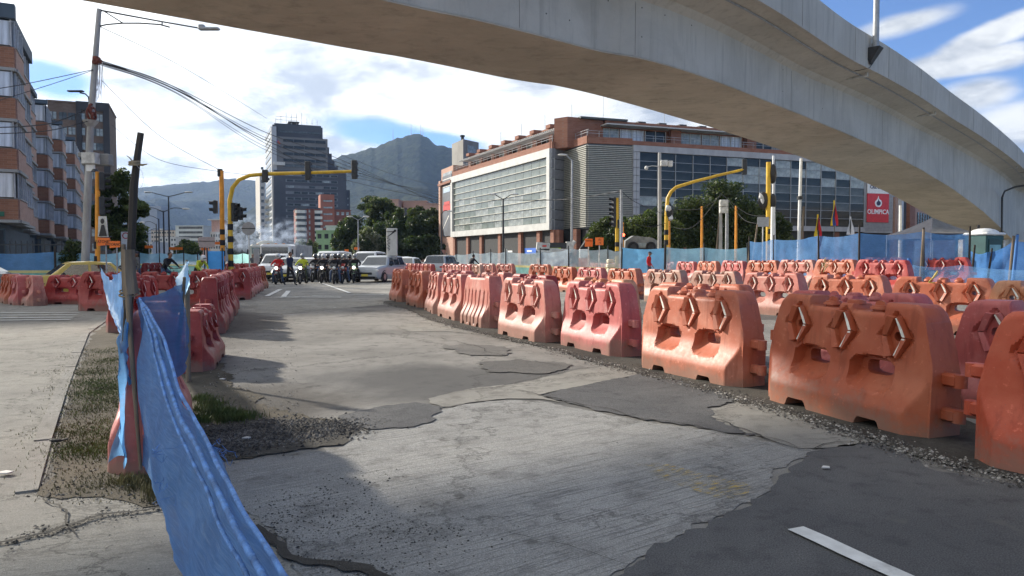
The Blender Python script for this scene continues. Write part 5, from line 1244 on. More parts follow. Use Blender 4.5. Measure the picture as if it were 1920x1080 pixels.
# ---------------------------------------------------------------- row of flats on the left
slate = M('slate_blue_panel', (.075, .10, .125), .7, .15, 1); conc_l = M('ledge_concrete', (.33, .32, .30), .85, .15, 2)
netc = M('window_frame_grey', (.42, .42, .42), .5)
u_ = Vector((-.455, .89)).normalized(); A0 = Vector((xat(25, 38.7), 38.7))
ords = ['nearest', 'second', 'third', 'fourth', 'fifth']
for bi, (s0, ln, set_, ztop_) in enumerate(((0, 9.6, 0, 14.3), (12.0, 9.5, .9, 13.9), (24, 8, .7, 13.9), (34, 8, .4, 13.9), (44, 24, .0, 13.9))):
    inn = Vector((-u_.y, u_.x))  # away from the street, to the left
    A_ = A0+u_*s0+inn*set_; B_ = A_+u_*ln
    w_ = Wall(B_, A_) if False else Wall(A_, B_)
    # street face looks right: normal = (u.y,-u.x)
    w_.n = Vector((u_.y, -u_.x, 0))
    r = empty('apartment_block', (A_.x, A_.y, 0), label='brick and slate apartment block with bay windows, %s along the left row' % ords[bi], cat='building', group='apartment blocks in the left row'); o_ = Vector(r.location)
    mb = MB(); w_.slab(mb, 0, ln, 0, ztop_, -14, -.6); mb.build('wall', slate if bi == 0 else slate, r, off=o_)
    fl = [3.45+2.6*k for k in range(4)]
    bays = [(0.0, .33), (.40, .98)] if ln > 9 else [(0, .45), (.52, .98)]
    for (f0, f1) in bays:
        pj = 0.0 if f0 > 0 else .35
        for z in fl:
            rect_part('brick_panel', w_, r, o_, ln*f0, ln*f1, z, z+1.05, -.6, pj, brick_p)
            rect_part('ledge', w_, r, o_, ln*f0-.05, ln*f1+.05, z-.16, z-.01, -.6, pj+.08, conc_l); rect_part('ledge', w_, r, o_, ln*f0-.03, ln*f1+.03, z+1.06, z+1.14, -.6, pj+.04, conc_l)
            nw = 2 if f0 == 0 else 3
            for q in range(nw):
                a = ln*(f0+(f1-f0)*(q/nw))+.10; b_ = ln*(f0+(f1-f0)*((q+1)/nw))-.10
                rect_part('window', w_, r, o_, a, b_, z+1.16, z+2.40, -.6, pj-.08, g_curt_refl if rr.random() < .75 else g_mid)
                for e in (a-.05, b_, (a+b_)/2): rect_part('window_frame', w_, r, o_, e, e+.06, z+1.15, z+2.42, pj-.09, pj-.02, netc)
    rect_part('roof_band', w_, r, o_, -.1, ln+.1, fl[-1]+2.48, ztop_+.15, -.6, .40 if False else .12, slate)
    rect_part('ground_wall', w_, r, o_, 0, ln, 0, 3.0, -.9, -.3, M('ground_floor_slate', (.07, .09, .10), .8))
    # end face towards the camera
    eA = A_-Vector((-u_.y, u_.x))*(-14)*1.0; wE_ = Wall((A_.x+inn.x*14, A_.y+inn.y*14), (A_.x, A_.y)); wE_.n = Vector((-u_.x, -u_.y, 0))
    for z in fl:
        rect_part('brick_panel', wE_, r, o_, 0 if bi == 0 else 9.5, 14.3, z, z+1.05, .0, .3, brick_l)
        rect_part('ledge', wE_, r, o_, 0 if bi == 0 else 9.4, 14.35, z-.16, z-.01, 0, .38, conc_l)
        for q in range(5 if bi == 0 else 2):
            b_ = 14.2-q*1.35; rect_part('window', wE_, r, o_, b_-1.2, b_-.08, z+1.16, z+2.40, 0, .2, (g_curt_refl, g_mid, g_curt_refl)[(q+int(z)) % 3]); rect_part('window_frame', wE_, r, o_, b_-.06, b_, z+1.1, z+2.45, .1, .27, netc)
    rect_part('roof_band', wE_, r, o_, 0, 14.4, fl[-1]+2.48, ztop_+.15, .0, .5, slate)
    if bi == 0:
        rect_part('shop_opening', wE_, r, o_, 8, 13.6, .2, 2.9, -.2, .05, M('shutter_dark', (.03, .035, .04), .8)); rect_part('door_curtain', wE_, r, o_, 11, 12.2, .2, 2.9, .06, .1, whitedirty)
        rect_part('street_sign', wE_, r, o_, 13.0, 13.7, 3.6, 3.85, .31, .34, M('sign_green', (.03, .13, .08), .6))
# garden railings and hedge in front of the flats
r = empty('railing_fence', (-24, 36, 0), label='black iron railing in front of the flats on the left', cat='fence'); 
mb = MB(); 
for k in range(31): x = -30+k*.28; mb.box((x+24, 0, 1.35), (.03, .03, 1.9))
mb.box((-30+24+4.2, 0, 2.1), (8.4, .05, .05)); mb.box((-30+24+4.2, 0, .5), (8.4, .05, .05)); mb.build('rail', dark, r, kind='stuff')
# ================================================================ hills
m_hill = bpy.data.materials.new('forest_hill'); m_hill.use_nodes = True; t = m_hill.node_tree; b = t.nodes['Principled BSDF']; b.inputs['Roughness'].default_value = 1.0; b.inputs['Specular IOR Level'].default_value = .1
g = N(t, 'ShaderNodeNewGeometry'); n_a = N(t, 'ShaderNodeTexNoise', i={'Scale': .004, 'Detail': 12, 'Roughness': .65}); LK(t, g.outputs['Position'], n_a.inputs['Vector'])
n_b = N(t, 'ShaderNodeTexNoise', i={'Scale': .035, 'Detail': 8, 'Roughness': .75}); LK(t, g.outputs['Position'], n_b.inputs['Vector'])
vz = N(t, 'ShaderNodeTexVoronoi', i={'Scale': .06}); LK(t, g.outputs['Position'], vz.inputs['Vector'])
c = mixc(t, smooth_n(t, n_a.outputs[0], .42, .62), (.012, .022, .012), (.038, .048, .022)); c = mixc(t, smooth_n(t, n_b.outputs[0], .42, .60), c, (.005, .010, .007)); LK(t, c, b.inputs['Base Color'])
bp = N(t, 'ShaderNodeBump', i={'Strength': 1.0, 'Distance': 14}); LK(t, math_n(t, 'ADD', n_b.outputs[0], math_n(t, 'MULTIPLY', vz.outputs['Distance'], -.5)), bp.inputs['Height']); LK(t, bp.outputs[0], b.inputs['Normal'])
def hill(name, prof, d0, d1, pxa, pxb, n=300, m=45, seed=0, amp=40):
    xs_ = [p[0] for p in prof]; ys_ = [p[1] for p in prof]; vs = []
    for j in range(m):
        f = j/(m-1); 
        for i in range(n):
            px = pxa+(pxb-pxa)*i/(n-1); py = float(np.interp(px, xs_, ys_))
            dist = d0+(d1-d0)*min(f/.75, 1.6)
            zr = zat(py, d1)+mn.noise(Vector((px*.08, seed, 0)))*9+mn.noise(Vector((px*.4, seed, 3)))*5
            if f <= .75: g_ = f/.75; h = zr*(g_**1.15)
            else: h = zr*(1-.5*((f-.75)/.25))
            x = (px-960)/F*dist
            g2 = min(f/.75, 1)
            rid = (abs(mn.noise(Vector((x*.0022+dist*.0006, dist*.0009, seed))))*2-1)
            h += amp*(rid*1.1+mn.noise(Vector((x*.008, dist*.006, seed+3)))*.45)*math.sin(math.pi*g2)*(1 if f < .75 else 0)
            vs.append((x, dist, max(-3, h)-.4 if f else -3))
    fs = [(j*n+i, j*n+i+1, (j+1)*n+i+1, (j+1)*n+i) for j in range(m-1) for i in range(n-1)]
    mb = MB(); mb.add(vs, fs); return mb.build(name, m_hill, smooth=80, kind='structure', recalc=False)
hill('mountain', [(-700, 350), (-200, 345), (100, 352), (260, 352), (330, 345), (400, 340), (430, 334), (480, 338), (540, 350), (620, 365), (700, 375), (900, 380), (1200, 385), (1500, 395)], 1900, 4300, -700, 1300, seed=1, amp=120)
hill('mountain', [(430, 420), (520, 360), (600, 312), (630, 296), (680, 283), (730, 266), (760, 255), (785, 250), (800, 256), (815, 270), (850, 278), (880, 286), (930, 280), (980, 278), (1060, 290), (1200, 310), (1500, 340), (2000, 360), (2700, 380)], 1300, 2700, 430, 2700, n=460, seed=7, amp=70)
mast_m = M('mast_red_white', (.30, .20, .18), .7)
for px, h in ((737, 38), (771, 34), (789, 40), (793, 24)):
    bpos = at(px, 252 if px > 750 else 262, 2690); bpos.z -= 12
    r = empty('radio_mast', bpos, label='thin radio mast on the mountain ridge, %s' % {737: 'leftmost of the four', 771: 'second from the left of the four', 789: 'tallest, on the summit', 793: 'shortest, right of the summit'}[px], cat='mast', group='radio masts on the summit')
    mb = MB(); mb.cyl((0, 0, 0), (0, 0, h+14), 1.3, .4, 5); mb.build('mast', mast_m, r)
# ================================================================ trees
def leaf_mat(name, c1, c2):
    m = bpy.data.materials.new(name); m.use_nodes = True; t = m.node_tree; b = t.nodes['Principled BSDF']; b.inputs['Roughness'].default_value = .55; b.inputs['Specular IOR Level'].default_value = .35
    tcn = N(t, 'ShaderNodeTexCoord'); n_ = N(t, 'ShaderNodeTexNoise', i={'Scale': .9, 'Detail': 5}); LK(t, tcn.outputs['Object'], n_.inputs['Vector'])
    c = mixc(t, smooth_n(t, n_.outputs[0], .4, .6), c1, c2); LK(t, c, b.inputs['Base Color'])
    tl = N(t, 'ShaderNodeBsdfTranslucent'); LK(t, mixc(t, 1.0, c, (1.3, 1.5, .7), 'MULTIPLY'), tl.inputs[0]); mx = N(t, 'ShaderNodeMixShader', i={0: .3}); LK(t, b.outputs[0], mx.inputs[1]); LK(t, tl.outputs[0], mx.inputs[2])
    LK(t, mx.outputs[0], t.nodes['Material Output'].inputs[0]); return m
lf_dark = leaf_mat('leaf_dark', (.030, .048, .018), (.045, .062, .022)); lf_mid = leaf_mat('leaf_mid', (.055, .075, .025), (.075, .09, .03)); lf_lt = leaf_mat('leaf_light', (.10, .13, .04), (.13, .15, .05)); lf_grey = leaf_mat('leaf_grey', (.14, .15, .10), (.20, .20, .15))
bark = M('bark', (.10, .08, .06), .95, .35, 4, bump=.8, bscale=12, stretch=(1, 1, .3))
def tree(name, label, x, y, h, clumps, n, ls, mats, trunk_h, tr=.16, cat='tree', group=None, seed=0, z0=0):
    """clumps: (dx, dy, z, rx, ry, rz)"""
    rg = np.random.RandomState(seed+11); r = empty(name, (x, y, z0), label=label, cat=cat, group=group); n = int(n*1.5)
    cl = []
    for c in clumps:   # break each clump into smaller ones for an uneven outline
        for _ in range(9):
            v = rg.normal(size=3); v /= np.linalg.norm(v)+1e-9; q = rg.rand()**.5*.85
            cl.append((c[0]+v[0]*c[3]*q, c[1]+v[1]*c[4]*q, c[2]+v[2]*c[5]*q, c[3]*rg.uniform(.30, .55), c[4]*rg.uniform(.30, .55), c[5]*rg.uniform(.28, .5)))
    cl = np.array(cl); vol = (cl[:, 3]*cl[:, 5])**.9; pr = vol/vol.sum(); idx = rg.choice(len(cl), n, p=pr); c = cl[idx]
    v = rg.normal(size=(n, 3)); v /= np.linalg.norm(v, axis=1)[:, None]; rad = rg.rand(n)**.4
    P = c[:, :3]+v*rad[:, None]*c[:, 3:6]; P[:, 2] = np.maximum(P[:, 2], .2)
    a = rg.normal(size=(n, 3)); a /= np.linalg.norm(a, axis=1)[:, None]; up = v*.6+rg.normal(size=(n, 3))*.6; bb = np.cross(a, up); bb /= np.linalg.norm(bb, axis=1)[:, None]+1e-9
    s = ls*rg.uniform(.5, 1.25, n)[:, None]; a = a*s; bb = bb*s*.55
    V_ = np.stack([P-a, P-bb*.9, P+a, P+bb], 1).reshape(-1, 3); me = bpy.data.meshes.new('crown')
    me.vertices.add(len(V_)); me.vertices.foreach_set('co', V_.ravel()); me.loops.add(n*4); me.loops.foreach_set('vertex_index', np.arange(n*4)); me.polygons.add(n); me.polygons.foreach_set('loop_start', np.arange(n)*4); me.polygons.foreach_set('loop_total', np.full(n, 4))
    for m in mats: me.materials.append(m)
    mi = (idx*7 % len(mats)); flip = rg.rand(n) < .35; mi = np.where(flip, rg.randint(0, len(mats), n), mi); me.polygons.foreach_set('material_index', mi.astype(int)); me.update(calc_edges=True)
    obj('crown', me, r)
    mb = MB(); rnd = random.Random(seed); mb.tube([(0, 0, 0), (rnd.gauss(0, .05), rnd.gauss(0, .05), trunk_h*.5), (rnd.gauss(0, .1), rnd.gauss(0, .1), trunk_h)], [tr, tr*.8, tr*.6], 8)
    for k in range(min(len(clumps)*2, 10)):
        cc = clumps[k % len(clumps)]; e = (cc[0]+rnd.uniform(-.4, .4)*cc[3], cc[1]+rnd.uniform(-.4, .4)*cc[4], cc[2]+rnd.uniform(-.2, .5)*cc[5])
        s_ = (0, 0, trunk_h*rnd.uniform(.6, 1)); mid = tuple((s_[i]+e[i])/2+rnd.uniform(-.1, .1)*(i < 2) for i in range(3)); mb.tube([s_, mid, e], [tr*.5, tr*.3, tr*.1], 6)
    mb.build('trunk', bark, r, 60); return r
def T_(name, label, px, d, py_top, width_px, n, ls, mats, seed, kind='round', base_py=None, **kw):
    x = xat(px, d); zt = zat(py_top, d); w = width_px/F*d/2*1.3; n = int(n*1.25)
    if kind == 'round': cl = [(0, 0, zt*.62, w*.95, w*.8, zt*.36), (-w*.5, .3, zt*.5, w*.5, w*.5, zt*.3), (w*.5, -.3, zt*.48, w*.5, w*.5, zt*.3), (0, 0, zt*.82, w*.45, w*.45, zt*.16), (0, 0, zt*.35, w*.7, w*.6, zt*.2)]
    elif kind == 'tall': cl = [(0, 0, zt*.85, w*.85, w*.7, zt*.14), (-w*.35, 0, zt*.68, w*.5, w*.5, zt*.12), (w*.5, 0, zt*.72, w*.5, w*.5, zt*.12), (0, 0, zt*.5, w*.8, w*.8, zt*.15)]
    elif kind == 'open': cl = [(0, 0, zt*.78, w*.45, w*.45, zt*.2), (-w*.3, 0, zt*.55, w*.5, w*.5, zt*.16), (w*.55, 0, zt*.62, w*.42, w*.5, zt*.10), (w*.2, 0, zt*.4, w*.6, w*.5, zt*.16)]
    return tree(name, label, x, d, zt, cl, n, ls, mats, zt*.5, seed=seed, **kw)
D3 = [lf_dark, lf_dark, lf_mid]
# grove between the avenue and the shopping centre
grp = 'trees of the grove beside the shopping centre'
T_('tree', 'tallest tree of the grove, its crown against the mountain', 712, 150, 356, 74, 5200, .34, [lf_mid, lf_dark, lf_lt], 1, 'tall', group=grp)
T_('tree', 'dark tree at the left end of the grove above the queue of traffic', 660, 142, 398, 62, 5000, .32, D3, 2, group=grp)
T_('tree', 'pale flowering bushy tree low in the middle of the grove', 690, 128, 425, 52, 4000, .26, [lf_grey, lf_mid, lf_dark], 3, group=grp)
T_('tree', 'dark tree right of the tallest one in the grove', 742, 140, 386, 72, 6500, .32, D3, 4, group=grp)
T_('tree', 'broad dark tree in the right half of the grove', 778, 138, 382, 78, 7000, .32, D3, 5, group=grp)
T_('tree', 'dark tree touching the left end of the shopping centre', 808, 136, 388, 62, 6000, .32, D3, 6, group=grp)
for i, (px, w_) in enumerate(((735, 50), (775, 60), (812, 50))): T_('shrub', ('dark undergrowth at the foot of the grove behind the grey sign', 'dark undergrowth in the middle of the grove foot', 'dark undergrowth beside the end column of the shopping centre')[i], px, 132, 440, w_, 2600, .3, [lf_dark], 20+i, cat='shrub')
# trees in front of the dark glass
grp = 'trees in front of the dark glass facade'
x_, d_ = xat(1340, 70), 70
zt = zat(331, 70); w = 128/F*70
tree('tree', 'big domed dark green tree in front of the glass facade', x_, d_, zt, [(0, 0, zt*.66, w*.85, 2.5, zt*.30), (-w*.55, 0, zt*.45, w*.5, 2.2, zt*.3), (w*.45, 0, zt*.5, w*.5, 2.2, zt*.32), (0, -.5, zt*.3, w*.95, 2.2, zt*.22), (w*.1, 0, zt*.86, w*.5, 1.8, zt*.12)], 15000, .17, D3, 3.2, .25, group=grp, seed=31)
T_('tree', 'leafy bright-edged tree left of the big domed one', 1218, 68, 386, 100, 9000, .16, [lf_mid, lf_dark, lf_lt], 32, group=grp)
T_('tree', 'low tree behind the traffic signals at the left of the glass facade', 1152, 68, 398, 92, 9000, .16, [lf_dark, lf_mid], 33, group=grp)
T_('tree', 'dark tree right of the big domed one, behind the yellow pole', 1420, 71, 372, 92, 9000, .16, D3, 34, group=grp)
# left side
T_('tree', 'tall open-crowned tree behind the leaning wooden post', 220, 62, 308, 120, 8000, .16, [lf_lt, lf_mid, lf_lt, lf_dark], 41, 'open')
T_('tree', 'small dark tree at the corner of the left avenue', 262, 90, 438, 34, 1800, .2, D3, 42)
T_('shrub', 'clipped round hedge behind the railing on the left', 133, 35.5, 447, 40, 1800, .08, [lf_dark, lf_mid], 43, cat='shrub')
grp = 'trees along the far avenue'
T_('tree', 'palm-like tree in front of the striped office block', 352, 130, 448, 46, 2400, .26, [lf_mid, lf_lt, lf_dark], 44, group=grp)
T_('tree', 'sparse tree behind the striped signal pole', 452, 120, 408, 58, 2600, .24, [lf_mid, lf_dark], 45, group=grp)
T_('tree', 'small palm before the red brick block', 566, 150, 448, 22, 900, .26, [lf_mid, lf_lt], 46, group=grp)
T_('tree', 'small bright palm left of the green house', 583, 150, 446, 20, 900, .26, [lf_lt, lf_mid], 47, group=grp)
T_('tree', 'dark tree beside the mid avenue buildings', 600, 190, 462, 30, 1000, .3, D3, 48, group=grp)
# ================================================================ blue exhaust smoke over the traffic
def smoke(px, py, d, rx, rz, dens, seed):
    c = at(px, py, d); mb = MB(); mb.ell((0, 0, 0), (rx, rx*.5, rz), 20, 12); m = bpy.data.materials.new('smoke_volume'); m.use_nodes = True; t = m.node_tree; t.nodes.remove(t.nodes['Principled BSDF'])
    v = N(t, 'ShaderNodeVolumePrincipled'); v.inputs['Color'].default_value = (.62, .74, .95, 1); v.inputs['Anisotropy'].default_value = .3
    tcn = N(t, 'ShaderNodeTexCoord'); n_ = N(t, 'ShaderNodeTexNoise', i={'Scale': 2.2/rx*2, 'Detail': 5, 'Roughness': .6}); LK(t, tcn.outputs['Object'], n_.inputs['Vector'])
    mp = N(t, 'ShaderNodeMapping'); mp.inputs['Scale'].default_value = (1/rx, 2/rx, 1/rz); LK(t, tcn.outputs['Object'], mp.inputs['Vector']); ln = N(t, 'ShaderNodeVectorMath', operation='LENGTH'); LK(t, mp.outputs[0], ln.inputs[0])
    dn = math_n(t, 'MULTIPLY', smooth_n(t, n_.outputs[0], .46, .66), math_n(t, 'SUBTRACT', 1.0, smooth_n(t, ln.outputs['Value'], .45, 1.0))); LK(t, math_n(t, 'MULTIPLY', dn, dens), v.inputs['Density'])
    LK(t, v.outputs[0], t.nodes['Material Output'].inputs['Volume']); o = mb.build('smoke', m, smooth=60, kind='stuff'); o.location = c
smoke(458, 440, 95, 4.2, 3.0, .9, 1); smoke(530, 448, 100, 4.0, 3.2, .7, 2); smoke(490, 455, 90, 3.0, 1.8, .5, 3)
# ================================================================ haze
mh = bpy.data.materials.new('haze_air'); mh.use_nodes = True; t = mh.node_tree; t.nodes.remove(t.nodes['Principled BSDF']); v = N(t, 'ShaderNodeVolumePrincipled'); v.inputs['Color'].default_value = (.42, .62, 1, 1); v.inputs['Density'].default_value = .00007; v.inputs['Anisotropy'].default_value = .2
LK(t, v.outputs[0], t.nodes['Material Output'].inputs['Volume'])
mb = MB(); mb.box((500, 2500, 349), (18600, 7400, 702)); hz = mb.build('haze', mh, kind='stuff')
# ================================================================ netting fences
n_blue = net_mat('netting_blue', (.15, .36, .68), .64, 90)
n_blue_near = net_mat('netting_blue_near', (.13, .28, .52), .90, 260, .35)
def weave(m, ang, thr=.5, dens=150):
    # knitted shade cloth: fine ribs along the strip, paler worn threads, small open gaps
    t = m.node_tree; b = t.nodes['Principled BSDF']; g = N(t, 'ShaderNodeNewGeometry'); mp = N(t, 'ShaderNodeMapping'); mp.inputs['Rotation'].default_value = (0, 0, ang); LK(t, g.outputs['Position'], mp.inputs['Vector'])
    mp2 = N(t, 'ShaderNodeMapping'); mp2.inputs['Scale'].default_value = (4, 40, dens); LK(t, mp.outputs[0], mp2.inputs['Vector'])
    n_ = N(t, 'ShaderNodeTexNoise', i={'Scale': 1.0, 'Detail': 5, 'Roughness': .7}); LK(t, mp2.outputs[0], n_.inputs['Vector'])
    n2_ = N(t, 'ShaderNodeTexNoise', i={'Scale': 3.0, 'Detail': 6, 'Roughness': .6}); LK(t, g.outputs['Position'], n2_.inputs['Vector'])
    old = b.inputs['Base Color'].links[0].from_socket
    c = mixc(t, math_n(t, 'MULTIPLY', smooth_n(t, n_.outputs[0], .50, .66), .65), old, (.34, .48, .66)); c = mixc(t, math_n(t, 'MULTIPLY', smooth_n(t, n_.outputs[0], .52, .36), .6), c, (.04, .11, .28)); c = mixc(t, math_n(t, 'MULTIPLY', smooth_n(t, n2_.outputs[0], .5, .7), .35), c, (.22, .27, .33))
    LK(t, c, b.inputs['Base Color']); bp = N(t, 'ShaderNodeBump', i={'Strength': .7, 'Distance': .006}); LK(t, n_.outputs[0], bp.inputs['Height']); LK(t, bp.outputs[0], b.inputs['Normal'])
weave(n_blue_near, 1.03)
n_light = net_mat('netting_light_blue', (.30, .56, .72), .68, 90)
n_pale = net_mat('netting_pale_plastic', (.50, .62, .66), .62, 60)
n_green = net_mat('netting_green', (.22, .56, .50), .85, 60)
n_yel = net_mat('netting_yellow_band', (.72, .66, .30), .95, 60)
n_clear = net_mat('netting_clear_blue', (.22, .45, .75), .42, 60)
n_tarp = net_mat('tarp_light_blue', (.20, .52, .82), 1.15, 20)
def net_sheet(name, A, B, zfa, zfb, mat, parent, off, n=40, m=14, rip=.05, sag=.0, seed=0, basef=None):
    """hanging sheet from plan A to B; zfa(u), zfb(u) lower and upper level"""
    A, B = Vector((A[0], A[1], 0)), Vector((B[0], B[1], 0)); d = (B-A).normalized(); nn = Vector((-d.y, d.x, 0)); vs = []
    for i in range(n+1):
        u = i/n; p = A.lerp(B, u); za, zb = zfa(u), zfb(u)-sag*math.sin(math.pi*u)
        for j in range(m+1):
            v = j/m; z = za+(zb-za)*v
            o_ = mn.noise(Vector((p.x*1.6+seed, p.y*1.6, z*1.3)))*rip*2+mn.noise(Vector((p.x*4+seed, p.y*4, z*5)))*rip*.7
            vs.append(p+nn*o_*(math.sin(math.pi*u)**.4 if 0 < u < 1 else 0)+Vector((0, 0, z)))
    fs = [(i*(m+1)+j, (i+1)*(m+1)+j, (i+1)*(m+1)+j+1, i*(m+1)+j+1) for i in range(n) for j in range(m)]
    mb = MB(); mb.add(vs, fs); return mb.build(name, mat, parent, 80, off=off, recalc=False)
def fence(label, pts, layers, post_h=None, posts=True, post_mat=None, group='netting fences round the works', rip=.06, seed=0, lean=0):
    """pts: (px, depth, top_py) ; layers: list of (f0, f1, mat) fractions of the height"""
    P = []
    for (px, d, py) in pts:
        q = at(px, py, d); P.append((q.x, q.y, q.z, gz(q.x, q.y)))
    r = empty('netting_fence', (P[0][0], P[0][1], P[0][3]), label=label, cat='fence', group=group); o_ = Vector(r.location)
    for i in range(len(P)-1):
        a, b = P[i], P[i+1]
        L = math.dist(a[:2], b[:2])
        for (f0, f1, mt) in layers:
            net_sheet('netting', a, b, lambda u: a[3]+(a[2]-a[3])*f0+((b[3]+(b[2]-b[3])*f0)-(a[3]+(a[2]-a[3])*f0))*u, lambda u: a[3]+(a[2]-a[3])*f1+((b[3]+(b[2]-b[3])*f1)-(a[3]+(a[2]-a[3])*f1))*u-(.10*math.sin(math.pi*u) if f1 >= .99 else 0), mt, r, o_, n=max(8, min(50, int(L*3))), m=8, rip=rip, seed=seed+i)
    if posts:
        for i, a in enumerate(P):
            rr_ = random.Random(seed*10+i); mb = MB(); lx = lean+rr_.uniform(-.05, .05)
            mb.cyl((a[0], a[1]-.06, a[3]-.02), (a[0]+lx, a[1]-.06, a[2]+rr_.uniform(.1, .35)), .045, .035, 7); mb.build('post', post_mat or wood_dark, r, 60, off=o_)
    return r
three = [(0.02, .42, n_green), (.42, .50, n_yel), (.50, 1, n_pale)]
fence('blue and teal netting fence with a yellow band along the flats on the left', [(-260, 34, 470), (-60, 34.5, 472), (104, 35, 472)], [(.02, .42, n_green), (.425, .5, n_yel), (.5, 1, n_blue)], seed=1)
fence('greyer stretch of netting fence behind the yellow taxi', [(104, 35, 473), (160, 35.6, 473), (228, 36, 473)], [(.02, .42, n_green), (.425, .5, n_yel), (.5, 1, n_light)], seed=2)
fence('pale netting fence in front of the shops, left part', [(838, 70, 478), (856, 66, 477), (888, 62, 474), (920, 58, 473), (948, 55, 472), (1013, 50, 473)], three, seed=3, post_mat=dark)
fence('crumpled pale plastic sheeting fence below the parked machine', [(1013, 50, 473), (1066, 47.5, 467)], [(0.02, .40, n_green), (.40, .47, n_yel), (.47, 1, net_mat('sheeting_pale', (.42, .52, .58), .95, 40))], seed=4, rip=.15, post_mat=dark)
fence('grey-blue netting fence behind the orange square signs', [(1066, 47.5, 466), (1140, 45.5, 467), (1165, 45, 470)], [(.02, .36, n_green), (.36, .44, n_yel), (.44, 1, n_pale)], seed=5, post_mat=dark)
fence('bright light blue tarpaulin fence behind the man in red', [(1166, 45, 464), (1246, 43.5, 465)], [(.25, 1, n_tarp)], seed=6)
fence('pale aqua netting fence left of the leaning poles', [(1247, 43.5, 463), (1320, 41.5, 464), (1402, 39.5, 464)], [(.1, 1, n_light)], seed=7, post_mat=dark)
fence('tall blue netting fence left of the dark post', [(1405, 38, 452), (1450, 35, 449), (1535, 31, 442), (1610, 28.6, 437)], [(.03, 1, n_blue)], seed=8, rip=.1)
fence('tall blue netting fence in front of the canopy tent', [(1611, 28.6, 437), (1732, 27.2, 434), (1817, 26.4, 437)], [(.03, 1, n_blue)], seed=9, rip=.12)
fence('sagging dark blue netting at the right edge', [(1820, 27.5, 470), (1850, 27.5, 473), (1900, 27.3, 452), (1990, 27, 445)], [(.0, 1, net_mat('netting_deep_blue', (.09, .24, .55), .82, 90))], seed=10, rip=.12, lean=.15)
fence('low strip of clear blue netting along the kerb at the right', [(1698, 24.9, 494), (1800, 24.3, 497), (1985, 23.6, 503)], [(.05, 1, n_clear)], posts=False, seed=11, rip=.04)
fence('teal netting fence across the left avenue', [(262, 62, 474), (300, 60, 474), (345, 58, 474), (372, 57, 476), (392, 56, 500)], [(.02, .45, n_green), (.45, .52, n_yel), (.52, 1, n_light)], seed=12, rip=.1)
fence('aqua netting fence right of the striped poles', [(432, 60, 476), (455, 62, 475), (492, 66, 476)], [(.02, 1, net_mat('netting_aqua', (.36, .66, .66), .8, 30))], seed=13, post_mat=dark, rip=.1)
r = empty('sheeted_stand', (xat(400, 40), 40, 0), label='upright stand wrapped in blue sheeting left of the striped pole', cat='stand'); 
mb = MB(); mb.box((.12, 0, .95), (.75, .45, 1.75)); mb.build('sheeting', n_tarp, r); mb = MB()
for x in (-.35, -.2, .6): mb.cyl((x, -.3, 0), (x, -.3, 2.0), .035, n=6)
mb.build('frame', dark, r)
# blue ragged netting by the camera ------------------------------------------------
def grid_sheet(name, rows, mat, label, sub=6, rip=.02, seed=0, cat='netting', solid=.004, freq=3, fray=0):
    """rows: list of rows of 3-D control points, interpolated smoothly both ways"""
    cols = []
    for r_ in rows: cols.append(catmull([Vector(p) for p in r_], sub))
    nC = len(cols[0]); out = []
    tr = [catmull([cols[j][i] for j in range(len(cols))], sub) for i in range(nC)]
    nR = len(tr[0]); rnd = random.Random(seed); vs = []
    for j in range(nR):
        for i in range(nC):
            p = tr[i][j].copy(); q = mn.noise_vector(Vector((p.x*freq+seed, p.y*freq, p.z*freq)))+.4*mn.noise_vector(Vector((p.x*freq*3.3+seed, p.y*freq*3.3, p.z*freq*3)))
            p += Vector((q.x, q.y, q.z*.3))*rip
            if fray and (i in (0, nC-1) or j == nR-1): p += Vector((rnd.uniform(-1, 1), rnd.uniform(-1, 1), rnd.uniform(-1, 1)))*fray
            vs.append(p)
    fs = [(j*nC+i, j*nC+i+1, (j+1)*nC+i+1, (j+1)*nC+i) for j in range(nR-1) for i in range(nC-1)]
    mb = MB(); mb.add(vs, fs); o = mb.build(name, mat, None, 80, recalc=False, label=label, cat=cat); return o
def A3(px, py, d): p = at(px, py, d); return p
# main strip running from the post towards the camera, top edge doubled and folded
top_ = [(262, 560, 4.85), (300, 622, 3.95), (341, 740, 3.2), (400, 850, 2.53), (452, 950, 2.05), (492, 1012, 1.86), (545, 1100, 1.62), (640, 1260, 1.3)]
mid1 = [(262, 640, 4.85), (290, 720, 3.98), (325, 830, 3.25), (385, 950, 2.62), (430, 1040, 2.15), (470, 1110, 1.95), (520, 1200, 1.72), (610, 1400, 1.4)]
mid2 = [(264, 760, 4.86), (280, 810, 4.05), (305, 900, 3.4), (352, 1020, 2.8), (395, 1110, 2.35), (430, 1190, 2.1), (480, 1300, 1.85), (570, 1500, 1.5)]
low_ = [(270, 868, 4.9), (285, 905, 4.35), (302, 955, 3.9), (345, 1080, 3.2), (370, 1150, 2.8), (400, 1240, 2.45), (440, 1360, 2.1), (520, 1600, 1.7)]
grid_sheet('blue_netting', [[A3(*p) for p in r_] for r_ in (low_, mid2, mid1, top_)], n_blue_near, 'long blue netting strip stretched from the leaning post to the bottom edge', 8, .035, 1, freq=2.4)
hem = M('netting_hem', (.10, .24, .55), .6, .4, 14, bump=.8, bscale=40, stretch=(1, 1, 1))
tp = catmull([A3(*p) for p in top_], 10)
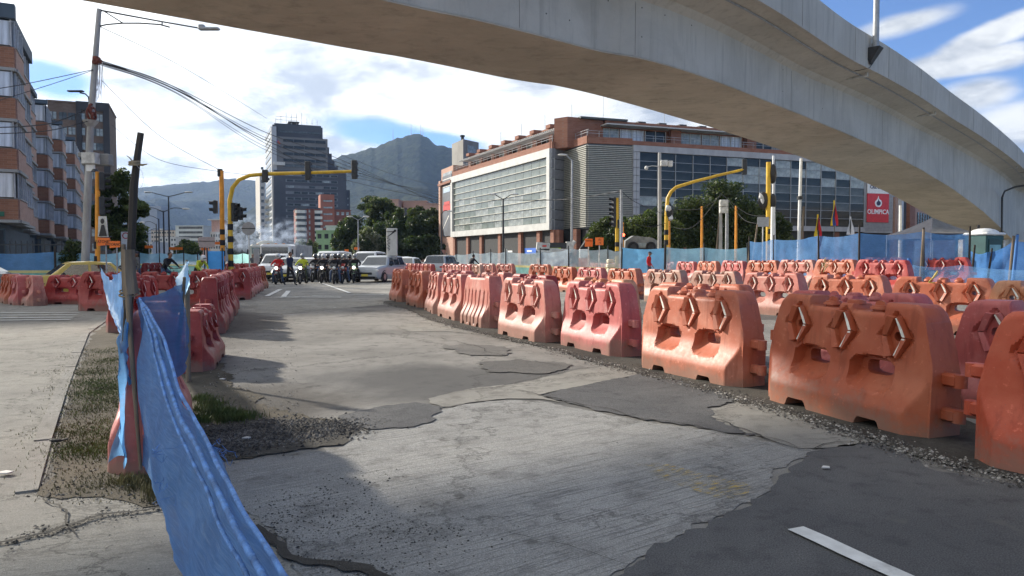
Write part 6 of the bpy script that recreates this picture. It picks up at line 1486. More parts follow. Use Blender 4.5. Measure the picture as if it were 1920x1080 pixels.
for k, (dx, dz, rad) in enumerate(((0, 0, .010), (-.030, -.035, .013), (-.050, -.075, .009))):
    mb = MB(); pts = [p+Vector((dx, 0, dz))*min(1, i/12)+mn.noise_vector(p*3+Vector((k*7, 0, 0)))*.007 for i, p in enumerate(tp)]
    mb.tube(pts, [rad*.8 for p in pts], 7); mb.build('netting_fold', hem, None, 80, label=('rolled top hem of the long blue netting strip', 'second rolled fold just below the top hem of the blue netting', 'thin third fold of the blue netting strip')[k], cat='netting')
# sheet between the post and the stake behind it
rows = [[(296, 730, 4.74), (325, 712, 4.72), (351, 694, 4.80)], [(275, 670, 4.78), (312, 640, 4.66), (353, 640, 4.84)], [(262, 605, 4.8), (305, 585, 4.72), (349, 590, 4.84)], [(254, 562, 4.84), (300, 550, 4.8), (345, 530, 4.86)]]
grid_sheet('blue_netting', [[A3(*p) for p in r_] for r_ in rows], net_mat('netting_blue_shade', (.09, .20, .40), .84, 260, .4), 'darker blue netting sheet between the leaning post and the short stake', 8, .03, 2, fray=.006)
# left hanging rag
rows = [[(235, 880, 4.78), (238, 860, 4.8), (222, 855, 4.8), (202, 868, 4.82)], [(222, 760, 4.8), (232, 740, 4.85), (236, 745, 4.85), (240, 740, 4.85)], [(222, 640, 4.95), (228, 650, 4.9), (235, 650, 4.86), (243, 660, 4.85)], [(213, 600, 8.0), (224, 610, 6.5), (233, 600, 5.0), (243, 600, 4.87)], [(200, 560, 11.5), (215, 575, 9.0), (228, 560, 6.3), (240, 565, 4.88)], [(187, 500, 14.0), (206, 524, 10.5), (222, 512, 7.0), (234, 508, 4.95)]]
grid_sheet('blue_netting', [[A3(*p) for p in r_] for r_ in rows], net_mat('netting_rag', (.16, .38, .68), .95, 220, .35), 'pale blue torn netting hanging left of the leaning post', 7, .03, 3, fray=.012)
# small bundle on the farther stake
rows = [[(331, 545, 8.6), (345, 555, 8.5), (354, 540, 8.5)], [(330, 525, 8.6), (342, 530, 8.4), (355, 520, 8.5)], [(338, 510, 8.6), (345, 508, 8.5), (352, 512, 8.5)], [(347, 494, 8.6), (349, 490, 8.5), (351, 492, 8.5)]]
grid_sheet('blue_netting', [[A3(*p) for p in r_] for r_ in rows], net_mat('netting_pale_rag', (.42, .60, .75), 1.1, 220, .3), 'pale blue netting bundled on the farther stake', 6, .03, 4, fray=.012)
# posts
r = empty('wooden_post', A3(255, 905, 4.95).xy.to_3d(), label='tall leaning dark wooden post lashed to a paler plank, netting tied to it', cat='post'); o_ = Vector(r.location)
mb = MB(); pts = [A3(238, 640, 4.9), A3(243, 540, 4.92), A3(247, 440, 4.94), A3(251, 350, 4.95), A3(258, 290, 4.95), A3(264, 249, 4.95)]; mb.tube(pts, [.030, .029, .026, .027, .022, .021], 7); mb.build('pole', wood_dark, r, 40, off=o_)
mb = MB(); pts = [A3(240, 468, 4.86), A3(242, 520, 4.86), A3(246, 552, 4.86)]; mb.tube(pts, [.040, .044, .048], 6); mb.build('plank', wood, r, 30, off=o_)
mb = MB(); pts = [A3(231, 458, 4.98), A3(233, 540, 4.98), A3(240, 640, 4.95)]; mb.tube(pts, [.016, .016, .014], 5); mb.build('plank', wood, r, 30, off=o_)
mb = MB(); pts = [A3(240, 545, 4.84), A3(244, 620, 4.82), A3(250, 700, 4.8), A3(256, 780, 4.8), A3(264, 880, 4.8)]; mb.tube(pts, [.022, .017, .015, .013, .011], 7); mb.build('stake', wood, r, 60, off=o_)
rope = M('rope_tan', (.30, .23, .14), .9, .3, 20)
for (px, py, rad) in ((243, 552, .062), (243, 545, .060), (252, 304, .030), (252, 308, .031), (240, 500, .056)):
    mb = MB(); c = A3(px, py, 4.9); mb.torus(c, rad, .006 if py > 400 else .008, 'Z', 16, 5, Matrix.Rotation(.2, 3, 'X')); mb.build('lashing', rope if py != 500 else dark, r, off=o_)
mb = MB(); c = A3(252, 306, 4.9); mb.tube([c, c+Vector((-.03, 0, .035)), c+Vector((-.05, .0, .05))], [.006, .004, .002], 5); mb.tube([c, c+Vector((.05, 0, -.012)), c+Vector((.085, 0, -.005))], [.008, .008, .003], 5); mb.build('lashing', rope, r, off=o_)
mb = MB(); mb.tube([c+Vector((.02, -.02, -.01)), c+Vector((.06, -.02, -.06)), c+Vector((.07, -.02, -.12)), c+Vector((.05, -.02, -.16)), c+Vector((.05, -.02, -.19))], .0012, 4); mb.build('thread', whitedirty, r, off=o_)
for (pts, w_, lab) in (([(322, 740, 5.12), (338, 620, 5.0), (346, 520, 4.88)], [.018, .016, .010], 'short grey stake holding the dark blue netting sheet'), ([(352, 640, 8.6), (351, 540, 8.6), (350, 487, 8.6)], [.03, .03, .012], 'pointed stake carrying the pale netting bundle')):
    q = [A3(*p) for p in pts]; q[0].z = q[0].z if pts[0][0] == 322 else 0; mb = MB(); mb.tube(q, w_, 7); mb.build('stake', wood, None, 60, label=lab, cat='stake')
# loose threads
mb = MB(); rnd = random.Random(8)
for k in range(60):
    a = A3(rnd.choice((395, 402, 410, 300, 290))+rnd.uniform(-8, 8), rnd.choice((838, 846, 852, 905, 930))+rnd.uniform(-8, 8), 2.6 if k % 2 else 4.0)
    pts = [a]; 
    for _ in range(4): pts.append(pts[-1]+Vector((rnd.gauss(.006, .012), rnd.gauss(0, .01), rnd.gauss(-.004, .010))))
    mb.tube(pts, .0009, 3)
mb.build('frayed_threads', hem, None, kind='stuff')
# ================================================================ poles, signals, lamps, signs
def pole_obj(name, label, pts, radii, mat, cat='pole', group=None, n=10):
    q = [A3(*p) if len(p) == 3 and not isinstance(p, Vector) else Vector(p) for p in pts]
    base = Vector((q[0].x, q[0].y, gz(q[0].x, q[0].y))); q[0] = base.copy(); r = empty(name, base, label=label, cat=cat, group=group)
    mb = MB(); mb.tube(q, radii, n); mb.build('pole', mat, r, 50, off=base); return r, base, q
def bands(r, base, px, d, py0, py1, n, rad):
    z0, z1 = zat(py1, d), zat(py0, d)
    for k in range(n):
        mb = MB(); a, b_ = z0+(z1-z0)*k/n, z0+(z1-z0)*(k+1)/n
        if k % 2 == 0: mb.cyl((0, 0, a), (0, 0, b_), rad, n=12); mb.build('black_band', black, r, 50)
def sig_head(r, c, n=3, face=(0, -1), h=.34, w=.34, lit=None, back=False, visors=True):
    """signal head at local centre c facing plan direction"""
    f = Vector((face[0], face[1], 0)).normalized(); s = Vector((-f.y, f.x, 0)); an = math.atan2(s.y, s.x)
    mb = MB(); mb.rbox(Vector(c), (w, .20, h*n), .03, an); hd = mb.build('signal_head', dark, r)
    for k in range(n):
        z = c[2]+h*(n/2-.5-k); p = Vector((c[0], c[1], z))+f*.11
        m_ = M('lens_off', (.06, .05, .045), .3) if lit != k else M('lens_lit_red', (.8, .05, .03), .4, emis=((1, .08, .03), 6))
        mb = MB(); mb.cyl(p-f*.01, p+f*.02, w*.34, n=14); mb.build('lens', m_, hd)
        if visors:
            mb = MB(); vs = []; m = 9
            for i in range(m):
                a = math.radians(-20+220*i/(m-1)); q = p+s*math.cos(a)*w*.38+Vector((0, 0, math.sin(a)*w*.38)); vs += [q, q+f*(.26 if 2 < i < 6 else .20)-Vector((0, 0, .0))]
            mb.add(vs, [(2*i, 2*i+1, 2*i+3, 2*i+2) for i in range(m-1)]); mb.build('visor', black, hd, recalc=False)
    return hd
# left junction poles
dL = 41.0
r, b0, q = pole_obj('signal_pole', 'straight orange pole with black bands and a signal on its left side', [(418, 500, dL), (415, 320, dL)], [.13, .12], orangep, 'signal pole', 'orange signal poles'); bands(r, b0, 418, dL, 430, 500, 7, .137)
mb = MB(); mb.cyl((-.08, 0, zat(331, dL)), (-.08, 0, zat(317, dL)), .14, n=10); mb.build('pole_cap', dark, r); mb = MB(); mb.cyl((0, 0, 0), (0, 0, .5), .55, .2, 12); mb.build('footing', black, r, 30)
sig_head(r, (-.36, 0, zat(388, dL)), 2, (-1, -.15), .36, .34)
r, b0, q = pole_obj('mast_arm_pole', 'yellow signal mast curving over the left avenue with three signals on its arm', [(433, 500, dL-.5), (432, 440, dL-.5), (431, 375, dL-.5), (436, 352, dL-.5), (448, 337, dL-.5), (468, 329, dL-.5), (500, 326, dL-.5), (580, 324, dL-.5), (668, 321, dL-.5)], [.14, .13, .12, .115, .11, .105, .10, .09, .08], yellowp, 'signal mast', 'yellow signal masts')
bands(r, b0, 433, dL-.5, 420, 500, 7, .148); mb = MB(); mb.cyl((0, 0, 0), (0, 0, .5), .6, .22, 12); mb.build('footing', black, r, 30)
for px, py in ((497, 330), (577.5, 320), (664.5, 318)): c = A3(px, py, dL-.6)-b0; sig_head(r, c, 3 if px > 550 else 2, (.15, 1), .34, .30)
sig_head(r, A3(440, 398, dL-.5)-b0, 3, (.9, -.5), .34, .34); sig_head(r, A3(449, 400, dL-.5)-b0+Vector((0, .1, 0)), 2, (1, -.1), .36, .34)
# right junction
dR = 52
r, b0, q = pole_obj('mast_arm_pole', 'yellow signal mast rising to the right in front of the big tree', [(1249, 470, dR), (1250, 400, dR), (1252, 372, dR), (1258, 360, dR), (1268, 351, dR), (1300, 341, dR), (1350, 328, dR), (1394, 318, dR)], [.15, .14, .13, .125, .12, .11, .10, .09], yellowp, 'signal mast', 'yellow signal masts'); bands(r, b0, 1249, dR, 438, 485, 5, .16)
sig_head(r, A3(1396, 313, dR)-b0, 3, (.2, 1), .36, .34); 
def crumple(mb, amp=.10):
    mb.v = [tuple(Vector(p)+mn.noise_vector(Vector(p)*4)*amp) for p in mb.v]; return mb
bag_m = M('bag_black', (.02, .02, .022), .35, .4, 5); bag_w = M('bag_white', (.6, .6, .6), .5)
mb = MB(); mb.ell(A3(1255, 398, dR)-b0, (.28, .25, .62), 10, 8); mb.build('wrapped_signal', bag_m, r, 40); mb = MB(); mb.ell(A3(1252, 392, dR)-b0+Vector((0, -.15, 0)), (.17, .15, .25), 8, 6); mb.ell(A3(1257, 408, dR)-b0+Vector((0, -.15, 0)), (.13, .15, .2), 8, 6); crumple(mb, .18); mb.build('wrapping', bag_w, r, 40)
r, b0, q = pole_obj('signal_pole', 'tall yellow pole with black-wrapped signals near the flags', [(1441, 470, 46), (1441, 304, 46)], [.15, .14], yellowp, 'signal pole', 'yellow signal poles'); bands(r, b0, 1441, 46, 432, 470, 4, .16)
for (px, py, a, b_) in ((1449, 326, .24, .62), (1449, 378, .22, .5)): mb = MB(); mb.ell(A3(px, py, 46)-b0, (a, a, b_), 10, 8); mb.rbox(A3(px, py, 46)-b0, (.34, .3, b_*1.7), .08); mb.build('wrapped_signal', bag_m, r, 40)
mb = MB(); mb.ell(A3(1431, 376, 46)-b0, (.32, .2, .55), 10, 8); mb.build('wrapped_signal', bag_m, r, 40); mb = MB(); mb.ell(A3(1427, 372, 46)-b0+Vector((0, -.1, 0)), (.13, .16, .35), 12, 9); crumple(mb, .2); mb.build('wrapping', bag_w, r, 40)
r, b0, q = pole_obj('signal_pole', 'short yellow pole with a signal column beside the grey post', [(1157, 470, 50), (1157, 371, 50)], [.13, .12], yellowp, 'signal pole', 'yellow signal poles'); bands(r, b0, 1157, 50, 446, 480, 4, .14)
sig_head(r, A3(1151, 384, 50)-b0, 3, (-.9, -.4), .34, .32); sig_head(r, A3(1151, 411, 50)-b0, 3, (-.9, -.4), .34, .32); sig_head(r, A3(1160, 420, 50)-b0, 2, (.9, -.2), .3, .3)
for i, (px, y0, y1, d, m_, rad, lab) in enumerate(((1165, 490, 356, 46.5, steel, .11, 'grey steel post right of the short yellow signal pole'), (1168, 470, 417, 55, orangep, .09, 'thin orange post with a lit red lamp'),
     (1237, 470, 286, 54, conc_pole, .15, 'tall pale concrete pole left of the big yellow mast'), (1255, 470, 413, 56, orangep, .09, 'small orange post behind the yellow mast foot'), (1316, 470, 387, 56, orangep, .10, 'orange post left of the twin grey posts'),
     (1380, 470, 386, 56, orangep, .10, 'orange post right of the twin grey posts'), (1351, 470, 376, 50, conc_pole, .13, 'left one of the twin grey posts in front of the big tree'), (1363, 470, 378, 51, steel, .12, 'right one of the twin grey posts'),
     (1450, 470, 292, 58, white, .11, 'slim pale pole just right of the tall yellow pole'), (1497, 470, 297, 44, white, .10, 'tall white lamp pole right of the tall yellow pole'), (1449.5, 470, 388, 45, white, .16, 'thick white tube standing beside the yellow pole'),
     (1502, 470, 387, 45, wood, .08, 'thin wooden pole leaning by the white lamp pole'), (1688, 450, 385, 60, white, .12, 'thin white pole left of the canopy tent'), (727, 480, 300, 9999, steel, .1, ''))):
    if d > 1000: continue
    top = (px+(5 if px in (1497,) else (5 if px == 1502 else 0)), y1, d)
    r, b0, q = pole_obj('signal_post' if m_ is orangep else 'pole', lab, [(px, y0, d), ((px+top[0])/2, (y0+y1)/2, d), top], [rad, rad*.9, rad*.75], m_)
    if px == 1168:
        mb = MB(); c = A3(1168, 443, 54.9)-b0; mb.rbox(c, (.3, .25, .5), .03); mb.build('lamp_box', dark, r); mb = MB(); mb.cyl(c+Vector((0, -.14, .1)), c+Vector((0, -.17, .1)), .12, n=12); mb.build('lens', M('lens_lit_red', (.8, .05, .03), .4, emis=((1, .08, .03), 6)), r)
    if px == 1237:
        for (bx, by) in ((1245, 306), (1257, 307)): mb = MB(); mb.rbox(A3(bx, by, 53.8)-b0, (.5 if bx < 1250 else .3, .3, .42), .03); mb.build('equipment_box', whitedirty, r)
        mb = MB(); mb.tube([A3(1237, 312, 54)-b0, A3(1222, 311, 54)-b0, A3(1213, 313, 54)-b0], .03, 5); mb.ell(A3(1212, 315, 54)-b0, (.14, .14, .16), 8, 6); mb.build('camera_arm', whitedirty, r, 50)
    if px == 1497: mb = MB(); mb.cyl(A3(1500, 374, 44)-b0, A3(1500, 368, 44)-b0, .17, n=10); mb.build('collar', dark, r)
    if px in (1351, 1363): mb = MB(); mb.rbox(A3(1357, 381 if px == 1351 else 394, 49.8)-b0, (.55, .3, .45 if px == 1351 else .4), .03); mb.build('equipment_box', whitedirty, r)
for (a, b_, lab) in (((1408, 492, 40), (1420, 421, 40), 'wooden pole leaning right at the corner of the blue netting'), ((1402, 492, 39), (1405, 470, 39), 'short dark stake at the netting corner'), ((1725, 548, 27), (1732, 430, 27.1), 'dark leaning pole in front of the canopy tent'),
                     ((1893, 505, 26.2), (1901, 442, 26.2), 'brown pole leaning at the right edge of the netting'), ((1899, 505, 26), (1908, 440, 26), 'blue painted pole leaning beside the brown one'), ((1704, 535, 24.5), (1704, 484, 24.5), 'short blue stake in front of the netting'), ((1712, 535, 24.6), (1706, 486, 24.6), 'second short blue stake leaning left'),
                     ((1340, 475, 50), (1350, 392, 50), 'wooden prop leaning against the twin grey posts')):
    p0, p1 = A3(*a), A3(*b_); p0.z = gz(p0.x, p0.y); mb = MB(); mb.tube([p0, (p0+p1)/2, p1], [.06, .055, .045], 7)
    mb.build('leaning_pole', M('pole_blue', (.05, .17, .45), .6) if 'blue' in lab and ('stake' in lab or 'painted' in lab) else wood, None, 60, label=lab, cat='pole')
# concrete utility pole on the left
dU = 31.0
r, b0, q = pole_obj('utility_pole', 'tall leaning concrete utility pole with a long lamp arm and hanging wire bundles', [(158, 545, dU), (163, 400, dU), (170, 230, dU), (178, 120, dU), (186, 17, dU)], [.165, .155, .135, .12, .095], conc_pole, 'utility pole')
lp = lambda px, py, dd=0: A3(px, py, dU+dd)-b0
mb = MB(); mb.tube([lp(186, 19), lp(240, 29), lp(300, 40), lp(375, 53)], [.035, .033, .03, .03], 7); mb.tube([lp(187, 49), lp(200, 46), lp(230, 43.5), lp(262, 43.5), lp(300, 46), lp(318, 51)], .03, 7); mb.tube([lp(195, 21), lp(230, 43)], .025, 6); mb.tube([lp(304, 42), lp(304, 47)], .025, 6); mb.build('lamp_arm', dark, r, 50)
mb = MB(); mb.rbox(lp(392, 54), (.85, .26, .10), .03, 0); mb.rbox(lp(378, 51), (.25, .2, .2), .03); mb.build('lamp_head', steel, r)
mb = MB(); mb.tube([lp(168, 197), lp(166, 182), lp(160, 176), lp(150, 174)], .03, 6); mb.rbox(lp(142, 171), (.65, .2, .06), .02, 0); mb.build('lamp_arm', dark, r, 50)
mb = MB(); 
for (px, py) in ((181, 110), (180, 117), (184, 114)): mb.rbox(lp(px, py, -.1), (.22, .3, .16), .03)
mb.build('bracket', M('rust', (.16, .05, .035), .9, .4, 9), r); mb = MB()
for (px, py, a) in ((172, 205, .2), (170, 213, .26), (174, 209, .16), (176, 218, .14)): mb.torus(lp(px, py, -.1), a, .05, 'X', 14, 6)
mb.build('cable_coil', M('rust'), r, 50); mb = MB(); mb.cyl(lp(170, 238), lp(170, 226), .14, .32, 12); mb.build('cable_collar', conc_pole, r, 40)
mb = MB(); rnd = random.Random(2)
for k in range(16):
    x = rnd.uniform(180, 193); pts = [lp(x, 116, -.1)]
    for j in range(6): x += rnd.gauss(0, .9); pts.append(lp(x, 116+(j+1)*rnd.uniform(8, 13), -.1))
    mb.tube(pts, .008, 3)
mb.build('hanging_wires', M('wire_grey', (.35, .33, .33), .7), r)
mb = MB(); mb.box(lp(170, 297, -.1), (.55, .4, .45)); mb.build('junction_box', whitedirty, r); 
# billboard-like flat lamp housing behind
mb = MB(); mb.rbox(lp(183, 300, .3), (1.15, .4, .48), .03); mb.rbox(lp(160, 291, .3), (.5, .3, .2), .03); mb.build('equipment_box', M('box_grey', (.25, .25, .24), .7), r)
mb = MB(); mb.rbox(lp(170, 315, -.12), (.35, .1, .3), .02); mb.build('pole_plate', white, r)
# black/orange pole with signals seen from behind, portrait poster and orange arrow signs
dS = 30.0
r, b0, q = pole_obj('signal_pole', 'orange and black banded pole with two dark signals beside the utility pole', [(183, 545, dS), (183, 322, dS)], [.10, .09], orangep, 'signal pole', 'orange signal poles'); bands(r, b0, 183, dS, 440, 520, 6, .107)
mb = MB(); mb.cyl((0, 0, zat(322, dS)), (0, 0, zat(317, dS)), .15, .08, 10); mb.build('pole_cap', dark, r)
sig_head(r, A3(191, 340, dS)-b0, 3, (.9, .5), .25, .26); sig_head(r, A3(191, 386, dS)-b0, 3, (.9, .5), .25, .26)
mb = MB(); mb.prism([(-.20, -.40), (.22, -.42), (.16, .42), (-.16, .42)], A3(193, 425, dS-.1)-b0, (1, 0, 0), (0, 0, 1), (0, -1, 0), 0, .03); mb.build('poster', whitedirty, r)
mb = MB(); c = A3(193, 425, dS-.14)-b0; mb.ell(c+Vector((-.02, 0, .22)), (.08, .015, .11), 10, 6); mb.prism([(-.17, -.38), (-.05, .08), (.05, .08), (.15, -.38)], c, (1, 0, 0), (0, 0, 1), (0, -1, 0), .0, .015); mb.build('poster_print', M('print_dark', (.05, .045, .045), .7), r)
osign = M('sign_orange', (.85, .19, .03), .45, .08, 3)
for (px0, px1, py0, py1, d, txt, lab) in ((184, 207, 446, 461, 27, 'PEATONES→', 'orange PEATONES arrow sign on the banded pole'), (206, 226, 452, 465, 26.6, 'RETORNO→', 'smaller orange arrow sign right of the PEATONES sign')):
    a, b_ = A3(px0, py1, d), A3(px1, py0, d); s_ = empty('arrow_sign', ((a.x+b_.x)/2, d, (a.z+b_.z)/2), label=lab, cat='sign', group='orange arrow signs'); w_, h_ = b_.x-a.x, b_.z-a.z
    mb = MB(); mb.prism([(-w_/2, -h_/2), (w_/2*.93, -h_/2+.03), (w_/2, 0), (w_/2*.93, h_/2), (-w_/2, h_/2)], (0, 0, 0), (1, 0, 0), (0, 0, 1), (0, -1, 0), 0, .03); mb.build('board', osign, s_)
    text_mesh(txt, h_*.52, M('print_black', (.02, .02, .02), .6), s_, (-.0, -.036, 0), (math.pi/2, 0, 0), .002, sx_=min(1, w_*1.55/(len(txt)*h_*.33)/1.0) if True else 1)
    mb = MB(); mb.cyl((w_*.1, .03, -h_/2-1.9), (w_*.1, .03, h_/2), .03, n=6); mb.build('support', steel, s_)
# other signs
def sign_square(px, py, w, h, d, mat, label, rot=0, pole_to=True, txt=None, name='sign', shape='rect', text_mat=None, offx=0, tsize=.2):
    c = A3(px, py, d); g0 = gz(c.x, c.y); r = empty(name, (c.x, c.y, g0), rot, label=label, cat='sign'); z = c.z-g0
    mb = MB()
    if shape == 'rect': mb.rbox((0, 0, z), (w, .03, h), .02)
    elif shape == 'round': mb.cyl((0, -.02, z), (0, .02, z), w/2, n=28)
    elif shape == 'tri': mb.prism([(-w/2, h/2), (w/2, h/2), (0, -h/2)], (0, 0, z), (1, 0, 0), (0, 0, 1), (0, -1, 0), 0, .03)
    mb.build('board', mat, r, 30)
    if pole_to: mb = MB(); mb.cyl((offx, .05, 0), (offx, .05, z+h*.35), .035, n=7); mb.build('pole', whitedirty, r, 50)
    if txt:
        for k, tx in enumerate(txt): text_mesh(tx, tsize, text_mat or M('print_black', (.02, .02, .02), .6), r, (0, -.025, z+h*.22-k*h*.42), (math.pi/2, 0, 0), .002)
    return r, z
back_m = M('sign_back', (.36, .36, .36), .55, .12, 5, metal=.3)
r, z = sign_square(466, 428.5, .78, .78, 43, back_m, 'back of a round traffic sign with a horizontal bar', shape='round'); mb = MB(); mb.box((0, -.03, z), (.8, .02, .05)); mb.build('bar', dark, r)
r, z = sign_square(388, 454, .98, .62, 45, M('sign_back_pink', (.42, .34, .32), .6, .1, 5), 'back of a pinkish rectangular sign left of the striped poles'); mb = MB(); mb.box((0, -.03, z+.06), (1.0, .02, .035)); mb.build('bar', dark, r)
sign_square(1104, 455, .50, .48, 44, osign, 'square orange road works sign, left one of the pair', .3, txt=['DESVIO'], tsize=.12); sign_square(1124, 452.5, .48, .46, 43.5, osign, 'square orange road works sign, right one of the pair', txt=['|/|', '-→'], tsize=.16)
sign_square(1431, 416, .72, .60, 45, back_m, 'back of a rectangular sign on a white pole near the flags')
sign_square(832.5, 473, .55, .5, 75, M('sign_rust_edge', (.3, .15, .12), .7), 'small give way triangle seen from behind by the shop corner', shape='tri', name='triangle_sign')
sign_square(947, 471, .5, .5, 66, whitedirty, 'small round sign in front of the blue shop signs', shape='round')
sign_square(236, 449, .62, 1.0, 48, white, 'white sign with a red ring behind the leaning post', txt=['O'], text_mat=M('print_red', (.5, .02, .03), .5), tsize=.6)
for (px, py, w, h, d, lab) in ((279, 463, .8, .28, 72, 'orange works sign far down the left avenue'), (330, 466, 1.2, .25, 66, 'long orange works sign far down the left avenue'), (384, 467, .6, .2, 60, 'orange works sign under the pinkish sign back'), (409, 456, .5, .22, 60, 'small orange works sign left of the first striped pole'), (669, 466, .75, .38, 105, 'orange works sign above the parked cars'), (650, 470, .6, .4, 110, 'small orange board under the grove')):
    sign_square(px, py, w, h, d, osign, lab)
# grey totem with scrawl
c = A3(735, 460, 46); r = empty('totem_sign', (c.x, c.y, 0), label='tall grey rectangular totem with black scrawls in front of the grove', cat='sign')
mb = MB(); z0, z1 = zat(480, 46), zat(428, 46); mb.rbox((0, 0, (z0+z1)/2), (.66, .22, z1-z0), .04); mb.build('panel', M('totem_grey', (.50, .49, .46), .6, .15, 3, stretch=(1, 1, .4)), r)
mb = MB(); mb.cyl((.02, 0, 0), (.02, 0, z0), .06, n=8); mb.build('pole', steel, r, 50); mb = MB(); mb.rbox((0, 0, z0-.12), (.6, .2, .2), .03); mb.build('foot', steel, r)
mb = MB(); rnd = random.Random(4); pts = [Vector((-.2+.12*math.sin(k*2.3), -.125, z0+.35+k*.075)) for k in range(12)]; mb.tube(pts, .018, 4); mb.tube([Vector((-.3, -.125, z1-.55)), Vector((.0, -.125, z1-.35)), Vector((.25, -.125, z1-.1))], [.01, .03, .06], 4); mb.tube([Vector((-.3, -.125, z1-.22)), Vector((.28, -.125, z1-.2))], .02, 4); mb.build('graffiti', black, r)
# small post with white board in the left mid
c = A3(381, 500, 48)
# cone-footed post
c = gp(405, 562); r = empty('cone_post', (c.x, c.y-.05, 0), label='pink delineator post on a cone foot in front of the dusty red barrier', cat='post')
pk = M('delineator_pink', (.55, .27, .22), .7, .2, 5); mb = MB(); mb.cyl((0, 0, 0), (0, 0, .30), .18, .05, 16); mb.build('cone_foot', pk, r, 40); mb = MB(); mb.cyl((0, 0, .28), (0, 0, .98), .035, .04, 10); mb.cyl((0, 0, .98), (0, 0, 1.03), .05, .02, 10); mb.build('post', pk, r, 40); mb = MB(); mb.cyl((0, 0, .33), (0, 0, .42), .042, n=10); mb.cyl((0, 0, .80), (0, 0, .88), .042, n=10); mb.build('reflective_strip', tape, r, 40)
# street lamps along the avenue
def street_lamp(px, d, py_top, arms, label, mat=dark, curved=False, span=1.8, group='street lamps along the left avenue'):
    x = xat(px, d); h = zat(py_top, d); r = empty('street_lamp', (x, d, 0), label=label, cat='street lamp', group=group)
    mb = MB(); mb.cyl((0, 0, 0), (0, 0, h), .11, .07, 8); mb.build('pole', mat, r, 50)
    for s in arms:
        mb = MB(); tip = Vector((s*span, 0, h+(.15 if not curved else -.0)))
        pts = [Vector((0, 0, h-.1)), Vector((s*span*.5, 0, h+.35 if not curved else h+.35)), tip+Vector((0, 0, .25))] if curved else [Vector((0, 0, h-.05)), tip+Vector((0, 0, .25))]
        mb.tube(catmull(pts, 4), .04, 6); mb.build('arm', mat, r, 50); mb = MB(); mb.ell(tip+Vector((s*.25, 0, .26)), (.42, .16, .09), 10, 6); mb.build('lamp_head', whitedirty, r, 50)
street_lamp(318, 75, 368, (-1, 1), 'straight double-armed street lamp, second from the left and tallest')
street_lamp(308, 80, 396, (-1, 1), 'curved double-armed street lamp, just left of the tallest', curved=True, span=2.2)
street_lamp(299, 95, 410, (-1,), 'single-armed street lamp, third from the right on the avenue', curved=True, span=1.9); street_lamp(294, 110, 420, (-1,), 'dark single-armed street lamp behind the beige block', curved=True, span=1.8)
street_lamp(278, 120, 433, (-1, 1), 'small curved double lamp far left on the avenue', curved=True, span=2); street_lamp(271, 140, 441, (-1, 1), 'smallest curved double lamp at the far left of the avenue', curved=True, span=2)
street_lamp(672, 95, 412, (-1, 1), 'thin double street lamp in front of the grove', steel, group=None, span=.8)
street_lamp(943.5, 66, 373, (-1, 1), 'double street lamp in front of the glazed white box', dark, group=None, span=.75)
street_lamp(1072, 60, 300, (-1,), 'slim pale street lamp in front of the louvred corner', steel, group=None, span=.5)
street_lamp(828, 90, 400, (1,), 'thin dark single lamp at the banner end of the shopping centre', dark, group=None, span=.8, curved=True)
# ================================================================ overhead cables
wire = M('cable_black', (.02, .02, .022), .6)
def cable(pts, r_, label, sag=.0, group='overhead cables'):
    q = [A3(*p) for p in pts]; out = catmull(q, 14) if len(q) > 2 else [q[0].lerp(q[-1], u/14)-Vector((0, 0, .25*4*(u/14)*(1-u/14))) for u in range(15)]
    mb = MB(); mb.tube(out, r_, 4, False); return mb.build('overhead_cable', wire, None, label=label, cat='cable', group=group)
for k, (y0, y1, y2, rr_) in enumerate(((113, 235, 385, .022), (115, 245, 380, .018), (117, 250, 372, .028), (119, 262, 366, .016), (121, 268, 360, .016), (116, 256, 376, .02))):
    names_ = ('lowest', 'second lowest', 'thickest middle', 'thin upper', 'topmost', 'central')
    cable([(187, y0, dU), (330, y0+(y1-y0)*.42-k*2, 38), (500, y1+14, 50), (640, 300+k*7, 62), (826, y2, 92)], rr_, '%s cable of the bundle running from the utility pole to the shopping centre' % names_[k])
cable([(188, 50, dU), (350, 130, 45), (500, 222, 70)], .016, 'single thin cable running down from the lamp arm of the utility pole'); cable([(190, 150, dU), (300, 255, 35), (414, 320, dL)], .014, 'thin cable from the utility pole to the top of the orange pole')
cable([(-40, 172, 24), (60, 155, 27), (177, 130, dU)], .014, 'upper thin cable coming in from the left edge to the utility pole'); cable([(-40, 200, 24), (90, 160, 28), (177, 131, dU)], .012, 'second thin cable coming in from the left edge')
cable([(-40, 240, 24), (90, 232, 28), (170, 202, dU)], .02, 'thick cable from the left edge to the rusty coil'); cable([(-40, 252, 24), (90, 245, 28), (170, 226, dU)], .016, 'cable from the left edge to the pole collar')
cable([(210, 235, 33), (300, 300, 38), (414, 322, dL)], .012, 'lower thin cable reaching the orange pole'); cable([(418, 322, dL), (470, 328, dL), (520, 330, 60)], .012, 'short cable leaving the orange pole to the right')
cable([(640, 290, 64), (740, 328, 78), (826, 350, 92)], .016, 'upper cable crossing in front of the peak')
cable([(850, 374, 92), (943, 375, 66), (1060, 374, 60), (1165, 358, 46.5)], .03, 'black cable hung across the glazed white box'); cable([(1165, 358, 46.5), (1190, 378, 47), (1240, 400, 54)], .02, 'black cable dropping right from the grey steel post')
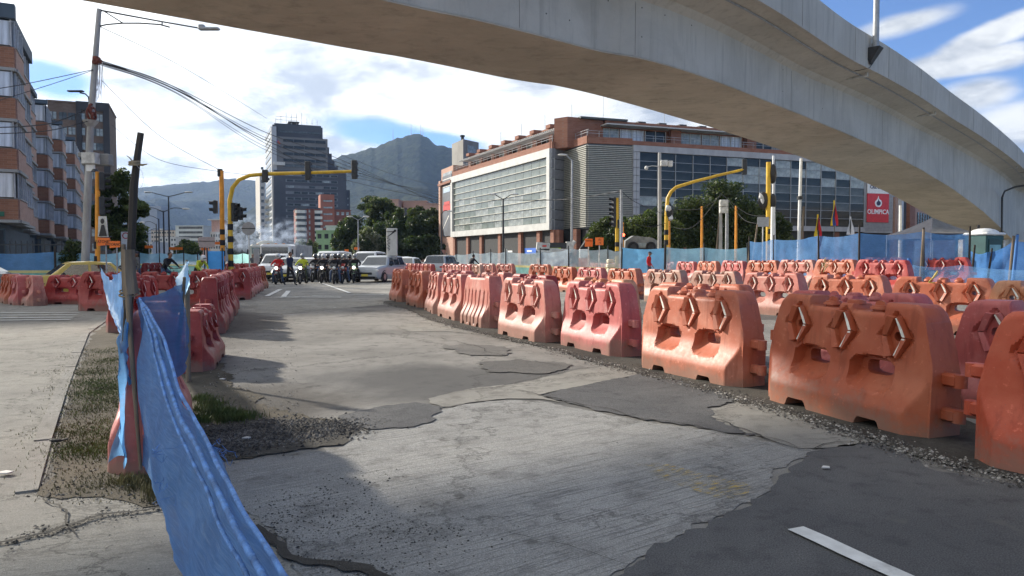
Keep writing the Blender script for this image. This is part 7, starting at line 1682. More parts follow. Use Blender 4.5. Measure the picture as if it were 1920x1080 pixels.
cable([(1190, 420, 50), (1220, 425, 51), (1250, 418, 52)], .02, 'sagging cable by the foot of the yellow mast'); cable([(1255, 425, 52), (1300, 425, 50), (1351, 365, 50)], .018, 'sagging cable from the mast to the twin posts'); cable([(1351, 362, 50), (1400, 400, 48), (1441, 405, 46)], .018, 'cable from the twin posts to the tall yellow pole'); cable([(1255, 392, 52), (1310, 392, 50), (1351, 368, 50)], .018, 'upper sagging cable left of the twin posts'); cable([(1363, 372, 51), (1395, 412, 48), (1432, 420, 46)], .016, 'lower cable right of the twin posts')
mb = MB(); mb.tube([A3(1878, 450, 58), A3(1879, 370, 58), A3(1884, 358, 56), A3(1905, 350, 53), A3(1935, 346, 50)], .07, 6); mb.build('drain_pipe', dark, None, 50, label='thin dark drain pipe running down beside the end of the overpass', cat='pipe')
# flags
def flag(px, py0, py1, d, cols, label):
    a, b_ = A3(px, py0, d), A3(px, py1, d); r = empty('flag', (a.x, a.y, 0), label=label, cat='flag'); mb = MB(); mb.cyl((0, 0, 0), (0, 0, a.z+.1), .03, n=6); mb.build('pole', dark, r, 50)
    H = a.z-b_.z; n_ = len(cols)
    for k, c in enumerate(cols):
        vs = []
        for i in range(9):
            v = i/8; z = a.z-H*v
            for j in (0, 1): u = (k+j)/n_; w_ = .12+.42*v*(1-.5*v)*1.3; vs.append((-.04+w_*(u-.4)+.03*math.sin(v*5+u*3), -.02-.07*math.sin(u*5+v*4), z))
        mb = MB(); mb.add(vs, [(2*i, 2*i+1, 2*i+3, 2*i+2) for i in range(8)]); mb.build('stripe', M('flag_'+c, {'yellow': (.75, .52, .03), 'blue': (.03, .08, .40), 'red': (.50, .02, .03), 'white': (.7, .7, .72)}[c], .8), r, 60)
flag(1534, 402, 444, 46, ['yellow', 'red'], 'yellow and red flag hanging limp beside the blue netting'); flag(1565, 376, 423, 47, ['yellow', 'blue', 'red'], 'yellow, blue and red flag, highest of the three'); flag(1595, 406, 440, 46, ['white', 'white'], 'white flag hanging right of the tricolour')
# ================================================================ tent, toilet, machines
c = A3(1748, 440, 40); r = empty('canopy_tent', (c.x, c.y, gz(c.x, c.y)), label='dark grey pyramid canopy tent showing above the blue netting', cat='tent'); g0 = gz(c.x, c.y)
ze, zp = zat(437, 38)-g0, zat(408, 40)-g0; w2 = 1.55; tm = M('tent_top', (.27, .25, .22), .8, .15, 3); td = M('tent_valance', (.06, .065, .085), .8)
for (a, b_) in (((-1, -1), (1, -1)), ((1, -1), (1, 1)), ((1, 1), (-1, 1)), ((-1, 1), (-1, -1))):
    mb = MB(); vs = []
    for i in range(7):
        f = i/6; zz_ = ze+(zp-ze)*(f**1.25); vs += [(a[0]*w2*(1-f)+.25*f*0, a[1]*w2*(1-f), zz_), (b_[0]*w2*(1-f), b_[1]*w2*(1-f), zz_)]
    mb.add(vs, [(2*i, 2*i+1, 2*i+3, 2*i+2) for i in range(6)]); mb.build('roof_panel', tm if a[1] < 0 and b_[1] < 0 else td, r); mb = MB(); mb.quad((a[0]*w2, a[1]*w2, ze), (b_[0]*w2, b_[1]*w2, ze), (b_[0]*w2, b_[1]*w2, ze-.28), (a[0]*w2, a[1]*w2, ze-.28)); mb.build('valance', td, r); mb = MB(); mb.cyl((a[0]*w2, a[1]*w2, 0), (a[0]*w2, a[1]*w2, ze), .03, n=6); mb.build('leg', steel, r)
r.rotation_euler = (0, 0, .25)
c = A3(1845, 460, 31); r = empty('portable_toilet', (c.x, c.y, gz(c.x, c.y)), .35, label='dark green portable toilet with a white domed roof at the right', cat='toilet')
tg = M('toilet_green', (.02, .075, .075), .5, .15, 3); mb = MB(); mb.rbox((0, 0, 1.0), (1.02, 1.02, 2.0), .05); mb.build('body', tg, r); mb = MB(); mb.rbox((0, 0, 2.05), (1.14, 1.14, .12), .05); mb.ell((0, 0, 2.08), (.55, .55, .22), 16, 8); mb.build('roof', M('roof_white', (.7, .7, .68), .5), r, 60)
mb = MB(); mb.rbox((-.05, -.525, .95), (.7, .03, 1.75), .01); mb.build('door', M('toilet_door', (.025, .06, .06), .5), r); mb = MB(); mb.box((-.08, -.55, 1.45), (.62, .02, .30)); mb.build('label_panel', M('toilet_label', (.20, .38, .42), .5), r); mb = MB(); mb.box((.44, -.54, 1.1), (.09, .04, 1.4)); mb.build('corner_trim', whitedirty, r); mb = MB(); mb.cyl((.1, .35, 2.1), (.1, .35, 2.45), .05, n=8); mb.build('vent_pipe', black, r)
def wheel(mb_t, mb_r, c, r_, w, ax='X'):
    mb_t.torus(c, r_*.74, r_*.27, ax, 20, 8); d = Vector((1, 0, 0)) if ax == 'X' else Vector((0, 1, 0)); mb_r.cyl(Vector(c)-d*w*.42, Vector(c)+d*w*.42, r_*.58, n=14)
# tracked excavator arm with white cab hull near the big tree
c = A3(1200, 462, 56); r = empty('excavator', (c.x, c.y, gz(c.x, c.y)), label='pale excavator with folded boom parked behind the light blue tarpaulin', cat='excavator'); L = lambda px, py: A3(px, py, 56)-Vector(r.location)
yl = M('machine_cream', (.62, .58, .42), .5, .15, 3); mb = MB(); mb.prism([(-1.25, 0), (-1.2, .55), (-.6, .95), (.8, .8), (1.3, .5), (1.3, 0)], L(1200, 466), (1, 0, 0), (0, 0, 1), (0, -1, 0), -.7, .7); mb.build('hull', M('machine_grey', (.20, .20, .19), .5, .3, 2), r)
mb = MB(); mb.tube([L(1196, 453), L(1208, 449), L(1218, 447)], [.16, .15, .13], 6); mb.tube([L(1218, 447), L(1222, 455), L(1224, 465)], [.13, .11, .09], 6); mb.build('boom', yl, r, 40); mb = MB(); mb.tube([L(1180, 463), L(1183, 455), L(1190, 452)], .09, 6); mb.build('stick', whitedirty, r)
mt_, mr_ = MB(), MB(); wheel(mt_, mr_, L(1184, 464)+Vector((0, -.75, 0)), .42, .3, 'Y'); wheel(mt_, mr_, L(1217, 463)+Vector((0, -.75, 0)), .38, .3, 'Y'); mt_.build('tyre', black, r, 50); mr_.build('rim', dark, r, 50); mb = MB(); mb.box(L(1201, 459.5)+Vector((0, -.73, 0)), (.6, .03, .3)); mb.build('window', g_curt, r); mb = MB(); mb.box(L(1200, 470), (2.6, 1.5, .35)); mb.build('track', black, r)
# paving machine with tipped hopper
c = A3(1050, 470, 52); r = empty('paving_machine', (c.x, c.y, 0), label='white and black road machine with a tipped conveyor beside the shop fronts', cat='machine'); L = lambda px, py: A3(px, py, 52)-Vector(r.location)
mb = MB(); mb.box(L(1018, 462)+Vector((0, 0, 0)), (.9, 1.4, .5), ry=.1); mb.box(L(1042, 470), (2.6, 1.4, .25)); mb.box(L(1030, 468), (1.2, 1.3, .2)); mb.build('hull', M('machine_white', (.5, .5, .48), .5, .2, 2), r); mb = MB(); mb.box(L(1045, 460), (1.2, 1.2, .35)); mb.box(L(1040, 477), (2.6, 1.2, .55)); mb.box(L(1060, 471), (.9, 1.3, .3)); mb.build('chassis', dark, r)
mb = MB(); mb.prism([(-.2, -.9), (.15, -.9), (1.35, .75), (.95, .9)], L(1075, 470), (1, 0, 0), (0, 0, 1), (0, -1, 0), -.6, .6); mb.build('conveyor', black, r); mb = MB(); mb.tube([L(1070, 468), L(1074, 458), L(1078, 452)], .14, 6); mb.box(L(1068, 460), (.5, .8, .5)); mb.build('arm', whitedirty, r); mb = MB(); mb.box(L(1020, 461.5)+Vector((0, -.72, 0)), (.28, .02, .1)); mb.build('marking', M('mark_red', (.6, .03, .02), .5), r)
mb = MB(); mb.box(L(1040, 466)+Vector((0, -.6, 0)), (.8, .03, .08)); mb.build('strip', M('lime', (.45, .6, .05), .5), r)
r = empty('service_kiosk', A3(1094, 466, 50).xy.to_3d(), label='small white cabinet on an orange base by the left square works sign', cat='cabinet'); mb = MB(); mb.rbox((0, 0, 1.75), (.55, .5, .6), .03); mb.build('cabinet', white, r); mb = MB(); mb.box((0, 0, .72), (.6, .55, 1.42)); mb.build('base', osign, r)
for k, (px, d) in enumerate(((1155, 46.5), (1149, 47))):
    pass
r = empty('barrel_stack', A3(1143, 490, 44).xy.to_3d(), label='pale cream heap of stacked moulded pieces behind the grey-blue netting', cat='stack'); mb = MB()
for k in range(5): mb.rbox((random.uniform(-.2, .3), .6, .15+k*.28), (1.0-.15*k, .6, .24), .05)
mb.build('piece', M('cream_plastic', (.65, .58, .45), .6), r)
# ================================================================ vehicles
car_glass = glass_mat('car_glass', (.03, .035, .04), .04, .3, 1, 1.0)
headl = M('headlight_glass', (.65, .65, .62), .15, .1, 5, spec=.8); headl_on = M('headlight_on', (.9, .9, .85), .2, emis=((1, .96, .86), 2.5)); taill = M('tail_light', (.45, .02, .02), .3)
rim_m = M('alloy_rim', (.35, .35, .36), .35, .2, 9, metal=.6)
def loft(mb, rings):
    n = len(rings[0]); vs = [p for r in rings for p in r]
    fs = [(i*n+k, i*n+(k+1) % n, (i+1)*n+(k+1) % n, (i+1)*n+k) for i in range(len(rings)-1) for k in range(n)]
    fs += [tuple(range(n-1, -1, -1)), tuple((len(rings)-1)*n+k for k in range(n))]; mb.add(vs, fs)
def paint(name, col, rough=.28): return M('paint_'+name, col, rough, .05, 2, coat=.6, spec=.5)
def make_car(name, label, cat, loc, rz, L, W, H, style, pm, lights=False, group=None, rear=False):
    r = empty(name, loc, rz, label=label, cat=cat, group=group); hl = L/2
    # profile keys: y from front (-) to back (+)
    if style == 'hatch': hood = [(-1, .46), (-.97, .52), (-.80, .60), (-.52, .66)]; ws = (-.50, -.18); rf = (-.10, .62); rb = (.92, .64); belt = .63
    elif style == 'sedan': hood = [(-1, .42), (-.97, .50), (-.78, .60), (-.45, .66)]; ws = (-.42, -.12); rf = (-.05, .38); rb = (.72, .66); belt = .64
    elif style == 'suv': hood = [(-1, .42), (-.97, .55), (-.80, .60), (-.48, .63)]; ws = (-.46, -.20); rf = (-.14, .78); rb = (.95, .62); belt = .61
    else: hood = [(-1, .40), (-.98, .52), (-.86, .56), (-.72, .58)]; ws = (-.70, -.42); rf = (-.36, .92); rb = (.98, .56); belt = .56
    hz = [p[1]*H for p in hood]; hy = [p[0]*hl for p in hood]
    def top(y): return float(np.interp(y, hy+[rb[0]*hl, hl*.97, hl], hz+[belt*H, belt*H*.97, belt*H*.75]))
    rings = []
    for u in (-1, -.985, -.95, -.85, -.72, -.58, -.48, -.3, 0, .3, .55, .75, .88, .95, .985, 1):
        y = u*hl; w = W/2*(1-.16*abs(u)**5-(.03 if abs(u) > .98 else 0)); t_ = top(y); b_ = .20 if abs(u) < .9 else .27+.1*(abs(u) > .98)
        half = [(w*.90, b_), (w*.985, .34), (w, t_*.62), (w*.985, t_*.88), (w*.90, t_*.985), (w*.5, t_+.012)]
        rings.append([Vector((x, y, z)) for x, z in half]+[Vector((-x, y, z)) for x, z in reversed(half)])
    mb = MB(); loft(mb, rings); mb.build('body', pm, r, 32)
    # cabin shell
    def cab(y):
        return float(np.interp(y, [ws[0]*hl, ws[1]*hl, rf[0]*hl, (rf[0]+rf[1])/2*hl, rf[1]*hl, rb[0]*hl], [belt*H, .945*H, .985*H, H, .97*H, belt*H]))
    rings = []
    ys = sorted(set([ws[0], (ws[0]+ws[1])/2, ws[1], rf[0], (rf[0]+rf[1])/2, rf[1], (rf[1]+rb[0])/2, rb[0]]))
    def cw(z): return W/2*(.965-.20*max(0, (z-belt*H)/(H-belt*H)))
    for u in ys:
        y = u*hl; t_ = max(cab(y), belt*H+.01); half = [(cw(belt*H), belt*H-.05), (cw((belt*H+t_)/2), (belt*H+t_)/2), (cw(t_)*.98, t_-.03), (cw(t_)*.86, t_)]
        rings.append([Vector((x, y, z)) for x, z in half]+[Vector((-x, y, z)) for x, z in reversed(half)])
    mb = MB(); loft(mb, rings); mb.build('cabin', pm, r, 40)
    def panel(nm, pts, mat, d=.012):
        mb = MB(); a = [Vector(p) for p in pts]; nn = (a[1]-a[0]).cross(a[3]-a[0]).normalized(); c = sum(a, Vector())/4
        if nn.dot(c-Vector((0, 0, H*.5))) < 0: nn = -nn
        mb.add([p+nn*d for p in a]+[p-nn*.03 for p in a], [(0, 1, 2, 3), (0, 4, 5, 1), (1, 5, 6, 2), (2, 6, 7, 3), (3, 7, 4, 0)]); mb.build(nm, mat, r)
    g = H-belt*H; z0, z1 = belt*H+.04, H*.945-.05
    for nm, y0, y1 in (('windshield', ws[0]*hl, ws[1]*hl), ('rear_window', rb[0]*hl, rf[1]*hl)):
        k0, k1 = .10, .93; ya, yb = y0+(y1-y0)*k0, y0+(y1-y0)*k1; za, zb = cab(ya), cab(yb)
        panel(nm, [(-cw(za)*.90, ya, za), (cw(za)*.90, ya, za), (cw(zb)*.84, yb, zb), (-cw(zb)*.84, yb, zb)], car_glass, .015)
    n_s = 3 if style in ('suv', 'van') else 2
    yA = ws[0]*hl+.30; yB = rb[0]*hl-.28
    for s in (-1, 1):
        for k in range(n_s):
            a, b_ = yA+(yB-yA)*k/n_s+.05, yA+(yB-yA)*(k+1)/n_s-.04
            at_ = a+(.35*(ws[1]-ws[0])*hl*1.9 if k == 0 else 0); bt_ = b_-(.30*(rb[0]-rf[1])*hl*1.7 if k == n_s-1 else 0)
            if bt_ < at_+.1: bt_ = at_+.1
            panel('side_window', [(s*cw(z0), a, z0), (s*cw(z0), b_, z0), (s*cw(z1), bt_, min(z1, cab(bt_)-.06)), (s*cw(z1), at_, min(z1, cab(at_)-.06))], car_glass, .012)
        mb = MB(); mb.ell((s*(W/2+.06), ws[0]*hl+.45, belt*H+.06), (.10, .06, .075), 8, 6); mb.build('mirror', black if style != 'hatch' else black, r, 60)
        for (yy, m_, nm) in ((-hl*.955, headl_on if lights else headl, 'headlight'), (hl*.965, taill, 'tail_light')):
            mb = MB(); mb.rbox((s*W*.36, yy, top(yy)*.80), (W*.20, .16, H*.085), .03); mb.build(nm, m_, r, 40)
        for yy in (-hl*.62, hl*.60):
            mt_, mr_ = MB(), MB(); R_ = .21*H if H < 1.6 else .20*H; wheel(mt_, mr_, (s*(W/2-.08), yy, R_), R_, .2); wl = mt_.build('tyre', black, r, 50); mr_.build('rim', rim_m, wl, 50)
            mb = MB(); mb.torus((s*(W/2-.05), yy, R_+.01), R_*1.12, .045, 'X', 18, 6); mb.build('wheel_arch', dark if style in ('suv',) else black, r, 50)
    mb = MB(); mb.rbox((0, -hl*.985, .46*H*.72), (W*.52, .10, H*.10), .03); mb.build('grille', dark, r); mb = MB(); mb.rbox((0, -hl*.99, .19*H), (W*.70, .10, H*.07), .03); mb.build('air_intake', black, r)
    mb = MB(); mb.box((0, -hl*1.0-.015, .27*H), (.42, .03, .13)); mb.box((0, hl*1.0+.015, .40*H), (.42, .03, .13)); mb.build('number_plate', M('plate_yellow', (.62, .50, .08), .5), r)
    mb = MB(); mb.rbox((0, hl*.985, .24*H), (W*.86, .12, H*.12), .04); mb.build('bumper', black if style == 'suv' else pm, r)
    return r
def car_at(px, d, **k): return (xat(px, d), d, gz(xat(px, d), d))
pw = paint('white', (.68, .68, .67)); ps = paint('silver', (.40, .42, .43)); pk = paint('black', (.02, .02, .025)); py_ = paint('taxi_yellow', (.60, .42, .08), .3); pg = paint('dark_grey', (.08, .085, .09)); pr_ = paint('red', (.35, .02, .02)); pb = paint('blue', (.03, .05, .14))
# yellow taxi on the left, heading left
c = at(140, 520, 27.5)
tx = make_car('taxi', 'small yellow taxi hatchback behind the bright red barrier on the left', 'taxi', (c.x, 27.5, -.12), math.radians(-52), 3.6, 1.6, 1.46, 'hatch', py_)
make_car('parked_car', 'dark car cut by the left edge beyond the kerb', 'car', (xat(-75, 30), 30, -.1), math.radians(-80), 4.2, 1.7, 1.45, 'sedan', pg)
G_ = 'cars and trucks waiting at the junction'
make_car('suv_car', 'white suv with silver grille at the left of the queue beside the rider in red', 'suv', car_at(520, 49), math.radians(6), 4.5, 1.85, 1.75, 'suv', pw, True, G_)
make_car('silver_car', 'light grey car directly behind the rider in red and the pedestrian', 'car', car_at(548, 47), math.radians(4), 4.3, 1.75, 1.5, 'sedan', ps, True, G_)
make_car('white_car', 'white small car behind the rider in yellow', 'car', car_at(584, 53), math.radians(2), 3.9, 1.65, 1.5, 'hatch', pw, False, G_)
make_car('white_van', 'white van behind the dense group of riders', 'van', car_at(624, 52), math.radians(-3), 4.8, 1.9, 1.95, 'van', pw, False, G_)
make_car('suv_car', 'dark-nosed white-roofed suv behind the light grey crossover', 'suv', car_at(690, 54), math.radians(-8), 4.6, 1.9, 1.95, 'suv', pw, True, G_)
make_car('crossover_car', 'light grey crossover with dark grille at the front of the queue, right', 'car', car_at(713, 46), math.radians(-14), 4.5, 1.85, 1.62, 'suv', ps, False, G_)
make_car('white_car', 'white hatchback seen from behind, right of the totem sign', 'car', car_at(768, 56), math.radians(172), 3.9, 1.7, 1.52, 'hatch', pw, False, 'cars seen from behind beyond the totem'); make_car('white_car', 'white car roof behind the white hatchback', 'car', car_at(757, 66), math.radians(172), 4.2, 1.75, 1.6, 'suv', pw, False, 'cars seen from behind beyond the totem')
make_car('suv_car', 'silver suv seen from behind at the left of the cyclist in black', 'suv', car_at(832, 56), math.radians(165), 4.4, 1.8, 1.68, 'suv', ps, False, 'cars seen from behind beyond the totem')
for i, (px, d, st, pm, lb) in enumerate(((582, 78, 'van', py_, 'yellow taxi van far behind the rider in yellow'), (633, 85, 'suv', pb, 'dark blue car far back in the queue'), (655, 80, 'sedan', pr_, 'red car far back in the queue'), (560, 90, 'sedan', ps, 'grey car far back behind the pedestrian'), (605, 70, 'hatch', pk, 'black hatchback far back between the riders'), (660, 64, 'sedan', pw, 'white sedan behind the right-hand riders'))):
    make_car('queued_car', lb, 'car', car_at(px, d), math.radians(random.uniform(-5, 5)), 4.2, 1.75, 1.75 if st == 'van' else 1.5, st, pm, False, G_)
# trucks
def truck(name, label, px, d, H, W, body, cabm, rz=0.05):
    r = empty(name, (xat(px, d), d, 0), rz, label=label, cat='truck', group=G_)
    mb = MB(); mb.rbox((0, .9, H*.5+.1), (W, 1.9, H*.72), .12); mb.build('cab', cabm, r); mb = MB(); mb.rbox((0, -.06, H*.68), (W*.86, .06, H*.26), .02); mb.build('windshield', car_glass, r)
    mb = MB(); mb.rbox((0, -.08, H*.32), (W*.5, .08, H*.16), .02); mb.build('grille', dark, r); mb = MB(); mb.rbox((0, -.12, .48), (W, .25, .32), .04); mb.build('bumper', whitedirty, r)
    for s in (-1, 1):
        mb = MB(); mb.rbox((s*W*.38, -.16, .72), (.26, .06, .18), .02); mb.build('headlight', headl_on if body == 'tank' else headl, r); mb = MB(); mb.rbox((s*(W/2+.16), .05, H*.68), (.12, .1, .42), .02); mb.build('mirror', dark, r)
        for yy in (1.0, 4.8, 6.0):
            mt_, mr_ = MB(), MB(); wheel(mt_, mr_, (s*(W/2-.16), yy, .5), .5, .26); wl = mt_.build('tyre', black, r, 50); mr_.build('rim', rim_m, wl, 50)
    mb = MB(); mb.box((0, 4.3, .85), (W*.7, 6.8, .22)); mb.build('chassis', dark, r)
    if body == 'tank':
        mb = MB(); mb.cyl((0, 2.3, H*.62), (0, 7.8, H*.62), W*.50, W*.50, 22); mb.ell((0, 2.3, H*.62), (W*.5, .35, W*.5), 20, 10); mb.build('tank', M('tank_cream', (.62, .60, .52), .35, .08, 2), r, 45)
    else:
        mb = MB(); mb.rbox((0, 5, H*.58), (W*1.02, 5.6, H*.62), .05); mb.build('cargo_box', M('cargo_grey', (.30, .30, .30), .7, .2, 2), r)
    for k in range(3): mb = MB(); mb.rbox(((k-1)*.6, .3, H*.88+.05), (.22, .12, .10), .02); mb.build('roof_light', M('amber', (.6, .22, .03), .4), r)
truck('tanker_truck', 'cream tanker truck behind the white suv', 497, 62, 2.9, 2.4, 'tank', M('tank_cream', (.62, .60, .52), .35, .08, 2), .28); truck('box_truck', 'white box truck behind the white suv, orange lights on its roof', 516, 58, 2.85, 2.35, 'box', pw)
r = empty('signpost_box', (xat(481, 52), 52, 0), label='grey rectangular board on a short foot left of the tanker truck', cat='sign'); mb = MB(); mb.rbox((0, 0, 1.55), (.38, .1, 1.1), .02); mb.build('board', back_m, r); mb = MB(); mb.box((0, 0, .5), (.12, .08, 1.0)); mb.build('foot', dark, r)
# ================================================================ people
skin = M('skin_brown', (.26, .13, .08), .55, .1, 9); hair = M('hair_black', (.015, .012, .010), .6, .3, 20)
def cloth(name, col): return M('cloth_'+name, col, .85, .18, 9, bump=.3, bscale=30)
def person(label, loc, rz, pose, top, legs, shoe=None, headgear=None, scale=1.0, group=None, sleeves=True, mirror=1, extras=()):
    J = {k: Vector(v) for k, v in POSES[pose].items()}
    bones = [('pelvis', 'waist', .150, .135), ('waist', 'chest', .135, .165), ('chest', 'neck', .165, .065), ('neck', 'head', .058, .075)]
    for s in 'lr': bones += [('pelvis', 'hip'+s, .13, .105), ('hip'+s, 'knee'+s, .105, .065), ('knee'+s, 'ankle'+s, .065, .042), ('ankle'+s, 'toe'+s, .048, .035), ('chest', 'sho'+s, .12, .075), ('sho'+s, 'elb'+s, .066, .047), ('elb'+s, 'wri'+s, .045, .030), ('wri'+s, 'han'+s, .030, .036)]
    names_ = sorted(J); idx = {n: i for i, n in enumerate(names_)}; me = bpy.data.meshes.new('tmp'); me.from_pydata([J[n] for n in names_], [(idx[a], idx[b_]) for a, b_, _, _ in bones], [])
    o = bpy.data.objects.new('tmp', me); COL.objects.link(o); md = o.modifiers.new('s', 'SKIN'); sd = me.skin_vertices[0].data
    rad = {}
    for a, b_, ra, rb_ in bones: rad[a] = max(rad.get(a, 0), ra); rad[b_] = max(rad.get(b_, 0), rb_) if b_ not in rad else rad[b_]
    rad['chest'] = .155; rad['neck'] = .062; rad['head'] = .07
    for n, i in idx.items(): q = rad[n]; sd[i].radius = (q, q*(.78 if n in ('chest', 'waist', 'pelvis') else 1)); sd[i].use_root = (n == 'pelvis')
    md.use_smooth_shade = True; ss = o.modifiers.new('u', 'SUBSURF'); ss.levels = 1; ss.render_levels = 1
    dg = bpy.context.evaluated_depsgraph_get(); bm_ = bpy.data.meshes.new_from_object(o.evaluated_get(dg)); bpy.data.objects.remove(o)
    sh = shoe or black
    bm_.materials.clear()
    for m in (top, legs, skin, sh): bm_.materials.append(m)
    segs = []
    for a, b_, _, _ in bones:
        k = 0
        if a[:3] in ('hip', 'kne') or a == 'pelvis' and b_[:3] == 'hip': k = 1
        if a[:3] == 'ank': k = 3
        if a[:3] == 'wri' or a == 'neck': k = 2
        if a[:3] == 'elb' and not sleeves: k = 2
        segs.append((J[a], J[b_], k))
    mi = []
    for p in bm_.polygons:
        c = p.center; best = min(segs, key=lambda s_: (lambda ab, t_: (c-(s_[0]+ab*t_)).length)(s_[1]-s_[0], max(0, min(1, (c-s_[0]).dot(s_[1]-s_[0])/max(1e-6, (s_[1]-s_[0]).length_squared))))); mi.append(best[2])
    bm_.polygons.foreach_set('material_index', mi)
    # head and fingers join the same mesh
    mb = MB(); hd = J['head']; fw = Vector((0, -1, 0)); 
    mb.mi(2); mb.ell(hd+Vector((0, -.01, .055)), (.078, .098, .120), 14, 10); mb.ell(hd+Vector((0, -.112, .045)), (.014, .022, .022), 6, 5)
    for s in (-1, 1): mb.ell(hd+Vector((s*.079, .0, .05)), (.012, .022, .032), 6, 5)
    for s in 'lr':
        w, h = J['wri'+s], J['han'+s]; d = (h-w).normalized(); sd_ = d.cross(Vector((0, 0, 1)) if abs(d.z) < .8 else Vector((0, 1, 0))).normalized(); dn = d.cross(sd_)
        for k, ln in enumerate((.062, .072, .068, .055)):
            b0_ = h+d*.01+sd_*(k-1.5)*.019; mb.tube([b0_-d*.02, b0_+d*ln*.5, b0_+d*ln*.8+dn*.022], [.0095, .0085, .007], 5)
        b0_ = w+d*.03; mb.tube([b0_, b0_+sd_*.035+d*.03, b0_+sd_*.042+d*.06], [.011, .010, .008], 5)
    mb.mi(3); 
    for sx_ in (-.03, .03): mb.ell(hd+Vector((sx_, -.100, .065)), (.011, .008, .007), 6, 4)
    full = MB(); full.v = [tuple(v.co) for v in bm_.vertices]; full.f = [tuple(p.vertices) for p in bm_.polygons]; full.m = list(mi)
    b_ = len(full.v); full.v += mb.v; full.f += [tuple(i+b_ for i in f) for f in mb.f]; full.m += mb.m; bpy.data.meshes.remove(bm_)
    r = empty('person', loc, rz, label=label, cat='person', group=group); full.build('body', [top, legs, skin, sh], r, 75, recalc=False)
    if headgear:
        mb = MB(); c = hd+Vector((0, .0, .075))
        if headgear == 'hair': mb.ell(c+Vector((0, .018, .018)), (.088, .10, .11), 14, 10); mb.build('hair', hair, r, 75)
        elif headgear == 'cap': mb.ell(c+Vector((0, .0, .03)), (.09, .105, .085), 14, 8); mb.box(c+Vector((0, -.12, .02)), (.12, .09, .012)); mb.build('cap', M('cap_dark', (.04, .045, .06), .8), r, 60)
        else:
            mb.ell(c, (.130, .150, .150), 16, 12); h_ = mb.build('helmet', headgear, r, 80); mb = MB(); mb.ell(c+Vector((0, -.022, -.01)), (.118, .140, .062), 14, 8); mb.build('visor', car_glass, h_, 80)
    return r
POSES = {
 'ride': dict(pelvis=(0, .12, .84), waist=(0, .07, 1.0), chest=(0, .0, 1.24), neck=(0, -.03, 1.40), head=(0, -.07, 1.50), hipl=(.12, .08, .80), kneel=(.23, -.30, .70), anklel=(.28, -.12, .12), toel=(.31, -.27, .06), hipr=(-.12, .08, .80), kneer=(-.23, -.30, .70), ankler=(-.28, -.12, .12), toer=(-.31, -.27, .06),
             shol=(.19, -.0, 1.33), elbl=(.34, -.20, 1.10), wril=(.30, -.42, 1.04), hanl=(.29, -.49, 1.03), shor=(-.19, .0, 1.33), elbr=(-.34, -.20, 1.10), wrir=(-.30, -.42, 1.04), hanr=(-.29, -.49, 1.03)),
 'walk': dict(pelvis=(0, 0, .93), waist=(0, 0, 1.10), chest=(0, -.02, 1.33), neck=(0, -.03, 1.49), head=(0, -.05, 1.59), hipl=(.09, 0, .90), kneel=(.09, -.20, .50), anklel=(.09, -.28, .09), toel=(.10, -.43, .05), hipr=(-.09, 0, .90), kneer=(-.09, .06, .48), ankler=(-.09, .33, .14), toer=(-.09, .24, .04),
             shol=(.18, -.01, 1.42), elbl=(.23, .10, 1.15), wril=(.22, .0, .92), hanl=(.22, -.04, .84), shor=(-.18, -.01, 1.42), elbr=(-.23, -.06, 1.14), wrir=(-.21, -.22, .96), hanr=(-.20, -.28, .90)),
 'stand': dict(pelvis=(0, 0, .93), waist=(0, 0, 1.10), chest=(0, 0, 1.33), neck=(0, -.01, 1.49), head=(0, -.04, 1.59), hipl=(.09, 0, .90), kneel=(.11, -.02, .50), anklel=(.12, .02, .09), toel=(.14, -.13, .04), hipr=(-.09, 0, .90), kneer=(-.11, -.02, .50), ankler=(-.12, .02, .09), toer=(-.14, -.13, .04),
             shol=(.18, 0, 1.42), elbl=(.25, .02, 1.14), wril=(.22, -.12, .94), hanl=(.20, -.18, .88), shor=(-.18, 0, 1.42), elbr=(-.25, .02, 1.14), wrir=(-.22, -.12, .94), hanr=(-.20, -.18, .88)),
 'bend': dict(pelvis=(0, .10, .92), waist=(0, .0, 1.05), chest=(0, -.20, 1.22), neck=(0, -.34, 1.32), head=(0, -.43, 1.38), hipl=(.09, .10, .88), kneel=(.12, .0, .50), anklel=(.13, .12, .09), toel=(.14, -.03, .04), hipr=(-.09, .10, .88), kneer=(-.12, .0, .50), ankler=(-.13, .12, .09), toer=(-.14, -.03, .04),
             shol=(.18, -.24, 1.28), elbl=(.27, -.38, 1.04), wril=(.20, -.52, .86), hanl=(.17, -.57, .80), shor=(-.18, -.24, 1.28), elbr=(-.27, -.38, 1.04), wrir=(-.20, -.52, .86), hanr=(-.17, -.57, .80)),
 'cycle': dict(pelvis=(0, .22, .96), waist=(0, .12, 1.10), chest=(0, -.06, 1.30), neck=(0, -.15, 1.44), head=(0, -.20, 1.53), hipl=(.09, .20, .92), kneel=(.11, -.14, .78), anklel=(.12, .02, .42), toel=(.12, -.12, .38), hipr=(-.09, .20, .92), kneer=(-.11, -.04, .56), ankler=(-.12, .08, .18), toer=(-.12, -.07, .14),
             shol=(.18, -.09, 1.37), elbl=(.27, -.28, 1.17), wril=(.24, -.48, 1.04), hanl=(.24, -.55, 1.03), shor=(-.18, -.09, 1.37), elbr=(-.27, -.28, 1.17), wrir=(-.24, -.48, 1.04), hanr=(-.24, -.55, 1.03)),
}
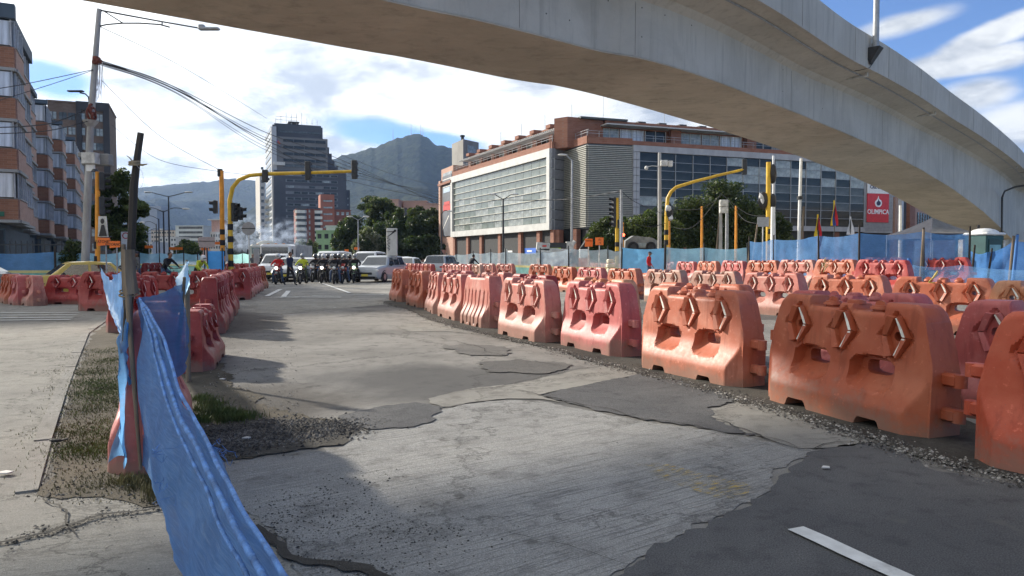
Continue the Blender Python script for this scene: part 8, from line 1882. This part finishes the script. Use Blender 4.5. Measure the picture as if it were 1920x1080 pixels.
def motorcycle(loc, rz, label, col, lit, shieldless=True):
    r = empty('motorcycle', loc, rz, label=label, cat='motorcycle', group='motorcycles at the stop line')
    for yy in (-.66, .62):
        mt_, mr_ = MB(), MB(); mt_.torus((0, yy, .30), .25, .055, 'X', 22, 8); mr_.cyl((-.03, yy, .30), (.03, yy, .30), .07, n=10)
        for k in range(6): a = k*math.pi/3; mr_.cyl((0, yy, .30), (0, yy+math.cos(a)*.22, .30+math.sin(a)*.22), .012, n=5)
        wl = mt_.build('tyre', black, r, 50); mr_.build('rim', rim_m, wl, 50)
    mb = MB(); mb.ell((0, -.12, .80), (.15, .27, .13), 14, 8); mb.build('tank', col, r, 70); mb = MB(); mb.rbox((0, .38, .80), (.24, .62, .10), .04); mb.build('seat', black, r)
    mb = MB(); mb.rbox((0, .0, .45), (.24, .40, .34), .05); mb.cyl((.12, .1, .42), (.12, .75, .32), .04, n=8); mb.build('engine', dark, r)
    mb = MB()
    for s in (-1, 1): mb.cyl((s*.09, -.66, .30), (s*.09, -.42, 1.0), .025, n=7); mb.cyl((s*.10, .62, .30), (s*.12, .35, .74), .02, n=6)
    mb.tube([(-.36, -.40, 1.02), (-.18, -.46, .98), (0, -.46, .97), (.18, -.46, .98), (.36, -.40, 1.02)], .016, 6); mb.tube([(0, -.4, .9), (0, -.1, .66), (0, .5, .62)], .035, 6); mb.build('frame', dark, r, 50)
    hd = MB(); hd.ell((0, -.54, .90), (.09, .08, .09), 14, 10); h_ = hd.build('headlight', headl_on if lit else headl, r, 70)
    mb = MB(); mb.rbox((0, -.69, .56), (.12, .30, .03), .01); mb.build('mudguard', col, r); mb = MB(); mb.prism([(-.10, 0), (.10, 0), (.14, .16), (-.14, .16)], (0, -.52, .99), (1, 0, 0), (0, .3, .95), (0, -1, 0), 0, .02); mb.build('fairing', col, r)
    for s in (-1, 1): mb = MB(); mb.cyl((s*.30, -.40, 1.03), (s*.36, -.42, 1.18), .008, n=5); mb.ell((s*.37, -.42, 1.21), (.055, .015, .035), 8, 5); mb.build('mirror', black, r, 60); mb = MB(); mb.ell((s*.17, -.50, .84), (.03, .03, .025), 8, 5); mb.build('indicator', M('amber', (.6, .22, .03), .4), r, 60)
    return r
hw = M('helmet_white', (.6, .6, .6), .3, coat=.5); hk = M('helmet_black', (.02, .02, .022), .25, coat=.6); hg = M('helmet_grey', (.25, .26, .27), .3, coat=.5)
cb = cloth('black', (.018, .018, .022)); cn = cloth('navy', (.02, .028, .06)); cr = cloth('red', (.50, .02, .02)); cy = cloth('lime', (.50, .55, .05)); cj = cloth('denim', (.06, .09, .16)); cg = cloth('grey', (.12, .12, .12)); cgn = cloth('army', (.05, .06, .035))
riders = [(522, 41.5, 4, cr, cj, hw, paint('red', (.35, .02, .02)), True, 'rider in a red jacket and white helmet', 'red motorcycle with lit lamp under the rider in red'),
          (568, 42, 0, cy, cgn, hg, pk, True, 'rider in a yellow-green jacket', 'motorcycle with a glaring headlight under the rider in yellow-green'),
          (592, 45, -3, cb, cj, hk, pk, False, 'rider in black just right of the yellow-green jacket', 'dark motorcycle just right of the glaring headlight'),
          (607, 43, 2, cb, cb, hw, pk, True, 'bulky rider in black with a white-marked helmet left in the group', 'dark motorcycle with a round lamp at the left of the group'),
          (624, 45, -4, cg, cb, hw, pk, False, 'rider in dark grey with a pale helmet, middle of the group', 'dark motorcycle in the middle of the group'),
          (636, 47.5, 3, cb, cb, hk, pg, False, 'rider in black standing back in the group', 'grey motorcycle standing back in the group'),
          (647, 43, -2, cb, cj, hg, paint('red', (.35, .02, .02)), False, 'rider in black with a grey helmet on the red-nosed motorcycle', 'red-nosed motorcycle in the group'),
          (666, 44, 3, cb, cb, hg, paint('green', (.03, .10, .04)), True, 'rider in a black jacket at the right end of the group', 'green-lit motorcycle at the right end of the group'),
          (600, 47.5, 2, cb, cgn, hg, pg, False, 'rider in black behind the gap between lime jacket and group', 'grey motorcycle behind the gap left of the group'),
          (615, 48, -2, cg, cb, hk, pk, False, 'rider in charcoal behind the bulky rider', 'black motorcycle behind the bulky rider'),
          (629, 42, 5, cb, cj, hk, pk, False, 'rider in black with denim legs in the front of the group', 'black motorcycle at the front middle of the group'),
          (656, 50, 0, cb, cb, hk, pk, False, 'rider in black half hidden behind the right end of the group', 'black motorcycle half hidden at the right of the group')]
for (px, d, a, tp_, lg, hm, col, lit, lab, mlab) in riders:
    lo = (xat(px, d), d, 0); rz = math.radians(a)+math.atan2(-lo[0], d)*.0
    motorcycle(lo, rz, mlab, col, lit); person(lab, lo, rz, 'ride', tp_, lg, black, hm, group='motorcycle riders at the stop line')
person('man in a dark navy jacket walking right across the street before the red rider', (xat(543, 39), 39, 0), math.radians(62), 'walk', cn, cb, black, 'hair')
person('man in a red shirt and cap bending behind the third line of barriers', (xat(1217, 42.6), 42.6, gz(xat(1217, 42.6), 42.6)+.0), math.radians(60), 'stand', cr, cj, black, 'cap')
person('dark-clothed person by the far end of the grey-smeared barriers beside the tanker', (xat(474, 55), 55, 0), .3, 'stand', cg, cb, black, 'hair'); person('second dark-clothed person beside the tanker truck, on the right', (xat(491, 54), 54, 0), -.3, 'stand', cb, cj, black, hk)
person('standing worker in a yellow vest and white helmet left of the sheeted stand', (xat(371, 36), 36, 0), 1.0, 'bend', cy, cb, black, hw)
person('person in dark clothes walking behind the wooden post', (xat(258, 33), 33, 0), -1.2, 'walk', cg, cj, black, 'cap')
def bicycle(loc, rz, label, col):
    r = empty('bicycle', loc, rz, label=label, cat='bicycle')
    for yy in (-.55, .50): mt_, mr_ = MB(), MB(); mt_.torus((0, yy, .34), .32, .022, 'X', 24, 6); mr_.cyl((-.02, yy, .34), (.02, yy, .34), .03, n=8); [mr_.cyl((0, yy, .34), (0, yy+math.cos(k*.785)*.31, .34+math.sin(k*.785)*.31), .004, n=4) for k in range(8)]; wl = mt_.build('tyre', black, r, 50); mr_.build('rim', rim_m, wl, 50)
    mb = MB(); mb.cyl((0, -.55, .34), (0, -.40, .92), .018, n=6); mb.cyl((0, -.42, .85), (0, .0, .30), .02, n=6); mb.cyl((0, -.42, .85), (0, .12, .80), .018, n=6); mb.cyl((0, .0, .30), (0, .16, .92), .018, n=6); mb.cyl((0, .0, .30), (0, .5, .34), .014, n=6); mb.cyl((0, .12, .80), (0, .5, .34), .014, n=6); mb.build('frame', col, r, 50)
    mb = MB(); mb.tube([(-.28, -.50, 1.0), (-.1, -.42, .98), (.1, -.42, .98), (.28, -.50, 1.0)], .014, 6); mb.build('handlebar', dark, r, 50); mb = MB(); mb.rbox((0, .20, .95), (.15, .26, .05), .02); mb.build('saddle', black, r)
for (px, d, rz, tp_, lg, hm, l1, l2) in ((313, 33, 1.15, cb, cj, 'hair', 'long-haired cyclist in a black jacket riding behind the dark red barrier', 'bicycle under the long-haired cyclist'), (884, 50, 2.4, cb, cb, 'hair', 'cyclist in black by the pale netting behind the far barriers', 'bicycle under the cyclist by the pale netting')):
    lo = (xat(px, d), d, gz(xat(px, d), d)); bicycle(lo, rz, l2, pk); person(l1, lo, rz, 'cycle', tp_, lg, black, hm)
# small litter on the pavement
lit = M('litter_white', (.62, .60, .56), .8)
for i, (px, py, s, lab) in enumerate(((8, 892, .05, 'pale flat scrap lying on the left pavement edge'), (628, 578+0, .03, 'tiny white scrap on the far roadway'), (417, 714, .03, 'tiny white scrap on the dusty strip'), (462, 826, .03, 'pale scrap on the dark gravel heap'), (1547, 882, .03, 'pale pebble at the foot of the large orange barrier'))):
    c = gp(px, py); mb = MB(); mb.prism([(-s, -s*.5), (s*.8, -s*.6), (s*1.1, s*.3), (-.2*s, s*.7)], (0, 0, .02), (1, 0, 0), (0, 1, 0), (0, 0, 1), 0, .008); mb.build('litter', lit, None, off=(-c.x, -c.y, 0), label=lab, cat='litter')
c = gp(105, 838); mb = MB(); mb.ell((c.x, c.y, .05), (.055, .02, .014), 8, 5); mb.tube([(c.x+.04, c.y, .05), (c.x+.08, c.y+.02, .06)], .008, 5); mb.build('litter', black, None, label='black scrap lying on the kerb by the grass', cat='litter')
